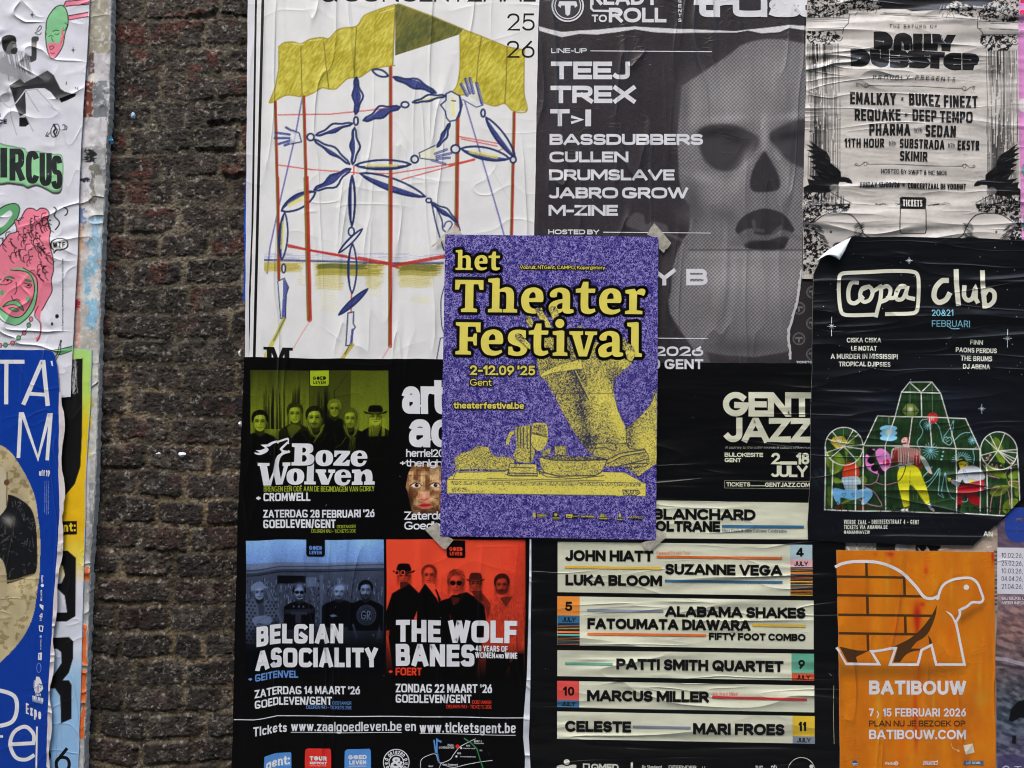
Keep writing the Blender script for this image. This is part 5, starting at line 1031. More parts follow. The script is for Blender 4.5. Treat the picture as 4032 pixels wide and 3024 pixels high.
q.poly([(1625, 1215), (1700, 1205), (1708, 1255), (1690, 1300), (1620, 1270)], (206, 132, 106), 1, 3); q.blob(1660, 1230, 18, 24, (236, 186, 160), .8); q.line([(1630, 1262), (1660, 1272), (1692, 1256)], 6, (110, 50, 40))
q.poly([(1600, 1310), (1640, 1290), (1715, 1295), (1745, 1330), (1700, 1345), (1640, 1345)], (190, 120, 96), .8, 3); q.poly([(1612, 1318), (1650, 1298), (1710, 1302), (1728, 1312), (1680, 1328), (1640, 1328)], (182, 34, 44)); q.line([(1612, 1316), (1660, 1312), (1728, 1312)], 4, (90, 14, 20))
q.build(p, 'mask_photograph', [PP(sh)])
# lettering
TG = dict(n=4.5, gap=.07, sp=.24)
p.part('band_name'); fr(1000, 1700, .22604)
def shape(pts, holes=(), col=WT): p.poly(cat(PP(pts)), col, [cat(PP(h)) for h in holes])
shape([(657, 198), (930, 203), (1005, 225, 1), (1028, 290, 1), (1010, 350, 1), (955, 382), (1030, 415, 1), (1048, 480, 1), (1020, 550, 1), (930, 585, 1), (650, 585), (650, 532), (697, 522), (705, 268), (657, 258)], [[(838, 275), (880, 278, 1), (903, 315, 1), (880, 355, 1), (837, 360)], [(835, 410), (885, 412, 1), (916, 465, 1), (885, 515, 1), (833, 518)]])
def oo(x0, y0, x1, y1, hx0, hy0, hx1, hy1):
    f = lambda a, b, c, d: [((a+c)/2+(c-a)/2*math.copysign(abs(math.cos(t))**.86, math.cos(t)), (b+d)/2+(d-b)/2*math.copysign(abs(math.sin(t))**.86, math.sin(t))) for t in np.linspace(0, 2*math.pi, 33)[:-1]]
    p.poly(PP(f(x0, y0, x1, y1)), WT, [PP(f(hx0, hy0, hx1, hy1))])
oo(1068, 318, 1376, 598, 1190, 372, 1255, 540)
shape([(1396, 325), (1672, 328), (1668, 375), (1535, 532), (1575, 528, 1), (1620, 485), (1673, 485), (1660, 590), (1380, 585), (1383, 548), (1530, 378), (1480, 380, 1), (1440, 410, 1), (1432, 434), (1394, 430)])
def ee(dx, dy): shape([(1802+dx, 465+dy), (1976+dx, 465+dy), (1965+dx, 400+dy, 1), (1920+dx, 340+dy, 1), (1830+dx, 320+dy, 1), (1740+dx, 345+dy, 1), (1690+dx, 410+dy, 1), (1686+dx, 500+dy, 1), (1730+dx, 575+dy, 1), (1830+dx, 602+dy, 1), (1920+dx, 575+dy, 1), (1965+dx, 502+dy), (1910+dx, 500+dy), (1885+dx, 540+dy, 1), (1840+dx, 545+dy, 1), (1808+dx, 520+dy, 1)], [[(1800+dx, 420+dy), (1805+dx, 385+dy, 1), (1840+dx, 360+dy, 1), (1875+dx, 385+dy, 1), (1880+dx, 420+dy)]])
ee(0, 0); ee(-278, 330)
oo(568, 640, 878, 925, 690, 700, 755, 868)
shape([(925, 605), (1000, 590, 1), (1044, 548), (1042, 862), (1082, 868), (1080, 918), (880, 918), (880, 868), (920, 862)])
shape([(1076, 653), (1258, 655), (1258, 705), (1228, 712), (1290, 830), (1338, 712), (1296, 705), (1296, 655), (1418, 655), (1416, 708), (1385, 714), (1302, 918), (1182, 918), (1105, 716), (1076, 706)])
shape([(1710, 655), (1850, 652), (1878, 700), (1920, 670, 1), (1975, 652, 1), (2040, 680, 1), (2066, 760, 1), (2066, 860), (2106, 868), (2106, 922), (1920, 922), (1920, 868), (1948, 860), (1946, 780, 1), (1925, 735, 1), (1900, 735, 1), (1876, 790, 1), (1874, 860), (1895, 868), (1895, 922), (1708, 922), (1710, 868), (1750, 860), (1752, 718), (1712, 708)])
shape([(62, 545), (268, 545), (268, 590), (225, 600), (272, 850), (330, 700), (355, 560, 1), (370, 480, 1), (410, 410, 1), (478, 358, 1), (443, 305), (460, 275, 1), (575, 165), (600, 170), (608, 215), (585, 205), (487, 300), (520, 320, 1), (588, 328), (605, 310), (612, 330), (628, 340), (610, 365, 1), (530, 385, 1), (470, 430, 1), (440, 500, 1), (430, 600, 1), (470, 830), (518, 600), (495, 592), (495, 532), (632, 532), (630, 585), (592, 595), (500, 915), (385, 922), (348, 745), (300, 935), (168, 938), (100, 605), (62, 595)])
shape([(0, 365), (60, 372, 1), (100, 360), (24, 328), (110, 322, 1), (190, 290), (180, 275), (112, 230), (232, 222), (300, 180, 1), (390, 150), (420, 155), (560, 105, 1), (600, 110, 1), (606, 180), (590, 185), (582, 140), (560, 140), (440, 180), (412, 208), (395, 190), (340, 205, 1), (270, 256), (205, 262), (248, 300, 1), (245, 330, 1), (200, 370, 1), (100, 408, 1), (20, 392, 1)])
GL = (150, 166, 48)
p.part('details'); fr(900, 1380, .4642)
text(p, 'BRENGEN EEN ODË AAN DE BEGINDAGEN VAN GORKY', 300, 1152, 1238, 1196, GL, .115, -2, **TG); text(p, '+', 238, 1228, 274, 1276, WT, .3); text(p, 'CROMWELL', 298, 1208, 697, 1278, WT, .19, -2, **TG)
p.part('details'); text(p, "ZATERDAG 28 FEBRUARI '26", 296, 1352, 1238, 1418, WT, .185, -4, **TG); text(p, 'GOEDLEVEN/GENT', 296, 1436, 908, 1508, WT, .19, -6, **TG); text(p, 'OOSTAKKER', 918, 1478, 1078, 1504, GL, .13, 0, **TG); text(p, 'DEUREN 19U - TICKETS 20€', 700, 1516, 1078, 1543, GL, .12, 0, **TG)
p.part('side_concert'); A2 = dict(n=2.4, gap=.02, sp=.2)
text(p, 'ar', 1470, 233, 1745, 540, WT, .2, 0, **A2); text(p, 't', 1722, 233, 1840, 540, WT, .2, 0, **A2); text(p, 'ac', 1528, 510, 1900, 822, WT, .2, 0, **A2)
text(p, 'herrie!2026', 1506, 838, 1930, 904, WT, .165, 0, **A2); text(p, '+thenight', 1455, 924, 1850, 986, WT, .165, 0, **A2); p.part('side_concert'); text(p, 'Zaterdag', 1492, 1366, 1880, 1436, WT, .165, 0, **A2); text(p, 'Goedleven', 1492, 1452, 1960, 1520, WT, .165, 0, **A2)
p.part('badge')
def badge(x0, y0, x1, y1, bc, tc, r=14):
    p.poly(PP([(x0, y0), (x1, y0), (x1, y1-r), (x1-r*.4, y1-r*.3), (x1-r, y1), (x0+r, y1), (x0+r*.4, y1-r*.3), (x0, y1-r)]), bc)
    w_, h_ = x1-x0, y1-y0
    text(p, 'GOED', x0+w_*.15, y0+h_*.38, x0+w_*.85, y0+h_*.61, tc, .24, 0, .12, n=2.2); text(p, 'LEVEN', x0+w_*.17, y0+h_*.66, x0+w_*.83, y0+h_*.87, tc, .22, 0, .14)
    for k in (.36, .76): p.disc(*P(x0+w_*(.44 if k < .5 else .78), y0+h_*.495), h_*.085*FR[2], tc, 12)
badge(693, 168, 851, 298, (150, 170, 36), (20, 22, 10)); fr(900, 2100, .5651); p.part('badge'); badge(540, 40, 670, 160, BLK, (92, 130, 196)); p.part('badge'); badge(1518, 50, 1648, 170, BLK, (206, 62, 42))
p.part('band_name')
text(p, 'BELGIAN', 195, 630, 800, 766, WT, .232, 0, n=5, gap=.075); text(p, 'ASOCIALITY', 190, 796, 1040, 932, WT, .232, 0, n=5, gap=.075)
p.part('band_name'); text(p, 'THE', 1168, 604, 1480, 758, WT, .232, 3, n=5, gap=.075); text(p, 'WOLF', 1532, 606, 2012, 762, WT, .232, 2, n=5, gap=.055); text(p, 'BANES', 1166, 772, 1714, 926, WT, .232, 3, n=5, gap=.075)
p.part('details'); BL, RDD = (96, 138, 200), (206, 60, 40)
text(p, 'GEITENVEL', 186, 955, 486, 1005, BL, .19, 0, **TG); text(p, '+', 140, 970, 166, 1000, BL, .32); p.part('details'); text(p, '+', 1116, 948, 1142, 980, RDD, .32); text(p, 'FOERT', 1164, 938, 1346, 992, RDD, .2, 0, **TG)
text(p, '40 YEARS OF', 1720, 782, 1946, 822, WT, .185, 2, **TG); text(p, 'WOMEN', 1720, 828, 1858, 868, WT, .185, 2, **TG); text(p, 'AND', 1862, 840, 1920, 868, WT, .22, 1, **TG); text(p, 'WINE', 1926, 828, 2014, 870, WT, .185, 1, **TG)
p.part('details'); text(p, "ZATERDAG 14 MAART '26", 182, 1064, 914, 1120, WT, .185, 0, **TG); text(p, 'GOEDLEVEN/GENT', 182, 1138, 718, 1194, WT, .19, 0, **TG); text(p, 'OOSTAKKER', 722, 1170, 854, 1191, BL, .13, 0, **TG); text(p, 'DEUREN 19U - TICKETS 25€', 540, 1199, 854, 1222, BL, .12, 2, **TG)
p.part('details'); text(p, "ZONDAG 22 MAART '26", 1164, 1050, 1836, 1110, WT, .185, 2, **TG); text(p, 'GOEDLEVEN/GENT', 1164, 1124, 1692, 1182, WT, .19, 1, **TG); text(p, 'OOSTAKKER', 1696, 1164, 1830, 1188, RDD, .13, 0, **TG); text(p, 'DEUREN 19U - TICKETS 20€', 1518, 1196, 1830, 1220, RDD, .12, 1, **TG)
p.part('rule'); p.quad(35, 1264, 2060, 1270, WT, 18, 60)
p.part('web_address'); text(p, 'Tickets', 170, 1320, 404, 1384, WT, .165, 0, .1, n=3); text(p, 'www.zaalgoedleven.be', 434, 1312, 1206, 1378, WT, .155, 0, .1, n=3.5); text(p, 'en', 1228, 1312, 1304, 1378, WT, .155, 0, .1, n=3.5); text(p, 'www.ticketsgent.be', 1330, 1318, 2000, 1390, WT, .155, 0, .1, n=3.5)
p.quad(432, 1384, 1206, 1388, WT, 3); p.quad(1330, 1392, 2000, 1396, WT, 12)
p.part('sponsor_logo')
p.poly(cat(PP([(246, 1655), (250, 1545), (262, 1535, 1), (425, 1526), (438, 1538, 1), (438, 1655)])), (80, 138, 206)); text(p, 'gent:', 262, 1570, 428, 1634, (225, 228, 235), .18, -26, .08)
p.part('sponsor_logo'); p.poly(cat(PP([(533, 1720), (535, 1515, 1), (555, 1498), (700, 1498), (714, 1515, 1), (714, 1720)])), (206, 48, 42)); text(p, 'TOUR', 566, 1552, 684, 1582, WT, .3, 0, .1); p.disc(*P(609, 1567), 14*.5651, WT); text(p, 'SUPPORT', 566, 1590, 684, 1608, WT, .26, 0, .1); text(p, 'EUROPEAN TOURSUPPORT', 566, 1614, 682, 1622, (225, 150, 140), .16)
p.part('sponsor_logo'); p.poly(cat(PP([(808, 1720), (810, 1520, 1), (830, 1502), (972, 1502), (990, 1520, 1), (990, 1720)])), (78, 138, 206)); text(p, 'GOED', 834, 1544, 962, 1574, WT, .28, 0, .1); p.disc(*P(882, 1559), 13*.5651, WT); text(p, 'LEVEN', 840, 1582, 958, 1610, WT, .26, 0, .12); text(p, 'MUZIEKCENTRUM', 838, 1618, 960, 1628, WT, .18)
p.part('sponsor_logo'); c_ = P(1168, 1596); p.disc(*c_, 93*.5651, WT, 36); p.disc(*c_, 87*.5651, BLK, 36); p.disc(*c_, 54*.5651, WT, 30); p.disc(*c_, 48*.5651, BLK, 30)
text(p, '&', 1128, 1560, 1214, 1636, WT, .22)
def arc_text(p, s, cx, cy, r, a0, a1, h, col, w):
    n = len(s)
    for i, ch in enumerate(s):
        a = R(a0+(a1-a0)*i/(n-1)); gw, st = glyph(ch, 2.2, 4); T = w*h
        for pts, cl in st:
            qn = []
            for (u, v) in pts:
                x = (u-gw/2)*h*.72; y = r+v*h; qn.append(P(cx+x*math.cos(a)+y*math.sin(a), cy+x*math.sin(a)-y*math.cos(a)))
            v_, f_ = ribbon(qn, T*FR[2], cl, T*FR[2]/2); p.strip(v_, f_, col, p.layer())
arc_text(p, 'gelezen', 1168, 1596, 60, -46, 46, 26, WT, .2); arc_text(p, 'goed', 1168, 1596, 60, -142, -74, 26, WT, .2); arc_text(p, 'punt', 1168, 1596, 60, 74, 142, 26, WT, .2)
p.part('road_map')
L = lambda pts, w, c: p.stroke(PP(cat([(a, b, 1) for a, b in pts], False)), w*FR[2], c)
L([(1340, 1655), (1342, 1580), (1400, 1545), (1444, 1542), (1470, 1600), (1540, 1580), (1570, 1540), (1610, 1490), (1680, 1450), (1720, 1430)], 4, WT); L([(1470, 1600), (1560, 1632), (1660, 1610), (1760, 1590), (1840, 1580)], 4, WT); L([(1460, 1660), (1480, 1608)], 4, WT)
p.poly(PP([(1424, 1440), (1434, 1440), (1448, 1530), (1438, 1532)]), (86, 140, 205)); p.poly(PP([(1444, 1430), (1454, 1430), (1456, 1535), (1446, 1535)]), (86, 140, 205)); p.poly(PP([(1454, 1436), (1484, 1448), (1480, 1462), (1452, 1450)]), (86, 140, 205)); p.poly(PP([(1448, 1540), (1460, 1536), (1474, 1606), (1462, 1600)]), (86, 140, 205))
for a_, b_ in (((1638, 1428), (1690, 1462)), ((1690, 1462), (1730, 1500)), ((1730, 1500), (1752, 1570)), ((1752, 1570), (1782, 1655))):
    p.stroke(PP([a_, b_]), 8*.5651, (60, 130, 84))
p.disc(*P(1594, 1486), 14*.5651, (206, 40, 36)); p.disc(*P(1620, 1497), 7*.5651, WT, 12); p.disc(*P(1588, 1556), 8*.5651, WT, 12)
for s, x0, y0, x1, y1 in (('ZAAL', 1524, 1470, 1570, 1484), ('GOEDLEVEN', 1464, 1487, 1570, 1501), ('N70', 1656, 1474, 1682, 1486), ('N70', 1594, 1528, 1620, 1540), ('R4', 1750, 1505, 1768, 1517), ('AFRIT 3', 1708, 1441, 1762, 1454), ('Oostakker', 1708, 1456, 1780, 1466), ('Gent', 1394, 1618, 1426, 1630), ('Gent Dampoort', 1492, 1606, 1598, 1620), ('Carrefour Quick', 1636, 1494, 1718, 1502), ('Zwembad Rozebroeken', 1612, 1552, 1724, 1560)): text(p, s, x0, y0, x1, y1, WT, .17, 0, .1)
p.part('torn_edge'); fr(900, 2100, .5651)
tw = [(2098, 40), (2109, 40), (2110, 300), (2106, 600), (2104, 1000), (2098, 1280), (2092, 1420), (2100, 1560), (2110, 1760), (2060, 1760), (2066, 1560), (2052, 1420), (2056, 1280), (2078, 1000), (2090, 600)]
p.flush(); p.warp = None; p.part('torn_edge'); p.poly(PP(tw), (196, 202, 218), mat=ink((200, 206, 222), 'C', .6)); p.flush()
# ================================================================ jazz festival poster
o = [(2030, 1426), (2600, 1428), (3215, 1431), (3260, 1440), (3330, 2100), (3330, 3070), (2092, 3070), (2086, 2200), (2040, 2140)]
p = Poster('jazz_poster', 'glossy black jazz festival poster with pale bands of bold capitals, its folds catching light', 'poster', -.0034, o, (8, 8, 9), 'J', .30, .75)
CR, JK = (202, 205, 184), (13, 13, 14)
JB, JO, JY, JG, JS, JR = (52, 104, 142), (214, 108, 50), (216, 178, 62), (92, 160, 136), (122, 134, 150), (196, 52, 54)
fr(2050, 1900, .6775)
def band(x0, yl0, x1, yr0, yr1, yl1, col=CR, n=24):
    a = [(x0+(x1-x0)*i/n, yl0+(yr0-yl0)*i/n) for i in range(n+1)]; b = [(x0+(x1-x0)*i/n, yl1+(yr1-yl1)*i/n) for i in range(n+1)]
    p.add(PP(a+b), [(i, i+1, n+2+i, n+1+i) for i in range(n)], col)
p.part('line_up_band'); band(640, 101, 1675, 118, 331, 323); p.part('line_up_band'); band(215, 344, 1695, 362, 660, 637); p.part('line_up_band'); band(213, 660, 1703, 686, 970, 945); p.part('line_up_band'); band(213, 974, 1705, 995, 1152, 1125); p.part('line_up_band'); band(212, 1152, 1707, 1180, 1336, 1307); p.part('line_up_band'); band(212, 1330, 1709, 1358, 1518, 1490)
p.part('date_box')
band(1566, 360, 1695, 362, 447, 445, (164, 192, 200)); band(1567, 445, 1696, 447, 492, 490, (212, 164, 170)); band(1568, 490, 1698, 492, 661, 658, (24, 24, 26))
sc = [JO, (60, 60, 62), JY, JB, JO, (58, 58, 60), JY, JO, (60, 60, 62), JB, JY]
for i in range(19):
    y = 494+i*8.7; band(1568, y, 1697, y+2, y+2+(2.2+3.2*((i*7) % 3 == 0)), y+(2.2+3.2*((i*7) % 3 == 0)), [JS, JO, JY, JO, JY, JB, JO][i % 7], 4)
p.part('date_box'); band(213, 660, 343, 662, 774, 772, (220, 136, 58)); band(214, 772, 343, 774, 818, 816, JB); band(214, 816, 343, 818, 948, 945, (22, 22, 24))
for i in range(15):
    y = 820+i*8.5; big = i in (5, 7); band(214, y, 343, y+2, y+2+(9 if big else 2.4), y+(9 if big else 2.4), JO if i == 5 else JG if i == 7 else [JB, JS, JO, JY][i % 4], 4)
p.part('date_box'); band(1574, 993, 1705, 995, 1109, 1107, JG); band(1576, 1107, 1706, 1109, 1153, 1150, (214, 92, 58)); p.part('date_box'); band(212, 1152, 340, 1154, 1266, 1264, (206, 76, 70)); band(212, 1264, 340, 1266, 1309, 1307, JB); p.part('date_box'); band(1580, 1356, 1709, 1358, 1476, 1474, (222, 184, 56)); band(1581, 1474, 1710, 1476, 1519, 1516, JS)
for s, x0, y0, x1, y1 in (('4', 1602, 378, 1645, 430), ('5', 258, 692, 300, 746), ('9', 1614, 1030, 1652, 1082), ('10', 246, 1186, 312, 1238), ('11', 1616, 1390, 1660, 1444)): text(p, s, x0, y0, x1, y1, JK, .23, 1)
for x0, y0 in ((1590, 458), (240, 783), (1602, 1119), (238, 1273), (1606, 1484)): text(p, 'JULY', x0, y0, x0+80, y0+26, JK, .2, 1, .04)
p.part('artist_names'); N = dict(w=.262, gap=.03, sp=.33, n=2.1)
for s, x0, y0, x1, y1, d in (('E BLANCHARD', 690, 150, 1366, 214, 6), ('COLTRANE', 725, 222, 1160, 284, 3), ('JOHN HIATT', 260, 392, 772, 456, 4), ('SUZANNE VEGA', 840, 472, 1520, 534, 8), ('LUKA BLOOM', 260, 534, 822, 597, 6), ('ALABAMA SHAKES', 840, 718, 1656, 780, 10), ('FATOUMATA DIAWARA', 388, 788, 1336, 850, 12), ('FIFTY FOOT COMBO', 1094, 872, 1656, 914, 8), ('PATTI SMITH QUARTET', 556, 1022, 1528, 1086, 16), ('MARCUS MILLER', 386, 1206, 1094, 1270, 8), ('CELESTE', 258, 1384, 642, 1448, 4), ('MARI FROES', 1002, 1398, 1534, 1464, 6)): p.part('artist_name'); text(p, s, x0, y0, x1, y1, JK, dy=d, **N)
p.part('accent_bar')
for x0, y0, x1, y1, c, d in ((1170, 246, 1646, 262, JB, 4), (790, 424, 1520, 438, JO, 9), (258, 484, 820, 498, JY, 8), (838, 564, 1522, 578, JB, 9), (387, 735, 830, 749, JS, 6), (1346, 822, 1656, 836, JY, 5), (388, 872, 1078, 886, JO, 9), (258, 1044, 535, 1057, JG, 5), (1113, 1240, 1664, 1254, JR, 15), (652, 1412, 988, 1426, JS, 7)): p.part('accent_bar'); p.quad(x0, y0, x1, y1, c, d)
p.part('small_print'); sm_ = dict(w=.13, gap=.1, sp=.3)
text(p, 'Miles Davis & John Coltrane Celebration', 1172, 269, 1545, 288, (56, 96, 130), dy=3, **sm_); p.part('small_print'); text(p, 'Farewell Europe Tour', 790, 398, 986, 415, (220, 122, 70), dy=3, **sm_); p.part('small_print'); text(p, 'We Want Miles!', 1115, 1216, 1262, 1234, (206, 92, 84), dy=3, **sm_)
p.part('festival_name'); fr(2500, 1350, .4823)
GZ = dict(w=.25, n=2., gap=-.0)
text(p, 'GENT', 718, 400, 1452, 600, CR, dy=4, **GZ); text(p, 'JAZZ', 730, 610, 1450, 810, CR, dy=4, w=.25, n=2., gap=0.)
p.part('small_print'); text(p, 'A journey to the outer sounds & colours of live music', 735, 842, 1450, 864, (150, 152, 138), .11, 2, .08, .3, shear=.18); text(p, 'BIJLOKESITE', 732, 896, 1046, 930, CR, .22, 2, .05); text(p, 'GENT', 732, 940, 868, 974, CR, .22, 1, .05)
p.part('dates'); text(p, '2', 1114, 898, 1186, 992, CR, .22); p.quad(1186, 968, 1324, 994, CR); text(p, '18', 1318, 898, 1424, 992, CR, .22, 0, .02); text(p, 'JULY', 1114, 1002, 1410, 1096, CR, .22, 0, -.02)
p.part('ticket_box')
for l in ([(732, 1124), (1440, 1132)], [(732, 1185), (1440, 1192)], [(732, 1124), (732, 1185)]): p.stroke(PP(l), 1.3, (150, 152, 138))
text(p, 'TICKETS', 746, 1138, 942, 1172, CR, .21, 1, .06); p.quad(946, 1164, 1062, 1170, CR); text(p, 'GENTJAZZ.COM', 1062, 1140, 1428, 1176, CR, .21, 2, .06)
p.part('sponsor_logo'); fr(2050, 1900, .6775); LG = (196, 198, 190)
p.disc(*P(268, 1624), 17*.6775, LG, 18); p.poly(cat(PP([(210, 1648), (240, 1640, 1), (268, 1648, 1), (300, 1640, 1), (324, 1642), (322, 1690), (210, 1690)])), LG)
p.part('sponsor_logo'); p.poly(PP([(362, 1632), (402, 1634), (402, 1690), (362, 1690)]), LG); p.poly(PP([(370, 1640), (394, 1640), (392, 1690), (388, 1690), (382, 1655), (374, 1690), (370, 1690)]), (9, 9, 10))
text(p, 'QMED', 410, 1634, 570, 1672, LG, .24, 2, .05); p.part('sponsor_logo'); text(p, 'I', 640, 1626, 652, 1668, LG, .3); p.part('sponsor_logo'); text(p, 'De Standaard', 706, 1642, 820, 1661, LG, .15, 2); p.part('sponsor_logo'); text(p, 'DEFENDER', 860, 1644, 1022, 1662, LG, .2, 2, .1); p.stroke(PP([(1056, 1650), (1056, 1665)]), 1.5, LG); p.stroke(PP([(1070, 1648), (1070, 1665)]), 1.5, LG)
p.part('sponsor_logo'); p.ring([P(1632+78*math.cos(t), 1676+78*math.sin(t)) for t in np.linspace(0, 6.28, 30)[:-1]], 1.2, LG, False); p.disc(*P(1690, 1650), 8, LG, 12); p.part('sponsor_logo'); text(p, 'PLAY', 1366, 1646, 1408, 1662, LG, .2); text(p, 'nb', 1456, 1640, 1490, 1664, LG, .2)
p.stroke(PP([(1820, 1180), (1818, 1346), (1822, 1520)]), 1.6, (176, 178, 150)); p.flush()

# ================================================================ engraved dubstep poster
o = [(3178, -60), (3500, -50), (4013, -40), (4011, 200), (4009, 420), (4014, 560), (4020, 760), (4023, 950), (4023, 1100), (3300, 1098), (3234, 1097), (3159, 1096), (3161, 900), (3168, 560), (3172, 300)]
p = Poster('dubstep_poster', 'wrinkled grey dubstep poster with engraved columns, crows and skulls', 'poster', -.0046, o, (190, 186, 182), 'H', .27, 1.1, warp=wob(12, 2.2))
fr(); q = Pic(3158, -40, 4024, 1098, (192, 188, 184), 2.2)
q.img += (22*(fbm(q.X, q.Y, 70, 4)-.5)+14*(fbm(q.X, q.Y, 12, 5)-.5))[..., None]
fr(3100, 0, .5725); EK = (24, 23, 24); EP = (196, 192, 188)
tex = fbm(q.X, q.Y, 13, 15, 4, .7); tx2 = fbm(q.X*2.2, q.Y*.5, 16, 25, 3)
def rubble(pts, thr=.5, lo=EK, hi=(176, 172, 168), sc=11, seed=3):
    q.poly(pts, lambda X, Y: np.where((fbm(X, Y*1.2, sc, seed, 4, .75) > thr)[..., None], np.array(hi, float), np.array(lo, float)), 1, 3)
# head beam and foliage
q.poly([(137, -60), (1597, -60), (1597, 40), (1400, 70), (1150, 66), (860, 78), (820, 64), (660, 62), (420, 70), (137, 90)], (44, 43, 45)); q.img[:] += 0
rubble([(137, -60), (400, -60), (660, 20), (640, 66), (560, 86), (430, 62), (420, 90), (340, 110), (137, 120)], .50); rubble([(1070, 60), (1150, 0), (1240, 30), (1330, 40), (1420, 0), (1597, -40), (1597, 150), (1400, 150), (1330, 120), (1230, 110), (1160, 90)], .50, seed=5)
for i in range(120):
    x = RNG.choice([RNG.normal(560, 50), RNG.normal(1140, 50), RNG.normal(250, 70), RNG.normal(1480, 70)]); y = RNG.uniform(10, 110); q.line([(x, y), (x+RNG.normal(0, 18), y+RNG.uniform(8, 30))], 3, EK if i % 3 else EP, .9)
for (a, b) in (((137, 118), (430, 118)), ((137, 128), (425, 128)), ((137, 142), (420, 142)), ((640, 100), (1310, 130)), ((660, 92), (850, 98)), ((137, 195), (390, 190)), ((1320, 140), (1597, 158)), ((1310, 190), (1340, 195)), ((1390, 196), (1597, 208)), ((1400, 158), (1530, 165)), ((1340, 235), (1597, 240)), ((137, 212), (392, 205))): q.line([a, b], 4, EK, .9)
q.line([(430, 100), (424, 160), (390, 196), (384, 230)], 5, EK, .9); q.line([(1310, 130), (1308, 185), (1340, 215), (1350, 240)], 5, EK, .9)
for k in range(4): q.line([(320+k*22, 120), (320+k*22, 95-k*6), (420, 95-k*8)], 4, EK, .8); q.line([(1310+k*20, 130), (1310+k*20, 110-k*5), (1400, 110-k*6)], 4, EK, .8)
# capitals
for (x0, x1, y0, y1) in ((137, 385, 212, 310), (1330, 1597, 240, 350)):
    q.poly([(x0, y0), (x1, y0), (x1-20, y0+40), (x1-80, y1), (x0+40, y1), (x0, y0+50)], lambda X, Y: np.where((fbm(X, Y, 12, 41, 3, .7) > .49)[..., None], np.array([190, 186, 182.]), np.array([30, 29, 30.])), 1, 3)
    for k in range(5):
        cx = x0+30+k*(x1-x0-60)/4; cy = y0+46; q.line([(cx+r_*math.cos(t), cy+r_*math.sin(t)) for t, r_ in zip(np.linspace(0, 9, 16), np.linspace(28, 4, 16))], 5, EK, .9)
# fluted shafts
for (x0, x1, yt, yb) in ((140, 365, 300, 1370), (1368, 1590, 350, 1370)):
    for i in range(30):
        x = x0+(x1-x0)*(i+.5)/30; e_ = abs(i-15)/15; y = yt
        while y < yb:
            l = RNG.uniform(60, 420); w_ = (7.5 if 4 < i < 17 else 4)*RNG.uniform(.5, 1.1)
            if RNG.rand() < .78: q.line([(x, y), (x+RNG.normal(0, 1.5), min(yb, y+l))], w_, EK, .92, .12)
            y += l+RNG.uniform(4, 26)
    for i in range(70): x = RNG.uniform(x0, x1); y = RNG.uniform(yt, yb); q.line([(x, y), (x+16, y+RNG.normal(0, 6))], 3, EP if i % 2 else EK, .7)
    q.blob((x0+x1)/2, 600, 150, 90, (214, 210, 206), .55); q.blob((x0+x1)/2, 760, 150, 60, (208, 204, 200), .4)
# faint writing
for i in range(90):
    x = RNG.uniform(390, 1330); y = RNG.choice([130, 150, 560, 640, 700, 860, 1080, 1200, 1560, 1590])+RNG.normal(0, 10); q.line([(x, y), (x+6, y-7), (x+12, y+4), (x+20, y-5), (x+28, y+3)], 2.5, (150, 146, 142), .7, curve=True)
# scrollwork rules
for (x0, x1, y, d) in ((470, 1290, 588, 18), (465, 1295, 1130, 14)):
    q.line([(x0+90, y), (x1-90, y+d)], 4.5, (40, 39, 40), .95)
    for s, bx, by in ((1, x0, y), (-1, x1, y+d)):
        up = -1 if y < 1000 else 1
        q.line([(bx+s*95, by-1), (bx+s*70, by-16*up), (bx+s*48, by+2), (bx+s*25, by+10*up), (bx, by+8*up-6)], 4.5, (44, 43, 44), .9, curve=True); q.line([(bx+s*(74+11*math.cos(t)), by+s*0+14*up*math.sin(t)-2) for t in np.linspace(0, 6, 9)], 3.5, (44, 43, 44), .9); q.line([(bx+s*(10+7*math.cos(t)), by+8*math.sin(t)) for t in np.linspace(0, 6, 9)], 3.5, (44, 43, 44), .9)
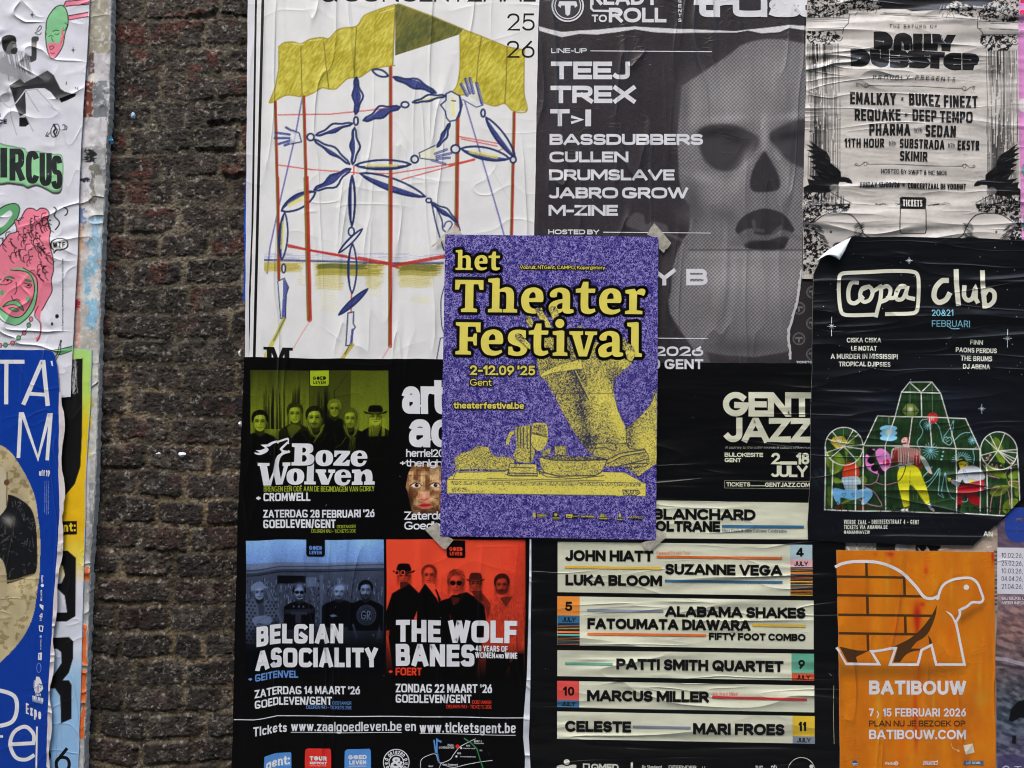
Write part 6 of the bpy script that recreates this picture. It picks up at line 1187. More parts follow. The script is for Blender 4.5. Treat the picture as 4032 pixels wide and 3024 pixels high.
# city, rubble, crows, skulls
for k in (0, 1):
    X_ = (lambda x: x) if k == 0 else (lambda x: 1735-x)
    rubble([(X_(105), 1300), (X_(190), 1320), (X_(230), 1370), (X_(330), 1400), (X_(440), 1400), (X_(425), 1450), (X_(250), 1470), (X_(160), 1540), (X_(108), 1600)], .56, seed=7+k)
    for i in range(36): x = RNG.uniform(180, 400); q.line([(X_(x), 1350+RNG.uniform(-10, 30)), (X_(x), 1412)], 3.5, EK, .8)
    q.line([(X_(300), 1320), (X_(435), 1392)], 4, EK); q.line([(X_(170), 1412), (X_(420), 1405)], 4, EK)
    for i in range(40): x = RNG.uniform(110, 440); y = RNG.uniform(1380, 1490); q.line([(X_(x), y), (X_(x+RNG.normal(0, 20)), y+RNG.normal(0, 8))], 5, EK if i % 3 else (150, 147, 144), .9)
    bird = [(150, 965), (180, 985), (215, 1010), (265, 1040), (292, 1085), (298, 1120), (330, 1145), (350, 1160), (370, 1180), (372, 1215), (395, 1215), (425, 1222), (445, 1240), (452, 1262), (420, 1258), (400, 1250), (362, 1250), (350, 1280), (320, 1306), (295, 1320), (270, 1325), (262, 1350), (250, 1358), (252, 1325), (228, 1330), (205, 1356), (212, 1325), (160, 1320), (118, 1330), (110, 1290), (150, 1270), (140, 1230), (190, 1240), (150, 1205), (220, 1212), (190, 1170), (165, 1150), (200, 1140), (155, 1110), (190, 1100), (140, 1075), (185, 1065), (135, 1030), (175, 1030), (130, 990), (180, 1008)]
    if k: bird = [(x, y+20) for x, y in bird]
    q.poly([(X_(x), y) for x, y in bird], (20, 19, 20), 1, 2); q.ell(X_(328), 1290+20*k, 34, 26, (120, 117, 114), .8, 0, 4)
    for i in range(14): x = 150+RNG.rand()*150; y = 1000+RNG.rand()*220+20*k; q.line([(X_(x), y), (X_(x+40), y+18)], 3, (62, 60, 61), .7)
    q.poly([(X_(185), 1560), (X_(200), 1500), (X_(270), 1470), (X_(360), 1462), (X_(440), 1480), (X_(495), 1545), (X_(525), 1610), (X_(560), 1640), (X_(540), 1700), (X_(190), 1700)], (186, 182, 178), 1, 3, 0, True)
    q.line([(X_(180), 1530), (X_(260), 1474), (X_(360), 1462), (X_(440), 1480), (X_(495), 1545), (X_(525), 1612), (X_(570), 1640)], 7, EK, .95, curve=True)
    for i in range(110):
        t = RNG.rand(); x = 150+60*RNG.rand()+60*t; y = 1540+150*t; q.line([(X_(x), y), (X_(x+26), y+12)], 2.5, EK, .8)
        x = 470+RNG.rand()*60; y = 1530+RNG.rand()*90; q.line([(X_(x), y), (X_(x-18), y+12)], 2, EK, .5)
    q.ell(X_(298), 1592, 8, 9, EK); q.ell(X_(470), 1650, 60, 28, (30, 29, 30), 1, 0, 6); q.ell(X_(350), 1690, 40, 26, (40, 39, 40), .9, 0, 6); q.blob(X_(330), 1560, 90, 40, (214, 210, 206), .5)
rubble([(105, 1560), (180, 1560), (250, 1680), (330, 1760), (330, 1830), (236, 1915), (105, 1915)], .52, seed=19); q.poly([(105, 1880), (240, 1880), (240, 1915), (105, 1915)], (186, 180, 172), .9, 8); rubble([(1560, 1560), (1612, 1560), (1612, 1700), (1500, 1700)], .55, seed=29)
for i in range(30): x = RNG.uniform(600, 1100); q.line([(x, 1408+RNG.normal(0, 5)), (x+RNG.uniform(10, 60), 1408+RNG.normal(0, 5))], 3, EK, .8)
q.poly([(775, 1362), (790, 1356), (945, 1356), (957, 1366), (952, 1438), (775, 1438)], (22, 21, 22)); q.line([(777, 1438), (772, 1580), (780, 1606), (948, 1606), (955, 1580), (952, 1438)], 6, EK)
q.build(p, 'engraving', [o])
p.part('headline'); DB = (34, 33, 34); GA = (188, 184, 180)
sh_ = lambda pts: p.poly(cat(PP(pts)), DB)
sh_([(596, 220), (680, 222, 1), (722, 260, 1), (724, 310, 1), (690, 342, 1), (596, 338)]); sh_([(732, 345), (732, 290, 1), (750, 240, 1), (800, 225, 1), (850, 250, 1), (862, 300, 1), (862, 348), (805, 348), (800, 300), (788, 300), (785, 346)]); sh_([(866, 232), (932, 233), (930, 350), (866, 348)]); sh_([(938, 234), (990, 234), (990, 300), (1036, 302), (1036, 352), (938, 350)]); sh_([(996, 234), (1052, 236), (1078, 282), (1100, 238), (1162, 238), (1126, 305), (1124, 354), (1062, 352), (1060, 310), (1000, 300)])
for b in ([(436, 338), (520, 340, 1), (566, 380, 1), (564, 430, 1), (520, 460, 1), (436, 456)], [(570, 342), (700, 342), (700, 400, 1), (690, 450, 1), (640, 464, 1), (585, 440, 1), (570, 390, 1)], [(706, 346), (800, 348, 1), (832, 372, 1), (828, 400, 1), (842, 430, 1), (820, 464, 1), (760, 468, 1), (706, 464)], [(980, 356), (840, 352, 1), (836, 410, 1), (880, 430), (838, 432), (840, 468), (940, 472, 1), (985, 440, 1), (960, 404), (980, 400)], [(968, 354), (1086, 358), (1084, 396), (1050, 398), (1048, 474), (984, 472), (986, 398), (968, 396)], [(1200, 362), (1120, 364, 1), (1080, 400, 1), (1082, 450, 1), (1130, 478, 1), (1200, 478)], [(1206, 362), (1290, 366, 1), (1322, 395, 1), (1310, 440, 1), (1290, 446), (1280, 480), (1206, 478)]): sh_(b)
p.part('inline_detail')
for pts in ([(610, 282), (662, 286)], [(790, 286), (792, 330)], [(935, 294), (934, 236)], [(1092, 298), (1062, 270), (1062, 245)], [(440, 400), (500, 402)], [(640, 400), (640, 346)], [(706, 382), (770, 384)], [(706, 424), (770, 426)], [(872, 430), (840, 430)], [(942, 388), (980, 390)], [(1145, 398), (1260, 408)], [(1145, 440), (1200, 440)], [(1203, 364), (1203, 478)], [(845, 304), (845, 346)], [(930, 350), (930, 294)]):
    p.stroke(PP(pts), 1.6, GA); p.disc(*P(*pts[-1]), 3.2, GA, 10); p.disc(*P(*pts[-1]), 1.7, DB, 8)
p.part('line_up'); DL = dict(w=.18, n=5, sp=.22, gap=.09)
for s, x0, y0, x1, y1, d in (('EMALKAY', 432, 634, 746, 716, 8), ('BUKEZ FINEZT', 836, 644, 1306, 726, 14), ('REQUAKE', 462, 750, 776, 828, 4), ('DEEP TEMPO', 858, 754, 1272, 832, 12), ('PHARMA', 562, 852, 844, 932, 4), ('SEDAN', 948, 858, 1158, 938, 4), ('11TH HOUR', 392, 950, 664, 1012, 4), ('SUBSTRADA', 772, 956, 1082, 1020, 5), ('EKSTR', 1172, 964, 1322, 1030, 3), ('SKIMIR', 776, 1042, 966, 1108, 2)): p.part('artist_name'); text(p, s, x0, y0, x1, y1, DB, dy=d, **DL)
for x, y in ((790, 682), (815, 792), (804, 1274)):
    for a in (45, 135, 90): p.stroke([(P(x, y)[0]+7*math.cos(R(a))*t, P(x, y)[1]+7*math.sin(R(a))*t) for t in (-1, 1)], 2.6, (60, 58, 58))
p.part('small_print')
for x, y, k in ((872, 880, 54), (698, 972, 46), (1107, 980, 46)): text(p, 'b2b', x, y, x+k, y+32, (78, 76, 76), .13, 0, .08)
text(p, 'THE RETURN OF', 706, 168, 1030, 192, DB, .14, 4, .42, .7, n=3); text(p, 'PROUDLY PRESENTS', 588, 514, 1154, 544, DB, .13, 14, .5, .9, shear=.2, n=3); text(p, 'HOSTED BY SWIFT & MC NICE', 648, 1166, 1100, 1196, DB, .15, 6, .12, .3, n=4); text(p, 'FRIDAY 13/02/26', 504, 1254, 776, 1290, DB, .2, 3, .07, .22, n=5); text(p, 'CONCERTZAAL DE VOORUIT', 832, 1258, 1230, 1296, DB, .2, 6, .07, .22, n=5); text(p, 'TICKETS', 796, 1374, 928, 1420, (196, 192, 188), .2, 0, .1, n=5); p.flush()

# ================================================================ right-hand neighbours
o = [(3990, -60), (4200, -60), (4200, 960), (3990, 960)]
p = Poster('pink_poster', 'narrow slice of a lilac pink poster at the right edge of the wall', 'poster', -.0016, o, (206, 138, 196), 'H', .4, .35)
p.part('lettering'); fr(3100, 0, .5725)
text(p, 'e', 1604, -12, 1640, 22, (206, 40, 70), .24); text(p, 'a', 1598, 60, 1640, 98, (206, 40, 70), .24); text(p, 'our', 1592, 130, 1700, 168, (226, 206, 226), .13); text(p, 'Op', 1590, 198, 1680, 246, (226, 206, 226), .11); p.poly(cat(PP([(1590, 690), (1612, 680, 1), (1700, 676, 1), (1700, 790), (1600, 760, 1)])), (208, 200, 206)); p.poly(cat(PP([(1610, 1150), (1640, 1120, 1), (1700, 1160), (1700, 1330), (1640, 1260, 1)])), (140, 120, 160)); p.poly(cat(PP([(1608, 1180), (1640, 1130), (1660, 1140), (1628, 1210)])), (96, 150, 130)); p.poly(cat(PP([(1612, 1560), (1640, 1400), (1664, 1400), (1636, 1600)])), (96, 150, 130)); p.flush()
# remnants between the greenhouse poster and the orange one
o = [(3280, 2090), (3900, 2080), (3940, 2060), (3960, 2300), (3944, 2420), (3950, 3070), (3280, 3070)]
p = Poster('poster_remnant', 'scraped beige and black poster remnants showing just above the orange poster', 'torn paper', -.0010, o, (176, 160, 146), 'C', .6, .3, paper='paper')
fr(3200, 2050, .5872); q = Pic(150, 60, 1262, 640, (172, 156, 142), 2.4)
q.img += (26*(fbm(q.X, q.Y, 40, 3)-.5)+16*(fbm(q.X, q.Y, 8, 4)-.5))[..., None]
q.poly([(170, 100), (425, 130), (425, 210), (170, 210)], (150, 146, 140)); q.img[:] = q.img
for i in range(50): x = RNG.uniform(260, 425); y = RNG.uniform(140, 205); q.line([(x, y), (x+RNG.normal(0, 12), y+RNG.normal(0, 6))], 4, (60, 58, 56) if i % 2 else (176, 172, 166), .9)
q.poly([(425, 140), (560, 150), (560, 205), (425, 205)], (40, 38, 38)); q.poly([(690, 160), (860, 165), (845, 210), (790, 208), (770, 178), (740, 210), (690, 208)], (22, 21, 22)); q.poly([(555, 160), (580, 162), (575, 200), (552, 198)], (190, 176, 164)); q.poly([(170, 130), (205, 132), (200, 200), (170, 198)], (150, 176, 200)); q.poly([(585, 150), (640, 150), (600, 205), (580, 205)], (150, 168, 186), .8)
for (x, y) in ((570, 195), (715, 196), (772, 190), (300, 196), (240, 190)): q.line([(x-8, y-14), (x+6, y+8)], 6, (226, 216, 206))
q.line([(845, 196), (900, 186)], 8, (222, 208, 190)); q.line([(1170, 178), (1196, 172)], 8, (214, 196, 180))
for i in range(16): y = 200+i*27; q.poly([(1214+RNG.normal(0, 2), y), (1240, y+RNG.normal(0, 3)), (1238, y+17), (1212, y+20)], (RNG.uniform(60, 170),)*3, .9, 2)
q.build(p, 'torn_print', [o])
# reading poster
o = [(3926, 2060), (3960, 2040), (4200, 2030), (4200, 3070), (3924, 3070), (3922, 2700), (3918, 2590), (3924, 2480), (3930, 2300)]
p = Poster('lecture_poster', 'lecture poster with a white date panel over a dusky sand dune picture', 'poster', -.0026, o, (110, 96, 108), 'W', .45, .35)
fr(3200, 2050, .5872); q = Pic(1220, -10, 1440, 1680, (96, 84, 98), 2.4)
u = q.X*.9+q.Y*1.3+40*fbm(q.X, q.Y, 80, 3); st_ = fbm(q.X*.55+q.Y*.25, q.Y*1.3-q.X*.5, 16, 7, 3); yy = (q.Y-2050)/.5872; t = np.clip(st_*2.2-.6, 0, 1)[..., None]
ca = np.stack([np.interp(yy, [400, 700, 950, 1300, 1660], [112, 92, 66, 42, 60]), np.interp(yy, [400, 700, 950, 1300, 1660], [96, 72, 58, 52, 56]), np.interp(yy, [400, 700, 950, 1300, 1660], [112, 76, 66, 66, 82])], -1); cb = np.stack([np.interp(yy, [400, 700, 950, 1300, 1660], [150, 164, 120, 96, 120]), np.interp(yy, [400, 700, 950, 1300, 1660], [132, 126, 104, 110, 112]), np.interp(yy, [400, 700, 950, 1300, 1660], [144, 118, 106, 122, 140])], -1)
q.img[:] = ca*(1-t)+cb*t; q.img[yy < 180] = q.img[yy < 180]*.6+np.array([26, 22, 44])*.5
q.poly([(1330, 1260), (1380, 1210), (1440, 1200), (1440, 1330), (1390, 1320), (1340, 1350), (1315, 1340)], (12, 14, 16), .95, 3); q.poly([(1340, 1440), (1365, 1440), (1360, 1500), (1335, 1490)], (14, 16, 16), .9, 3); q.line([(1230, 925), (1290, 930), (1440, 970)], 26, (170, 166, 182), .7); q.line([(1230, 962), (1440, 1000)], 18, (50, 44, 54), .6); q.poly([(1240, 1580), (1340, 1560), (1440, 1600), (1440, 1680), (1240, 1680)], (60, 56, 92), .7, 6)
q.build(p, 'dune_picture', [o])
p.part('date_panel'); p.quad(1237, 180, 1500, 490, (206, 206, 220), 4)
for i, s in enumerate(('10.02.26,', '25.02.26,', '10.03.26,', '04.04.26,', '21.04.26,')): text(p, s, 1266, 216+i*52, 1408, 249+i*52, (52, 54, 84), .11, 2, .12)
p.part('small_print'); text(p, 'BIJ ELKE LEZING', 1268, 511, 1516, 530, (206, 204, 216), .18, 1); text(p, 'MEER INFORMATIE', 1268, 541, 1524, 560, (206, 204, 216), .18, 1)
p.part('initial'); text(p, 'G', 1290, -90, 1480, 145, (40, 66, 150), .3, 0, n=3); p.part('initial'); text(p, 'T', 1352, 1646, 1400, 1690, (180, 182, 210), .14); p.ring([P(1296+22*math.cos(t), 1668+22*math.sin(t)) for t in np.linspace(0, 6.28, 16)[:-1]], 2.4, (180, 182, 210)); p.flush()

# ================================================================ orange building fair poster
o = [(3293, 2166), (3600, 2169), (3915, 2173), (3918, 2580), (3921, 3070), (3308, 3070), (3304, 2700), (3300, 2461)]
p = Poster('fair_poster', 'orange poster with a white outlined tortoise whose shell is a brick wall, streaked with red', 'poster', -.0038, o, (198, 113, 22), 'G', .42, .36)
fr(3200, 2050, .5872); q = Pic(150, 185, 1232, 1680, (206, 126, 30), 2.4)
n1 = fbm(q.X*1.6, q.Y*.5, 70, 3); n2 = fbm(q.X, q.Y, 24, 6, 4); q.img[:] = np.array([198, 113, 22])+np.stack([24*(n1-.5), 30*(n1-.5)+10*(n2-.5), 16*(n2-.5)], -1)
for (x, y, w_, h_, a) in ((700, 630, 26, 80, 1.), (735, 560, 18, 16, .7), (760, 335, 14, 22, .8), (520, 225, 26, 20, .8), (700, 700, 14, 70, .8), (712, 1000, 14, 90, .45), (690, 1280, 16, 190, .5), (1208, 240, 10, 50, .9), (694, 1440, 14, 100, .45), (420, 224, 20, 20, .3), (675, 1120, 12, 20, .8)): q.blob(x, y, w_, h_, (176, 34, 22), a)
for (x, y, w_, h_) in ((930, 760, 30, 110), (600, 1480, 34, 160), (760, 280, 20, 90), (560, 690, 60, 30)): q.blob(x, y, w_, h_, (206, 96, 20), .6, 8)
for (x, y, w_, h_) in ((1130, 1200, 50, 60), (1120, 1040, 14, 90), (440, 1260, 14, 200), (810, 1220, 10, 160), (500, 420, 14, 160), (930, 420, 12, 120)): q.blob(x, y, w_, h_, (196, 150, 46), .55)
# printed drop shadow of the emblem
q.poly([(180, 960), (1030, 972), (1000, 1010), (760, 1060), (180, 1050)], (120, 74, 22), .55, 40); q.poly([(960, 640), (1150, 560), (1140, 590), (1000, 690)], (120, 74, 20), .6, 24); q.poly([(830, 470), (850, 420), (870, 400), (840, 520), (770, 540)], (140, 84, 22), .5, 14)
BR = (74, 50, 26)
q.build(p, 'orange_ground', [o])
p.part('tortoise_emblem')
p.poly(cat(PP([(833, 565), (820, 650, 1), (770, 760, 1), (700, 810), (660, 857), (735, 858), (722, 870), (640, 890, 1), (585, 950), (540, 950), (570, 852), (540, 845), (680, 770, 1), (780, 660, 1)])), BR); p.poly(PP([(180, 845), (300, 870), (378, 872), (290, 915), (300, 950), (235, 948)]), BR); p.poly(cat(PP([(774, 768), (795, 800, 1), (800, 825), (782, 830)])), BR)
for a, b in (([160, 375], [622, 382]), ([165, 500], [745, 508]), ([170, 631], [805, 638]), ([173, 755], [700, 762])): p.stroke(PP([a, b]), 17*.5872, BR)
for x, y0, y1 in ((359, 282, 372), (614, 390, 500), (366, 508, 628), (620, 640, 752), (369, 765, 872)): p.stroke(PP([(x, y0), (x+3, y1)]), 18*.5872, BR)
ww = (212, 212, 216); LWd = 20*.5872
p.stroke(PP(cat([(150, 312), (200, 288, 1), (280, 275, 1), (400, 276, 1), (500, 298, 1), (600, 350, 1), (690, 440, 1), (745, 510, 1), (790, 524, 1), (830, 512), (842, 530)], False)), LWd, ww)
p.stroke(PP(cat([(838, 525), (870, 440, 1), (930, 400, 1), (1010, 384, 1), (1065, 388, 1), (1105, 420, 1), (1130, 480, 1), (1143, 525, 1), (1125, 548, 1), (1070, 548, 1), (1035, 575, 1), (985, 600), (985, 635, 1), (960, 680), (1018, 965), (828, 965), (796, 835), (730, 868), (705, 965), (518, 965), (556, 855), (520, 858, 1), (450, 872, 1), (392, 876), (446, 963), (226, 961), (180, 878), (160, 850)], False)), LWd*.85, ww)
p.poly(cat(PP([(888, 604), (930, 625, 1), (955, 665, 1), (970, 690), (950, 690), (930, 645, 1)])), ww); p.disc(*P(1030, 447), 18*.5872, ww, 20); p.poly(PP([(196, 878), (232, 948), (226, 950), (182, 876)]), (196, 120, 60))
p.part('lettering'); BT = dict(n=2.1, gap=.08, sp=.38)
text(p, 'BATIBOUW', 378, 1072, 1028, 1166, ww, .235, 2, **BT); p.part('lettering'); text(p, '7', 378, 1260, 410, 1312, ww, .2); text(p, '>', 430, 1262, 446, 1330, ww, .1); text(p, '15 FEBRUARI 2026', 470, 1258, 1028, 1314, ww, .18, 0, **BT); text(p, 'PLAN NU JE BEZOEK OP', 378, 1340, 1024, 1380, BR, .17, 0, **BT); text(p, 'BATIBOUW.COM', 378, 1402, 1028, 1466, ww, .2, 1, **BT)
p.part('arrow'); L = lambda pts, w, c: p.stroke(PP(cat([(a, b, 1) for a, b in pts], False)), w*FR[2], c)
L([(930, 1494), (940, 1525), (980, 1544)], 3, (226, 196, 140)); L([(968, 1534), (984, 1544), (970, 1550)], 3, (226, 196, 140)); p.poly(PP([(1010, 1508), (1072, 1494), (1086, 1554), (1026, 1570)]), (214, 206, 190))
p.part('sponsor_logo'); p.disc(*P(283, 1626), 19*.5872, (40, 84, 150), 18); p.poly(PP([(264, 1626), (302, 1626), (300, 1644), (268, 1644)]), (206, 190, 170)); text(p, 'FISP', 266, 1630, 300, 1644, (40, 84, 150), .2); p.part('sponsor_logo'); text(p, 'Radio', 488, 1618, 546, 1636, ww, .18); p.disc(*P(560, 1628), 14*.5872, ww, 18); text(p, '2', 554, 1619, 567, 1637, (206, 126, 30), .22)
p.part('sponsor_logo'); p.ring(PP([(744, 1614), (836, 1614), (834, 1637), (744, 1638)]), 1.1, ww); text(p, 'VIVACITE', 749, 1618, 822, 1634, ww, .2); p.stroke(PP([(826, 1620), (838, 1606)]), 2, ww); p.part('sponsor_logo'); p.quad(1013, 1612, 1146, 1637, (44, 96, 150)); text(p, 'LE SOIR', 1032, 1616, 1124, 1633, ww, .18, 0, .12); p.flush()
# ================================================================ greenhouse club poster
o = [(3228, 1029), (3255, 1000), (3300, 962), (3344, 940), (3362, 930), (3650, 935), (4032, 943), (4200, 946), (4200, 1850), (4130, 1880), (4032, 1954), (3960, 2030), (3833, 2149), (3700, 2147), (3570, 2145), (3300, 2133), (3182, 2125), (3181, 2060), (3185, 1997), (3190, 1800), (3193, 1606), (3198, 1449), (3198, 1200), (3203, 1080)]
p = Poster('club_poster', 'black night sky club poster with a white lined greenhouse and one curled corner', 'poster', -.0064, o, (13, 14, 18), 'J', .32, .7, warp=wob(31, 2.))
fr(3200, 1480, .3761); q = Pic(-40, -230, 2240, 1730, (13, 14, 19), 2.2)
gl = fbm(q.X, q.Y, 60, 9, 4); dd = np.exp(-((q.X-3620)/330)**2-((q.Y-1760)/270)**2); q.img += (dd*34*gl)[..., None]*np.array([.45, .75, 1.1])
def green(X, Y):
    n = fbm(X*3, Y*.35, 14, 4, 3); m = fbm(X, Y, 70, 9); t = (n*.7+m*.5)[..., None]; return np.array([8, 20, 13])+t*np.array([36, 58, 26.])
for pts in ([(1018, 68), (1252, 70), (1342, 186), (1412, 438), (1600, 446), (1748, 768), (1750, 1440), (530, 1410), (528, 726), (682, 416), (862, 430), (935, 170)], [(128, 730), (150, 640), (220, 566), (320, 538), (430, 570), (505, 650), (525, 740), (528, 1410), (128, 1400)], [(1752, 768), (1790, 650), (1860, 605), (1940, 586), (2040, 612), (2110, 690), (2140, 780), (2170, 1300), (2090, 1455), (1750, 1440)]): q.poly(pts, green, 1, 2)
def lf(pts, c=(92, 116, 34)):
    q.poly(pts, lambda X, Y: np.array(c)*(.65+.7*fbm(X, Y, 26, 3))[..., None], .95, 2, 0, True)
lf([(430, 610), (440, 660), (420, 740), (370, 770), (360, 700)]); lf([(250, 790), (330, 880), (320, 950), (230, 1030), (175, 1000), (200, 900)]); lf([(140, 800), (200, 780), (210, 850), (180, 960), (138, 920)]); lf([(320, 740), (370, 780), (350, 840), (330, 800)]); lf([(190, 1062), (260, 1070), (310, 1110), (230, 1120)]); lf([(490, 1060), (540, 1040), (568, 1090), (540, 1130), (490, 1110)]); lf([(440, 840), (500, 860), (500, 930), (470, 940)]); lf([(300, 1330), (380, 1280), (420, 1290), (340, 1330)]); lf([(150, 1170), (200, 1160), (210, 1240), (170, 1260)], (70, 98, 26)); lf([(150, 1280), (190, 1260), (210, 1340), (170, 1360)], (70, 98, 26))
for pts in ([(1910, 645), (1960, 680), (2000, 800), (2005, 920), (1950, 900), (1890, 780), (1870, 700)], [(1800, 930), (1900, 950), (2000, 1010), (2020, 1070), (1940, 1060), (1840, 1010)], [(1850, 1220), (1900, 1150), (2000, 1140), (2055, 1150), (2000, 1230), (1900, 1260)], [(2040, 1050), (2080, 1000), (2150, 985), (2150, 1060), (2080, 1080)], [(2110, 1180), (2150, 1130), (2165, 1240), (2130, 1260)], [(1990, 1400), (2010, 1320), (2080, 1280), (2150, 1290), (2120, 1400), (2040, 1440)], [(2040, 1100), (2140, 1090), (2150, 1140), (2080, 1160)]): lf(pts, (104, 128, 34))
q.line([(1990, 930), (2030, 1080), (2080, 1230), (2120, 1420)], 7, (110, 130, 40), .9, curve=True); q.line([(350, 830), (350, 920)], 6, (104, 128, 34))
PKC = (196, 140, 140)
for l in ([(1780, 930), (1830, 1000), (1860, 1040), (1950, 1070)], [(1830, 1000), (1820, 1040), (1900, 1060)], [(2130, 920), (2060, 950), (2010, 1030)], [(1850, 830), (1830, 880), (1780, 900)], [(1900, 980), (1920, 930), (1930, 975)], [(1860, 1420), (1880, 1250), (1950, 1160), (1850, 1180), (1760, 1160)], [(1960, 1440), (1980, 1200), (2040, 1190), (2070, 1360)], [(2150, 1170), (2060, 1140), (2050, 1100), (2150, 1100)]): q.line(l, 9, PKC, .9, .1, curve=True)
for x, y in ((1820, 860), (1876, 930), (1966, 938), (2080, 910), (1858, 830)): q.ell(x, y, 11, 11, PKC)
# left sitter
q.ell(260, 690, 74, 66, (214, 190, 50), .0); q.poly([(178, 690), (220, 638), (320, 632), (362, 690), (320, 752), (240, 758)], (206, 186, 48)); q.blob(272, 686, 40, 36, (238, 230, 220), .9); q.line([(178, 690), (362, 690)], 5, (150, 120, 30)); q.line([(220, 638), (280, 755), (320, 634)], 5, (150, 120, 30)); q.line([(322, 540), (322, 632)], 3, (150, 160, 150))
q.poly([(310, 1060), (322, 960), (360, 905), (420, 905), (470, 940), (488, 1010), (470, 1065), (400, 1072)], (170, 50, 28), curve=True)
for i in range(16): x = 330+i*9; q.line([(x, 930), (x+RNG.normal(0, 8), 1060)], 5, (206, 76, 40), .6, .2)
q.poly([(312, 1060), (470, 1050), (500, 1090), (500, 1130), (460, 1140), (462, 1200), (350, 1195), (322, 1130), (302, 1100)], (158, 182, 196), curve=True)
for k in range(4): q.line([(330+k*40, 1062), (345+k*35, 1195)], 4, (88, 104, 130), .8); q.line([(312, 1085+k*30), (480, 1075+k*32)], 4, (88, 104, 130), .7)
q.poly([(312, 1130), (340, 1185), (320, 1195), (304, 1150)], (26, 22, 22)); q.poly([(468, 1130), (500, 1130), (515, 1180), (480, 1200)], (26, 22, 22))
q.poly([(205, 1200), (235, 1172), (330, 1190), (460, 1190), (580, 1172), (626, 1215), (620, 1260), (560, 1330), (520, 1345), (510, 1310), (540, 1262), (420, 1295), (300, 1270), (290, 1330), (270, 1348), (225, 1280)], (104, 168, 214), curve=True)
for x in (330, 430): q.line([(x, 1262), (x-24, 1235), (x-12, 1222), (x, 1235), (x+12, 1220), (x+24, 1234), (x, 1262)], 5, (52, 70, 110), .9)
q.poly([(252, 1350), (318, 1345), (322, 1395), (250, 1395)], (86, 34, 22)); q.poly([(492, 1345), (550, 1345), (552, 1400), (480, 1395)], (86, 34, 22))
# pink flower
q.poly([(545, 850), (560, 815), (600, 850), (640, 870), (640, 940), (690, 990), (680, 1022), (620, 1000), (560, 950)], (206, 116, 186), curve=True)
for x, y in ((600, 790), (610, 880), (650, 960), (720, 1000)): q.ell(x, y, 42, 38, (20, 14, 20))
q.poly([(655, 790), (690, 756), (740, 765), (800, 820), (820, 920), (790, 970), (742, 994), (700, 930), (662, 850)], (206, 120, 190), curve=True); q.ell(768, 905, 36, 34, (176, 30, 70), 1, 0, 3, .2); q.ell(762, 834, 10, 9, (50, 30, 110)); q.ell(812, 834, 9, 8, (50, 30, 110)); q.poly([(612, 762), (640, 758), (650, 780)], (206, 120, 190))
for l in ([(690, 1020), (670, 1090), (610, 1130), (520, 1130)], [(760, 1000), (800, 960), (890, 940)], [(660, 1110), (760, 1140), (890, 1112)], [(530, 1150), (640, 1210), (700, 1300), (720, 1360), (620, 1350), (530, 1310), (490, 1290)]): q.line(l, 8, (196, 128, 160), .9, .1, curve=True)
# tall figure
q.poly([(960, 660), (1000, 635), (1022, 660), (1020, 735), (980, 740)], (84, 24, 28), curve=True); q.poly([(925, 680), (950, 648), (985, 650), (992, 720), (1012, 752), (960, 752), (938, 715)], (206, 158, 150), curve=True); q.poly([(935, 702), (978, 700), (980, 716), (935, 714)], (40, 18, 20)); q.ell(952, 676, 6, 6, KK); q.ell(968, 668, 5, 4, (230, 226, 220))
q.poly([(835, 760), (900, 740), (1000, 752), (1100, 770), (1130, 800), (1130, 900), (1080, 940), (1060, 870), (1050, 930), (930, 938), (900, 920), (878, 850), (820, 870), (818, 800)], (176, 182, 176), curve=True)
for i in range(34): x = 850+i*8.6; q.line([(x, 750+abs(i-8)*.8), (x+RNG.normal(0, 4), 920+RNG.normal(0, 10))], 5, (128, 34, 30), .85, .1)
for i in range(20): x = 1060+RNG.rand()*70; q.line([(x, 840), (x+RNG.normal(6, 10), 960+RNG.rand()*20)], 7, (150, 36, 26), .8, .2); x = 835+RNG.rand()*50; q.line([(x, 780), (x+RNG.normal(0, 10), 900)], 6, (120, 30, 28), .7, .2)
q.poly([(1120, 840), (1170, 860), (1230, 960), (1240, 1000), (1200, 1000), (1140, 900)], (158, 176, 172), curve=True); q.poly([(1200, 990), (1240, 990), (1252, 1030), (1215, 1020)], (204, 160, 150))
q.poly([(885, 925), (1050, 935), (1050, 955), (960, 985), (905, 975)], (150, 172, 170)); q.poly([(1000, 945), (1050, 938), (1110, 980), (1150, 1070), (1190, 1170), (1222, 1320), (1180, 1340), (1020, 1140), (1010, 1380), (955, 1382), (920, 1250), (890, 1120), (888, 1020), (915, 968)], (196, 194, 34), curve=True)
for i in range(30): x = 900+RNG.rand()*260; y = 1000+RNG.rand()*250; q.line([(x, y), (x+6, y+50)], 6, (170, 168, 22), .5, .2)
q.line([(895, 945), (968, 942), (960, 1000), (930, 1070), (890, 1110)], 8, (12, 14, 14), 1, curve=True); q.line([(1020, 1000), (1015, 1140), (1006, 1370)], 5, (90, 90, 20), .8); q.line([(1015, 1100), (1175, 1330)], 5, (90, 90, 20), .6)
q.poly([(950, 1388), (995, 1388), (1000, 1425), (910, 1422), (915, 1410)], (206, 206, 204)); q.poly([(1195, 1350), (1222, 1335), (1250, 1375), (1282, 1415), (1268, 1425), (1225, 1395)], (206, 206, 204)); q.line([(1222, 1390), (1252, 1378)], 7, KK)
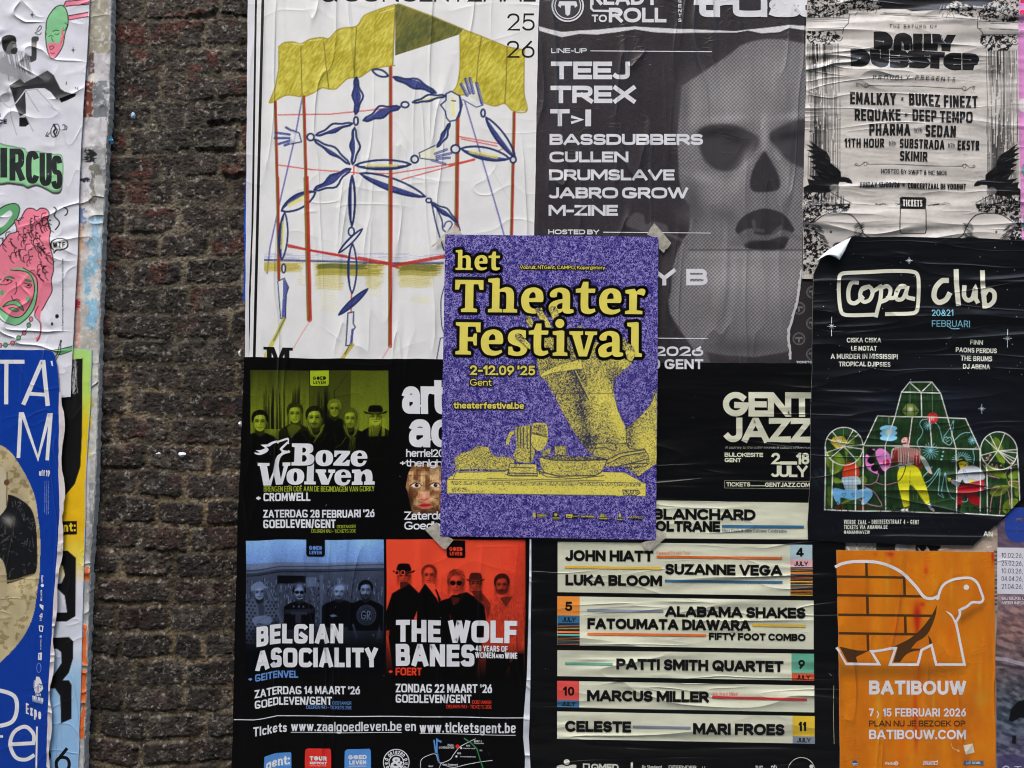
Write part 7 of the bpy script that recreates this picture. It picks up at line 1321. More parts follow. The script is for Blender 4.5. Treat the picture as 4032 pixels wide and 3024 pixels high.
# stooping figure
LB = (128, 184, 200)
for i in range(14): a = R(180+i*14); q.line([(1560+40*math.cos(a), 880+40*math.sin(a)), (1560+105*math.cos(a), 900+100*math.sin(a))], 6, LB, .9)
q.poly([(1508, 900), (1520, 880), (1570, 875), (1620, 900), (1622, 945), (1590, 975), (1545, 978), (1530, 930)], (202, 186, 40), curve=True); q.poly([(1508, 905), (1540, 880), (1600, 880), (1622, 930), (1600, 900), (1540, 900), (1515, 930)], KK, 1, 2, 0, True); q.line([(1545, 925), (1562, 930)], 5, KK); q.line([(1580, 940), (1600, 930), (1590, 950)], 4, KK)
q.poly([(1530, 990), (1600, 950), (1680, 942), (1750, 975), (1800, 1050), (1780, 1090), (1690, 1110), (1600, 1130), (1560, 1090), (1520, 1160), (1450, 1120), (1450, 1090), (1510, 1090), (1510, 1030)], (172, 178, 186), curve=True); q.line([(1570, 980), (1590, 1050), (1620, 1050), (1590, 990)], 5, (60, 70, 120), .9); q.poly([(1402, 1068), (1440, 1072), (1450, 1100), (1420, 1108)], (206, 196, 60)); q.poly([(1630, 1100), (1680, 1085), (1690, 1112), (1640, 1118)], (206, 190, 50))
q.poly([(1780, 1090), (1790, 1150), (1770, 1210), (1700, 1230), (1750, 1290), (1740, 1360), (1640, 1320), (1600, 1240), (1570, 1260), (1560, 1350), (1512, 1350), (1510, 1200), (1560, 1140), (1680, 1120)], (150, 16, 26), curve=True); q.poly([(1515, 1350), (1550, 1350), (1545, 1430), (1510, 1420)], (16, 12, 14))
# blue ribbon drawings
for l in ([(1210, 460), (1150, 465), (1120, 510), (1150, 580), (1130, 640), (1095, 690), (1100, 740), (1130, 780)], [(1240, 470), (1310, 520), (1340, 600), (1360, 690)], [(1370, 640), (1440, 540), (1475, 470), (1462, 600), (1450, 640)], [(1480, 680), (1540, 620), (1590, 596), (1645, 596)], [(1720, 745), (1680, 780), (1690, 850), (1680, 930)], [(1155, 1060), (1210, 1000), (1250, 950)], [(1180, 1120), (1240, 1080), (1320, 970), (1330, 1010), (1310, 1240)], [(1310, 1240), (1370, 1275), (1345, 1220), (1385, 1015), (1400, 1150), (1440, 1260), (1500, 1305)], [(1560, 1320), (1610, 1320), (1620, 1290)], [(1200, 1170), (1300, 1040), (1320, 975)]): q.line(l, 8, LB, .9, .05, curve=True)
q.line([(1375, 650), (1400, 640), (1412, 655), (1430, 645), (1450, 655), (1458, 690), (1430, 725), (1390, 705), (1370, 690), (1375, 650)], 7, (160, 214, 224), .9, curve=True)
for x, y in ((1395, 672), (1425, 678), (1405, 690)): q.ell(x, y, 5, 5, (170, 220, 228))
for (x, y, r, n) in ((1205, 525, 46, 12), (1232, 786, 84, 16), (1670, 675, 42, 12)):
    for i in range(n): a = 2*math.pi*i/n+.1; q.line([(x, y), (x+r*math.cos(a), y+r*math.sin(a))], 6, (128, 196, 218), .9)
for x, y in ((1366, 796), (1357, 840), (1346, 876)): q.ell(x, y, 11, 10, LB)
# lanterns
q.poly([(935, 366), (985, 292), (1062, 294), (1120, 370), (1066, 432), (982, 428)], (96, 116, 50)); q.blob(1025, 358, 30, 28, (226, 232, 216), .95)
for l in ([(935, 366), (985, 378), (1066, 380), (1120, 370)], [(985, 292), (985, 428)], [(1062, 294), (1066, 432)]): q.line(l, 6, (20, 28, 14))
q.line([(1024, 90), (1024, 292)], 3, (160, 170, 160)); q.line([(1254, 90), (1254, 390)], 3, (160, 170, 160)); q.line([(798, 430), (798, 500)], 3, (160, 170, 160)); q.ell(1255, 445, 58, 57, (186, 42, 46)); q.blob(1252, 450, 24, 24, (236, 190, 190), .9)
for x in (1225, 1255, 1285): q.line([(1255, 390), (x, 445), (1255, 500)], 4, (120, 20, 26), .7, curve=True)
for k in range(3): q.ell(792, 548+k*50, 90, 34, (124, 184, 222))
q.blob(794, 585, 30, 28, (226, 236, 242), .95)
# greenhouse lines
GW = (210, 212, 208)
for l in ([(1018, 66), (1252, 70), (1342, 186), (1412, 438), (1500, 762), (1506, 1440)], [(1018, 66), (935, 170), (862, 430), (755, 725), (764, 1415)], [(935, 168), (1140, 178), (1342, 186)], [(1018, 66), (1140, 178), (1252, 70)], [(1140, 178), (1142, 432)], [(682, 414), (1040, 432), (1600, 446), (1748, 768)], [(682, 414), (528, 726), (755, 728), (1000, 738), (1500, 762), (1750, 770)], [(1042, 436), (1000, 738)], [(1220, 440), (1246, 748)], [(525, 740), (528, 1410)], [(1750, 770), (1755, 1445)], [(128, 1402), (640, 1412), (1340, 1436), (2060, 1462)], [(206, 890), (202, 1406)], [(446, 886), (450, 1408)], [(1816, 930), (1832, 1448)], [(2070, 942), (2092, 1458)], [(128, 740), (130, 1402)], [(2138, 800), (2172, 1350)]): q.line(l, 11, GW, .98)
for (cx, cy, rx, ry, c2) in ((326, 736, 198, 198, (322, 738)), (1948, 784, 192, 198, (1938, 785))):
    q.line([(cx+rx*math.cos(t), cy+ry*math.sin(t)) for t in np.linspace(0, 2*math.pi, 34)], 10, GW, .98)
    for a in ((8, 48, 140, 160, 205, 232, 300, 320, 355) if cx < 1000 else (5, 25, 35, 48, 130, 165, 220, 240, 290, 355)): q.line([c2, (cx+rx*math.cos(R(a)), cy+ry*math.sin(R(a)))], 9, GW, .95)
for i in range(46):
    x = RNG.choice([RNG.normal(260, 90), RNG.normal(860, 40), RNG.normal(1720, 90), RNG.normal(2000, 70), RNG.normal(1160, 200)]); q.line([(x, 1440), (x+RNG.normal(0, 20), 1400), (x+RNG.normal(0, 50), 1440-RNG.uniform(40, 150 if x < 400 else 80))], 6, (10, 12, 12), .95, curve=True)
for i in range(40): x = RNG.uniform(0, 2200); y = RNG.choice([RNG.uniform(1430, 1700), RNG.uniform(950, 1150)]); x = x if y > 1300 else RNG.choice([RNG.uniform(-20, 90)]); q.line([(x, y), (x+30, y+50)], 4, (52, 82, 96), .5, .3)
# stars
def star(x, y, r, c=(196, 214, 222)):
    for a in (0, 45, 90, 135): k = r*(1 if a % 90 == 0 else .6)*(1.4 if a == 90 else 1); q.line([(x-k*math.cos(R(a)), y-k*math.sin(R(a))), (x+k*math.cos(R(a)), y+k*math.sin(R(a)))], 5, c, .9)
star(1772, 345, 36)
q.build(p, 'greenhouse_picture', [o])
p.part('star'); fr(3100, 900, .7839); SW = (196, 208, 214)
def vst(x, y, r, v=1.):
    for a in (0, 45, 90, 135):
        k = r*(1 if a % 90 == 0 else .62)*(v if a == 90 else 1); p.stroke(PP([(x-k*math.cos(R(a)), y-k*math.sin(R(a))), (x+k*math.cos(R(a)), y+k*math.sin(R(a)))]), 2.2, SW)
vst(612, 162, 17); p.part('star'); vst(222, 490, 22, 2.2); p.part('star'); vst(1106, 550, 22, 2.1); p.part('sky_dots')
for i in range(46): p.disc(*P(random.uniform(150, 1190), random.uniform(70, 760)), random.uniform(1., 2.3), (168, 172, 176), 6)
p.part('logo'); CW = (206, 208, 192)
S = lambda pts, w, cl=False: p.stroke(PP(cat([(a, b, 1) for a, b in pts], cl)), w*FR[2], CW, cl, .5*w*FR[2])
S([(446, 432), (300, 432), (270, 415), (258, 330), (262, 240), (285, 222), (420, 216), (560, 214), (640, 220), (658, 245), (660, 330), (650, 412), (620, 426), (500, 430)], 19)
S([(348, 268), (322, 270), (306, 310), (310, 360), (340, 372), (375, 345)], 21); S([(405, 290), (375, 300), (365, 340), (385, 366), (415, 355), (428, 318), (412, 292), (385, 300)], 20); S([(428, 316), (455, 300), (470, 292), (468, 350), (455, 400), (446, 436)], 20); S([(470, 300), (500, 290), (518, 310), (505, 352), (470, 368)], 20); S([(505, 350), (540, 345), (562, 300), (590, 292), (570, 290), (548, 320), (550, 355), (580, 352), (600, 310), (604, 290), (598, 340), (632, 352)], 20)
p.part('logo'); S([(800, 262), (775, 265), (745, 300), (738, 345), (760, 372), (795, 360), (812, 335)], 26); S([(850, 218), (852, 290), (858, 378)], 25); S([(890, 298), (888, 340), (905, 362), (930, 350), (945, 300), (945, 350), (952, 366)], 22); S([(982, 222), (984, 300), (990, 390)], 24); S([(990, 330), (1010, 305), (1038, 320), (1036, 360), (1010, 385), (990, 378)], 22)
p.part('artist_names'); CT = (202, 206, 196)
for s, x0, y0, x1, y1, d in (('CISKA CISKA', 298, 546, 470, 570, 3), ('LE MOTAT', 320, 588, 448, 612, 2), ('A MURDER IN MISSISSIPI', 218, 626, 554, 652, 4), ('TROPICAL DJIPSIES', 258, 666, 518, 690, 4), ('FINN', 918, 558, 982, 582, 1), ('PAONS PERDUS', 846, 598, 1053, 622, 3), ('THE BRUMS', 872, 638, 1030, 664, 2), ('DJ ABENA', 884, 680, 1020, 704, 2)): p.part('artist_name'); text(p, s, x0, y0, x1, y1, CT, .19, d, .09, .28, n=2.6)
p.part('dates'); CBL = (128, 190, 212); text(p, '20&21', 724, 408, 832, 440, CBL, .13, 1); text(p, 'FEBRUARI', 724, 462, 915, 495, CBL, .12, 2, .14); p.stroke(PP(cat([(800, 490, 1), (825, 505, 1), (862, 505, 1)], False)), 3, CBL)
p.part('address'); text(p, 'VIERDE ZAAL - DRIEBEEKSTRAAT 4 - GENT', 285, 1460, 662, 1482, CT, .15, 4, .12, .34); text(p, 'TICKETS VIA ANAMMA.BE', 285, 1487, 504, 1507, CT, .15, 2, .12, .34); text(p, '@ANAMMAVZW', 285, 1513, 415, 1530, CT, .15, 2, .12); p.part('address'); text(p, 'AN', 988, 1520, 1034, 1545, CT, .2); p.flush()
# the corner that has come loose: a sheet curling forward off the fold line
A_ = [(3216, 1026), (3238, 1004), (3262, 984), (3290, 966), (3320, 950), (3352, 934)]; B_ = [(3249, 1006), (3268, 1003), (3290, 1012), (3306, 1022), (3328, 984), (3350, 936)]
vs, fs = [], []; NV_ = 9
for i in range(len(A_)):
    for j in range(NV_):
        t = j/(NV_-1); x = A_[i][0]+(B_[i][0]-A_[i][0])*t; yv = A_[i][1]+(B_[i][1]-A_[i][1])*t
        edge = math.sin(math.pi*min(1, i/(len(A_)-1)*1.0))
        vs.append(world(x, yv, -.0066-.016*math.sin(t*math.pi*.62)*(.25+.75*edge)))
for i in range(len(A_)-1):
    for j in range(NV_-1): fs.append((i*NV_+j, i*NV_+j+1, (i+1)*NV_+j+1, (i+1)*NV_+j))
b_ = len(vs); vs += [(v[0]-.0003, v[1]+.0005, v[2]-.0003) for v in vs]; fs += [tuple(b_+k for k in reversed(f)) for f in fs]
mesh_obj('curled_corner', vs, fs, [ink((196, 208, 224), 'F', .45, .4)], None, p.root, True)

# ================================================================ purple theatre festival poster
o = [(1753.3, 923), (2170, 928), (2592.5, 932.4), (2589, 1500), (2582, 2126), (2160, 2118), (1732.6, 2111), (1743, 1500)]
pm, n, b = base_mat('purple_speckle', .42, .35, 'F')
geo = n.nodes.new('ShaderNodeNewGeometry')
def nz(sc_, det, dis):
    t = n.nodes.new('ShaderNodeTexNoise'); t.inputs['Scale'].default_value = sc_; t.inputs['Detail'].default_value = det; t.inputs['Distortion'].default_value = dis; n.links.new(geo.outputs['Position'], t.inputs['Vector']); return t.outputs[0]
l_ = M(n, 'ABSOLUTE', M(n, 'SUBTRACT', nz(260, 1.5, .8), .5)); mr = n.nodes.new('ShaderNodeMapRange'); mr.inputs[1].default_value = .03; mr.inputs[2].default_value = .07; mr.inputs[3].default_value = 1; mr.inputs[4].default_value = 0; n.links.new(l_, mr.inputs[0])
ms_ = n.nodes.new('ShaderNodeMapRange'); ms_.inputs[1].default_value = .36; ms_.inputs[2].default_value = .52; ms_.inputs[3].default_value = .25; n.links.new(nz(95, 2, .3), ms_.inputs[0])
mx = n.nodes.new('ShaderNodeMix'); mx.data_type = 'RGBA'; n.links.new(M(n, 'MULTIPLY', mr.outputs[0], ms_.outputs[0]), mx.inputs[0]); mx.inputs[6].default_value = tuple(alb((30, 26, 110)))+(1,); mx.inputs[7].default_value = tuple(alb((152, 142, 204)))+(1,)
n.links.new(mx.outputs[2], b.inputs['Base Color'])
p = Poster('theatre_poster', 'purple speckled theatre festival poster with yellow slab lettering taped up in the middle', 'poster', -.0090, o, (80, 70, 150), 'F', .42, .35, mat=pm, jag=.5)
TY, TN, TB = (212, 201, 92), (46, 48, 74), (6, 6, 8)
def stip(dens):
    """yellow ink broken by navy dots: dens(X, Y) 0..1 share of navy"""
    def f(X, Y):
        d = dens(X, Y) if callable(dens) else dens
        nn = .5*fbm(X, Y, 4.2, 71, 2, .6)+.5*RNG.rand(*X.shape); m = np.clip((d-(nn-.22)*1.55)*5+.5, 0, 1)[..., None]
        return np.array(TY, float)*(1-m)+np.array(TN, float)*m
    return f
ST = 1.7
fr(1700, 1450, .4522); q = Pic(100, -520, 1965, 1140, (0, 0, 0), ST); sils = []
def sil(pts, dens, curve=True, lw=5):
    q.poly(pts, stip(dens), 1, 1.2, 0, curve)
    if lw: q.line(pts, lw*1.25, TN, .98, 0, curve, True)
    sils.append(sm(PP(pts)) if curve else PP(pts))
def armd(X, Y):
    g = lambda x, y, rx, ry, r=0.: np.exp(-(((X-x-r*(Y-y))/rx)**2+((Y-y)/ry)**2))
    d = .40+.14*(fbm(X, Y, 60, 8)-.5)-.42*g(2432, 1650, 24, 95, .28)-.22*g(2370, 1560, 40, 90)-.30*g(2460, 1390, 42, 60)-.22*g(2330, 1330, 60, 30)-.16*g(2120, 1560, 22, 150, .42)
    d = d+.30*g(2290, 1600, 22, 170, .18)+.16*g(2250, 1470, 40, 60)+.22*g(2420, 1480, 34, 40)+.24*g(2310, 1740, 60, 40)+.14*g(2200, 1500, 30, 120, .4)
    return np.clip(d, .03, .9)
# forearm and elbow behind the table (Z12 frame)
sil([(940, -70), (1000, 50), (1035, 140), (1080, 270), (1140, 390), (1210, 520), (1290, 640), (1370, 740), (1500, 800), (1700, 780), (1850, 760), (1900, 730), (1962, 800), (1963, 170), (1935, 210), (1900, 310), (1840, 390), (1760, 460), (1695, 520), (1650, 430), (1612, 330), (1590, 220), (1585, 110), (1640, 50), (1700, -20), (1790, -160), (1300, -200), (960, -190)], armd, False, 0)
q.line([(940, -70), (1000, 50), (1035, 140), (1080, 270), (1140, 390), (1210, 520), (1290, 640), (1370, 740)], 6, TN, .95); q.line([(1900, 310), (1840, 390), (1760, 460), (1695, 520), (1650, 430), (1612, 330), (1590, 220), (1585, 110), (1640, 50), (1700, -20)], 6, TN, .95)
sil([(1700, 880), (1800, 945), (1962, 830), (1962, 180), (1900, 320), (1800, 430), (1690, 525), (1700, 700)], lambda X, Y: np.clip(.36-.3*np.exp(-((X-2540)/40.)**2-((Y-1760)/80.)**2)+.25*np.exp(-((X-2480)/30.)**2), .05, .7), False, 5)
# thumb side of the hand, palm (Z11 frame)
fr(1700, 880, .4295)
hand = [(920, 1140), (900, 1050), (1000, 1000), (1060, 960), (1120, 960), (1240, 990), (1280, 1130), (1340, 1110), (1480, 1100), (1500, 1080), (1560, 1100), (1740, 1060), (1750, 1030), (1775, 1060), (1800, 1100), (1840, 1130), (1865, 1180), (1858, 1240), (1820, 1300), (1740, 1370), (1670, 1440), (1660, 1560), (1100, 1560), (1060, 1460), (990, 1400), (960, 1260)]
sil(hand, armd, False, 0)
for l in (hand[-4:]+hand[:4], hand[10:-2]): q.line(l, 5, TN, .95)
q.poly([(1040, 1350), (1180, 1290), (1370, 1240), (1385, 1330), (1250, 1345), (1110, 1370), (1040, 1395), (995, 1412), (1000, 1395)], stip(.05), 1, 1.2); q.line([(1040, 1350), (1180, 1290), (1370, 1240), (1385, 1330)], 4, TN); q.line([(1000, 1412), (1110, 1370), (1300, 1345), (1390, 1335)], 5, TN)
for i in range(60): x = RNG.uniform(1050, 1380); q.ell(x, 1360-(x-1040)*.27+RNG.normal(-30, 26), 4, 4, TN, .8)
for l in ([(1300, 1345), (1330, 1430), (1400, 1560)], [(1310, 1355), (1345, 1370)], [(1370, 1420), (1400, 1385), (1415, 1420), (1380, 1440), (1420, 1470)], [(1245, 1110), (1290, 1200)], [(1480, 1105), (1450, 1200)]): q.line(l, 8, TN, .9, .2, curve=len(l) > 3)
fr(1700, 1450, .4522)
q.line([(1245, 30), (1300, 150), (1365, 275)], 9, TN, .85, .2)
q.line([(1250, 20), (1310, 140), (1370, 262)], 6, TY, .9)
# table-top still life
sil([(130, 965), (215, 895), (640, 890), (900, 880), (1680, 905), (1830, 985), (1868, 1000), (1865, 1118), (700, 1100), (130, 1093)], .02, False, 6)
q.line([(132, 968), (1865, 1000)], 5, TN, .95); q.poly([(165, 980), (1820, 1002), (1820, 1030), (165, 1015)], stip(.34), 1, 1.2); q.line([(165, 1090), (1600, 1108)], 5, TN, .85, .4); q.poly([(170, 1035), (300, 1040), (330, 1075), (170, 1080)], stip(.35), .9, 2); q.poly([(300, 1050), (480, 1060), (470, 1085), (300, 1085)], stip(.16), .9, 2); q.poly([(1662, 1060), (1800, 1062), (1810, 1085), (1780, 1108), (1672, 1106)], stip(.4), 1, 2); q.line([(1662, 1060), (1800, 1062), (1815, 1085), (1780, 1108), (1672, 1106), (1662, 1060)], 6, TN)
for l in ([(215, 896), (186, 965)], [(150, 930), (186, 935)], [(1690, 900), (1830, 990)], [(230, 905), (640, 900)], [(480, 960), (1500, 980)]): q.line(l, 6, TN, .9, .3)
sil([(192, 795), (240, 740), (330, 720), (395, 670), (500, 685), (505, 720), (560, 770), (640, 765), (720, 790), (720, 860), (640, 890), (360, 880), (200, 890), (205, 840)], .38, False); sil([(650, 600), (640, 670), (672, 675), (688, 610), (705, 580), (720, 582), (722, 545), (680, 548)], .22, False)
sil([(720, 510), (870, 490), (905, 480), (900, 760), (870, 830), (740, 820), (700, 760), (735, 700)], .36, False); sil([(880, 480), (930, 472), (992, 478), (1012, 520), (1014, 620), (985, 690), (945, 722), (895, 705), (862, 640), (868, 540)], .20, True); q.poly([(890, 490), (990, 490), (1005, 590), (870, 570)], stip(.5), 1, 1.5)
for l in ([(770, 520), (775, 690)], [(800, 515), (800, 690)], [(830, 520), (832, 700)], [(745, 520), (750, 640)], [(885, 570), (1005, 598)], [(860, 500), (858, 820)]): q.line(l, 10, TN, .85, .35)
sil([(680, 830), (915, 835), (920, 935), (660, 930), (670, 880)], .24, False); q.line([(690, 862), (890, 868)], 8, TN, .9, .2); q.line([(660, 912), (920, 918)], 9, TN, .9); q.line([(640, 925), (700, 940), (920, 940)], 6, TN)
sil([(1070, 672), (1172, 672), (1178, 760), (1065, 758)], .48, False); sil([(960, 720), (1040, 690), (1035, 750), (965, 770)], .45, False)
sil([(1400, 740), (1440, 655), (1560, 650), (1600, 660), (1700, 655), (1710, 690), (1770, 710), (1850, 700), (1890, 765), (1893, 830), (1850, 860), (1500, 860), (1420, 780)], .40, False)
for l in ([(1520, 800), (1640, 740), (1850, 710)], [(1530, 830), (1650, 770), (1860, 730)], [(1600, 860), (1720, 830), (1880, 830)], [(1690, 840), (1800, 810), (1890, 790)], [(1420, 700), (1500, 690), (1600, 720)], [(1600, 660), (1610, 700)]): q.line(l, 9, TN, .9, .15)
q.line([(1545, 815), (1660, 752), (1850, 722)], 9, TY, .9)
sil([(930, 770), (1100, 762), (1400, 765), (1525, 795), (1510, 850), (1470, 910), (1420, 935), (1100, 940), (980, 910), (945, 850)], .30, False, 8); q.poly([(940, 772), (1100, 764), (1400, 768), (1515, 795), (1300, 800), (1050, 798)], stip(.62), 1, 1.5); q.line([(930, 772), (1050, 800), (1300, 804), (1525, 796)], 8, TN); q.line([(950, 915), (1000, 945), (1250, 962), (1500, 935)], 7, TN)
for pt in ([(925, 860), (940, 920)], [(930, 890), (975, 915)]): q.line(pt, 12, TN, .9, .3)
# only the printed silhouettes are kept
qm = np.zeros((q.h, q.w), bool)
for s_ in sils: qm |= q.dist(s_, (slice(None), slice(None)))[1]
inp = q.dist(o, (slice(None), slice(None)))[1]; q.keep = qm & inp
q.build(p, 'arm_and_table_picture')
# ---- slab letters
GL_ = {
'T': ([(125, 170), (723, 178), (720, 383), (642, 383), (612, 266), (512, 265), (502, 770), (584, 792), (584, 857), (245, 855), (246, 792), (329, 768), (340, 262), (232, 262), (198, 379), (120, 379)], None, 'A'),
'h': ([(825, 150), (1028, 128), (1069, 147), (1062, 376), (1130, 345, 1), (1215, 326, 1), (1320, 360, 1), (1367, 470, 1), (1364, 785), (1437, 802), (1435, 867), (1137, 862), (1138, 800), (1203, 786), (1207, 490, 1), (1185, 437, 1), (1130, 425, 1), (1067, 432), (1058, 782), (1122, 800), (1120, 862), (816, 860), (816, 797), (900, 780), (911, 236), (823, 215)], None, 'A'),
'e': ([(1318, 645), (1570, 648), (1605, 630, 1), (1617, 560, 1), (1590, 430, 1), (1510, 362, 1), (1400, 343, 1), (1260, 385, 1), (1175, 500, 1), (1153, 620, 1), (1180, 760, 1), (1260, 855, 1), (1390, 886, 1), (1500, 870, 1), (1599, 813), (1579, 764), (1500, 785, 1), (1420, 785, 1), (1345, 745, 1), (1320, 680, 1)], [(1320, 568), (1335, 490, 1), (1395, 440, 1), (1445, 475, 1), (1454, 558)], 'B'),
'a': ([(273, 522), (290, 428), (330, 425, 1), (380, 450, 1), (395, 500, 1), (394, 565), (300, 580, 1), (190, 620, 1), (120, 690, 1), (108, 760, 1), (140, 850, 1), (220, 880, 1), (310, 865, 1), (401, 817), (430, 855, 1), (500, 870, 1), (560, 865, 1), (623, 845), (623, 787), (547, 771), (549, 480, 1), (520, 390, 1), (450, 345, 1), (350, 330, 1), (240, 355, 1), (160, 410, 1), (130, 470, 1), (150, 520, 1), (205, 532, 1)], [(394, 647), (320, 665, 1), (275, 715, 1), (295, 765, 1), (340, 772, 1), (390, 757)], 'B'),
't': ([(670, 358), (776, 338), (825, 208), (933, 208), (932, 350), (1075, 351), (1075, 405), (1060, 437), (930, 436), (926, 700, 1), (940, 755, 1), (975, 774, 1), (1062, 763), (1078, 823), (1000, 865, 1), (920, 877, 1), (820, 850, 1), (775, 780, 1), (774, 434), (670, 433)], None, 'B'),
'r': ([(1700, 380), (1890, 352), (1928, 415), (1980, 365, 1), (2050, 350, 1), (2105, 375, 1), (2112, 430, 1), (2078, 500), (2000, 475, 1), (1940, 468), (1932, 795), (2051, 815), (2050, 880), (1690, 875), (1692, 815), (1777, 797), (1780, 466), (1700, 445)], None, 'B'),
'F': ([(136, 154), (661, 160), (658, 368), (580, 368), (553, 249), (425, 248), (391, 256), (387, 468), (494, 468), (520, 396), (583, 396), (578, 647), (518, 647), (494, 559), (385, 559), (381, 758), (455, 782), (452, 843), (125, 837), (125, 774), (211, 752), (218, 243), (136, 217)], None, 'C'),
's': ([(1622, 332), (1622, 495), (1565, 495), (1530, 415, 1), (1450, 395, 1), (1410, 430, 1), (1420, 480, 1), (1520, 540, 1), (1620, 600, 1), (1655, 690, 1), (1630, 790, 1), (1550, 855, 1), (1430, 873, 1), (1330, 862, 1), (1246, 838), (1250, 675), (1328, 675), (1355, 760), (1430, 785, 1), (1500, 765, 1), (1508, 710, 1), (1465, 672, 1), (1340, 630, 1), (1260, 570, 1), (1240, 480, 1), (1275, 380, 1), (1360, 325, 1), (1480, 313, 1)], None, 'C'),
'i': ([(191, 340), (388, 319), (433, 338), (428, 770), (496, 787), (496, 850), (190, 845), (190, 788), (271, 767), (275, 424), (192, 405)], None, 'D'),
'v': ([(536, 338), (822, 339), (820, 410), (763, 420), (838, 750), (928, 424), (862, 408), (862, 341), (1112, 345), (1110, 411), (1038, 422), (900, 862), (733, 858), (597, 418), (536, 399)], None, 'D'),
'l': ([(1737, 163), (1930, 146), (1975, 163), (1972, 788), (2041, 803), (2038, 870), (1738, 868), (1738, 805), (1818, 787), (1820, 255), (1737, 232)], None, 'D')}
FRS = dict(A=(1770, 1070, .18535), B=(2140, 1070, .18987), C=(1770, 1240, .18535), D=(2140, 1240, .18987))
def slab(ch, at=None, sc_=1., dest=None):
    out, hole, f = GL_[ch]; fr(*FRS[f]); a = cat(PP(out)); h = cat(PP(hole)) if hole else None
    if at or sc_ != 1:
        x0 = min(v[0] for v in a); y0 = min(v[1] for v in a); T_ = lambda l: [(at[0]+(x-x0)*sc_, at[1]+(y-y0)*sc_) for x, y in l]; a = T_(a); h = T_(h) if h else None
    return a, h
words = [slab('T'), slab('h'), slab('e', (2051.9, 1131.4)), slab('a'), slab('t'), slab('e'), slab('r'), slab('F'), slab('e', (1893.3, 1296.9)), slab('s'), slab('t', (2082.1, 1274.3)), slab('i'), slab('v'), slab('a', (2355.5, 1302.8)), slab('l')]
fr(*FRS['D']); words.append(([P(339+93*math.cos(t), 177+94*math.sin(t)) for t in np.linspace(0, 2*math.pi, 27)[:-1]], None))
k_ = .584; fr(1700, 880, .4295); words += [slab('h', (1700+218*.4295, 880+240*.4295), k_), slab('e', (1700+392*.4295, 880+289*.4295), k_), slab('t', (1700+521*.4295, 880+258*.4295), k_)]
p.part('headline_outline')
for a, h in words: p.ring(a, 12.5, TB)
for a, h in words:
    if h: p.ring(h, 7, TB)
p.part('headline')
for a, h in words: p.poly(a, TY, [h] if h else ()); 
for a, h in words:
    if h: p.poly(h, TB)
p.part('details'); fr(1700, 880, .4295); TYD = (208, 198, 90); HD = (34, 34, 46)
text(p, 'Vooruit, NTGent, CAMPO, Kopergietery', 808, 384, 1588, 417, TYD, .15, 4, .08, .3, halo=3.2, hc=TB); p.part('details'); text(p, "2-12.09 '25", 350, 1300, 948, 1388, TYD, .2, 4, .08, .26, halo=5.5, hc=HD); text(p, 'Gent', 352, 1425, 548, 1486, TYD, .12, 2, .1, halo=5, hc=HD)
fr(1700, 1450, .4522); text(p, 'theaterfestival.be', 190, 294, 804, 350, TYD, .19, 4, .07, .3, halo=4.5, hc=HD)
p.part('sponsor_logo'); SL = dict(halo=1.6, hc=HD); sy = (190, 182, 84)
p.poly(PP([(880, 1262), (902, 1258), (905, 1300), (884, 1296)]), sy); p.stroke(PP([(906, 1255), (914, 1306)]), 3, HD); text(p, 'Vlaanderen', 918, 1267, 998, 1284, sy, .18, 2, .08, **SL); text(p, 'verbeelding werkt', 918, 1287, 990, 1295, sy, .15, 2, .08)
p.part('sponsor_logo'); p.poly(PP([(1050, 1300), (1050, 1270), (1062, 1250), (1078, 1245), (1098, 1255), (1108, 1280), (1110, 1322), (1050, 1320)]), HD)
for i in range(8): a = R(i*45); p.stroke([(P(1080, 1275)[0]+7*math.cos(a), P(1080, 1275)[1]+7*math.sin(a)), P(1080, 1275)], 2.2, sy)
p.quad(1052, 1300, 1108, 1304, sy); p.quad(1052, 1310, 1108, 1314, sy)
p.part('sponsor_logo'); p.poly(PP([(1166, 1266), (1272, 1268), (1270, 1308), (1166, 1306)]), HD); p.poly(PP([(1170, 1270), (1226, 1272), (1222, 1304), (1170, 1302)]), sy); text(p, 'gent:', 1174, 1282, 1218, 1298, HD, .18); text(p, 'voor stad', 1228, 1282, 1266, 1292, sy, .16)
p.part('sponsor_logo'); text(p, 'vierNulvier', 1300, 1278, 1418, 1298, sy, .17, 2, .08, **SL); p.part('sponsor_logo'); text(p, 'dS', 1464, 1266, 1500, 1298, sy, .17, 0, .06, **SL); text(p, 'De', 1504, 1284, 1524, 1298, sy, .16, **SL); text(p, 'Standaard', 1454, 1300, 1542, 1314, sy, .18, 1, .08, **SL)
p.part('sponsor_logo'); p.poly([P(1638+11*math.cos(t), 1281+22*math.sin(t)) for t in np.linspace(0, 6.28, 18)[:-1]], HD); p.poly([P(1638+9*math.cos(t), 1281+19*math.sin(t)) for t in np.linspace(0, 6.28, 18)[:-1]], sy); text(p, 'Radio1', 1612, 1308, 1666, 1321, sy, .18, 1, .08, **SL); p.part('sponsor_logo'); text(p, 'AMPLO', 1726, 1285, 1836, 1308, sy, .12, 1, .16, shear=.1, **SL)
p.flush()
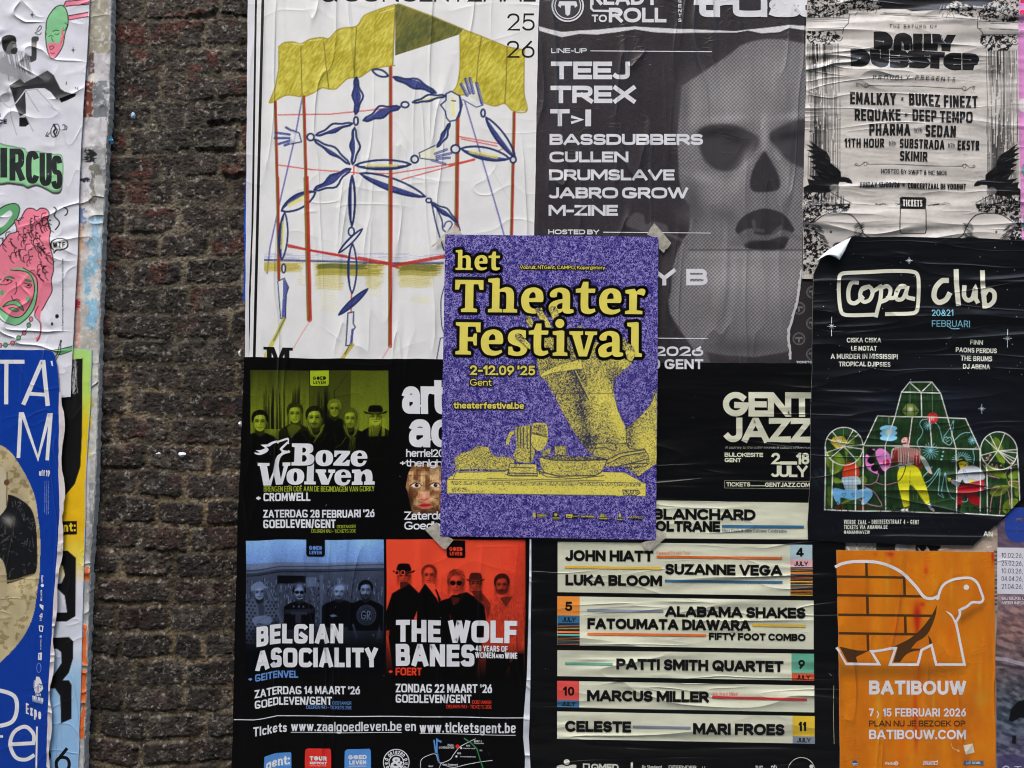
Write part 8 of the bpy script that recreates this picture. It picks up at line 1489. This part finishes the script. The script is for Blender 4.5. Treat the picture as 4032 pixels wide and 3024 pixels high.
# fingers printed over the letters
fr(1700, 880, .4295); q = Pic(740, 740, 1880, 1260, (0, 0, 0), ST); sils = []
fd = lambda x1, y1, x2, y2: (lambda X, Y: np.clip(.30+.5*np.clip(1-((X-x1)**2+(Y-y1)**2)/60.**2, 0, 1), .1, .8))
def finger(pts, tip): X0, Y0 = P(*tip); sil(pts, lambda X, Y: np.clip(.24+.34*np.exp(-((X-X0)**2+(Y-Y0)**2)/34.**2)-.2*(fbm(X, Y, 16, 5) > .55), .1, .85), False, 8)
finger([(860, 850), (880, 838), (905, 845), (930, 890), (935, 915), (920, 958), (895, 952), (865, 905)], (880, 860))
finger([(945, 775), (975, 766), (1005, 778), (1035, 825), (1070, 880), (1105, 945), (1100, 958), (1038, 958), (1030, 895), (985, 880), (955, 820)], (970, 790))
finger([(1078, 772), (1100, 755), (1135, 758), (1160, 800), (1168, 848), (1130, 868), (1108, 895), (1095, 850), (1080, 810)], (1110, 785))
finger([(760, 1035), (765, 1012), (792, 1004), (830, 1030), (870, 1065), (908, 1105), (908, 1165), (870, 1140), (810, 1085), (775, 1055)], (785, 1025))
finger([(1322, 956), (1340, 935), (1365, 930), (1384, 942), (1378, 964)], (1360, 945))
finger([(1752, 1030), (1770, 1060), (1800, 1092), (1830, 1110), (1858, 1150), (1868, 1190), (1860, 1230), (1838, 1270), (1790, 1250), (1770, 1180), (1750, 1120)], (1790, 1090))
qm = np.zeros((q.h, q.w), bool)
for s_ in sils: qm |= q.dist(s_, (slice(None), slice(None)))[1]
q.keep = qm; q.build(p, 'printed_fingers')
# tape seen through the corners: the paper is yellowed where tape is stuck
# ---------------------------------------------------------------- strips of tape
tm, n, b = base_mat('adhesive_tape', .22, 1.1); b.inputs['Base Color'].default_value = (.60, .58, .50, 1)
t = n.nodes.new('ShaderNodeTexNoise'); t.inputs['Scale'].default_value = 120; t.inputs['Detail'].default_value = 6; mr = n.nodes.new('ShaderNodeMapRange'); mr.inputs[1].default_value = .3; mr.inputs[2].default_value = .7; mr.inputs[3].default_value = .40; mr.inputs[4].default_value = .72
geo = n.nodes.new('ShaderNodeNewGeometry'); n.links.new(geo.outputs['Position'], t.inputs['Vector']); n.links.new(t.outputs[0], mr.inputs[0]); n.links.new(mr.outputs[0], b.inputs['Alpha'])
bp = n.nodes.new('ShaderNodeBump'); bp.inputs['Distance'].default_value = .0012; n.links.new(t.outputs[0], bp.inputs['Height']); n.links.new(bp.outputs[0], b.inputs['Normal'])
def tape(label, pts, under, seed):
    """a strip stuck to the wall posters, its far end lapping over or under the corner of the sheet"""
    r = random.Random(seed); N_ = len(pts); ys = [-.0074 if u else -.0086 for u in under]
    vs = [world(px, py, yy) for (px, py), yy in zip(pts, ys)]; c = (sum(a[0] for a in pts)/N_, sum(a[1] for a in pts)/N_)
    vs.append(world(c[0], c[1], -.0082)); f = [orient((i, (i+1) % N_, N_), vs) for i in range(N_)]
    b_ = len(vs); vs += [(v[0], v[1]+.0002, v[2]) for v in vs]; f += [tuple(b_+k for k in reversed(t_)) for t_ in f]
    tag(mesh_obj('tape_strip', vs, f, [tm]), label, 'tape', 'tape strips on the corners of the purple poster')
fr(1700, 880, .4295)
tape('long pointed tape strip at the upper left corner of the purple poster', PP([(215, 12), (240, 40), (282, 100), (122, 108), (122, 210), (115, 228), (95, 170), (60, 180), (0, 222), (-8, 214), (120, 88)]), [1]*11, 1)
tape('creased tape strip with a torn end at the upper right corner of the purple poster', PP([(2040, -2), (2070, 30), (2195, 178), (2160, 232), (2140, 238), (2128, 272), (2085, 230), (2074, 150), (1975, 100), (2000, 50)]), [1]*10, 2)
fr(1700, 1450, .4522)
tape('tape strip at the lower left corner of the purple poster, over the red band photograph', PP([(-62, 1404), (45, 1340), (72, 1380), (85, 1465), (130, 1455), (190, 1494), (125, 1574), (98, 1572), (72, 1545)]), [1]*9, 3)
tape('faint tape strip at the lower right corner of the purple poster, over the jazz names', PP([(1880, 1500), (1950, 1490), (1955, 1400), (2045, 1440), (2035, 1480), (1900, 1592), (1880, 1575), (1850, 1565), (1825, 1522)]), [1]*9, 4)
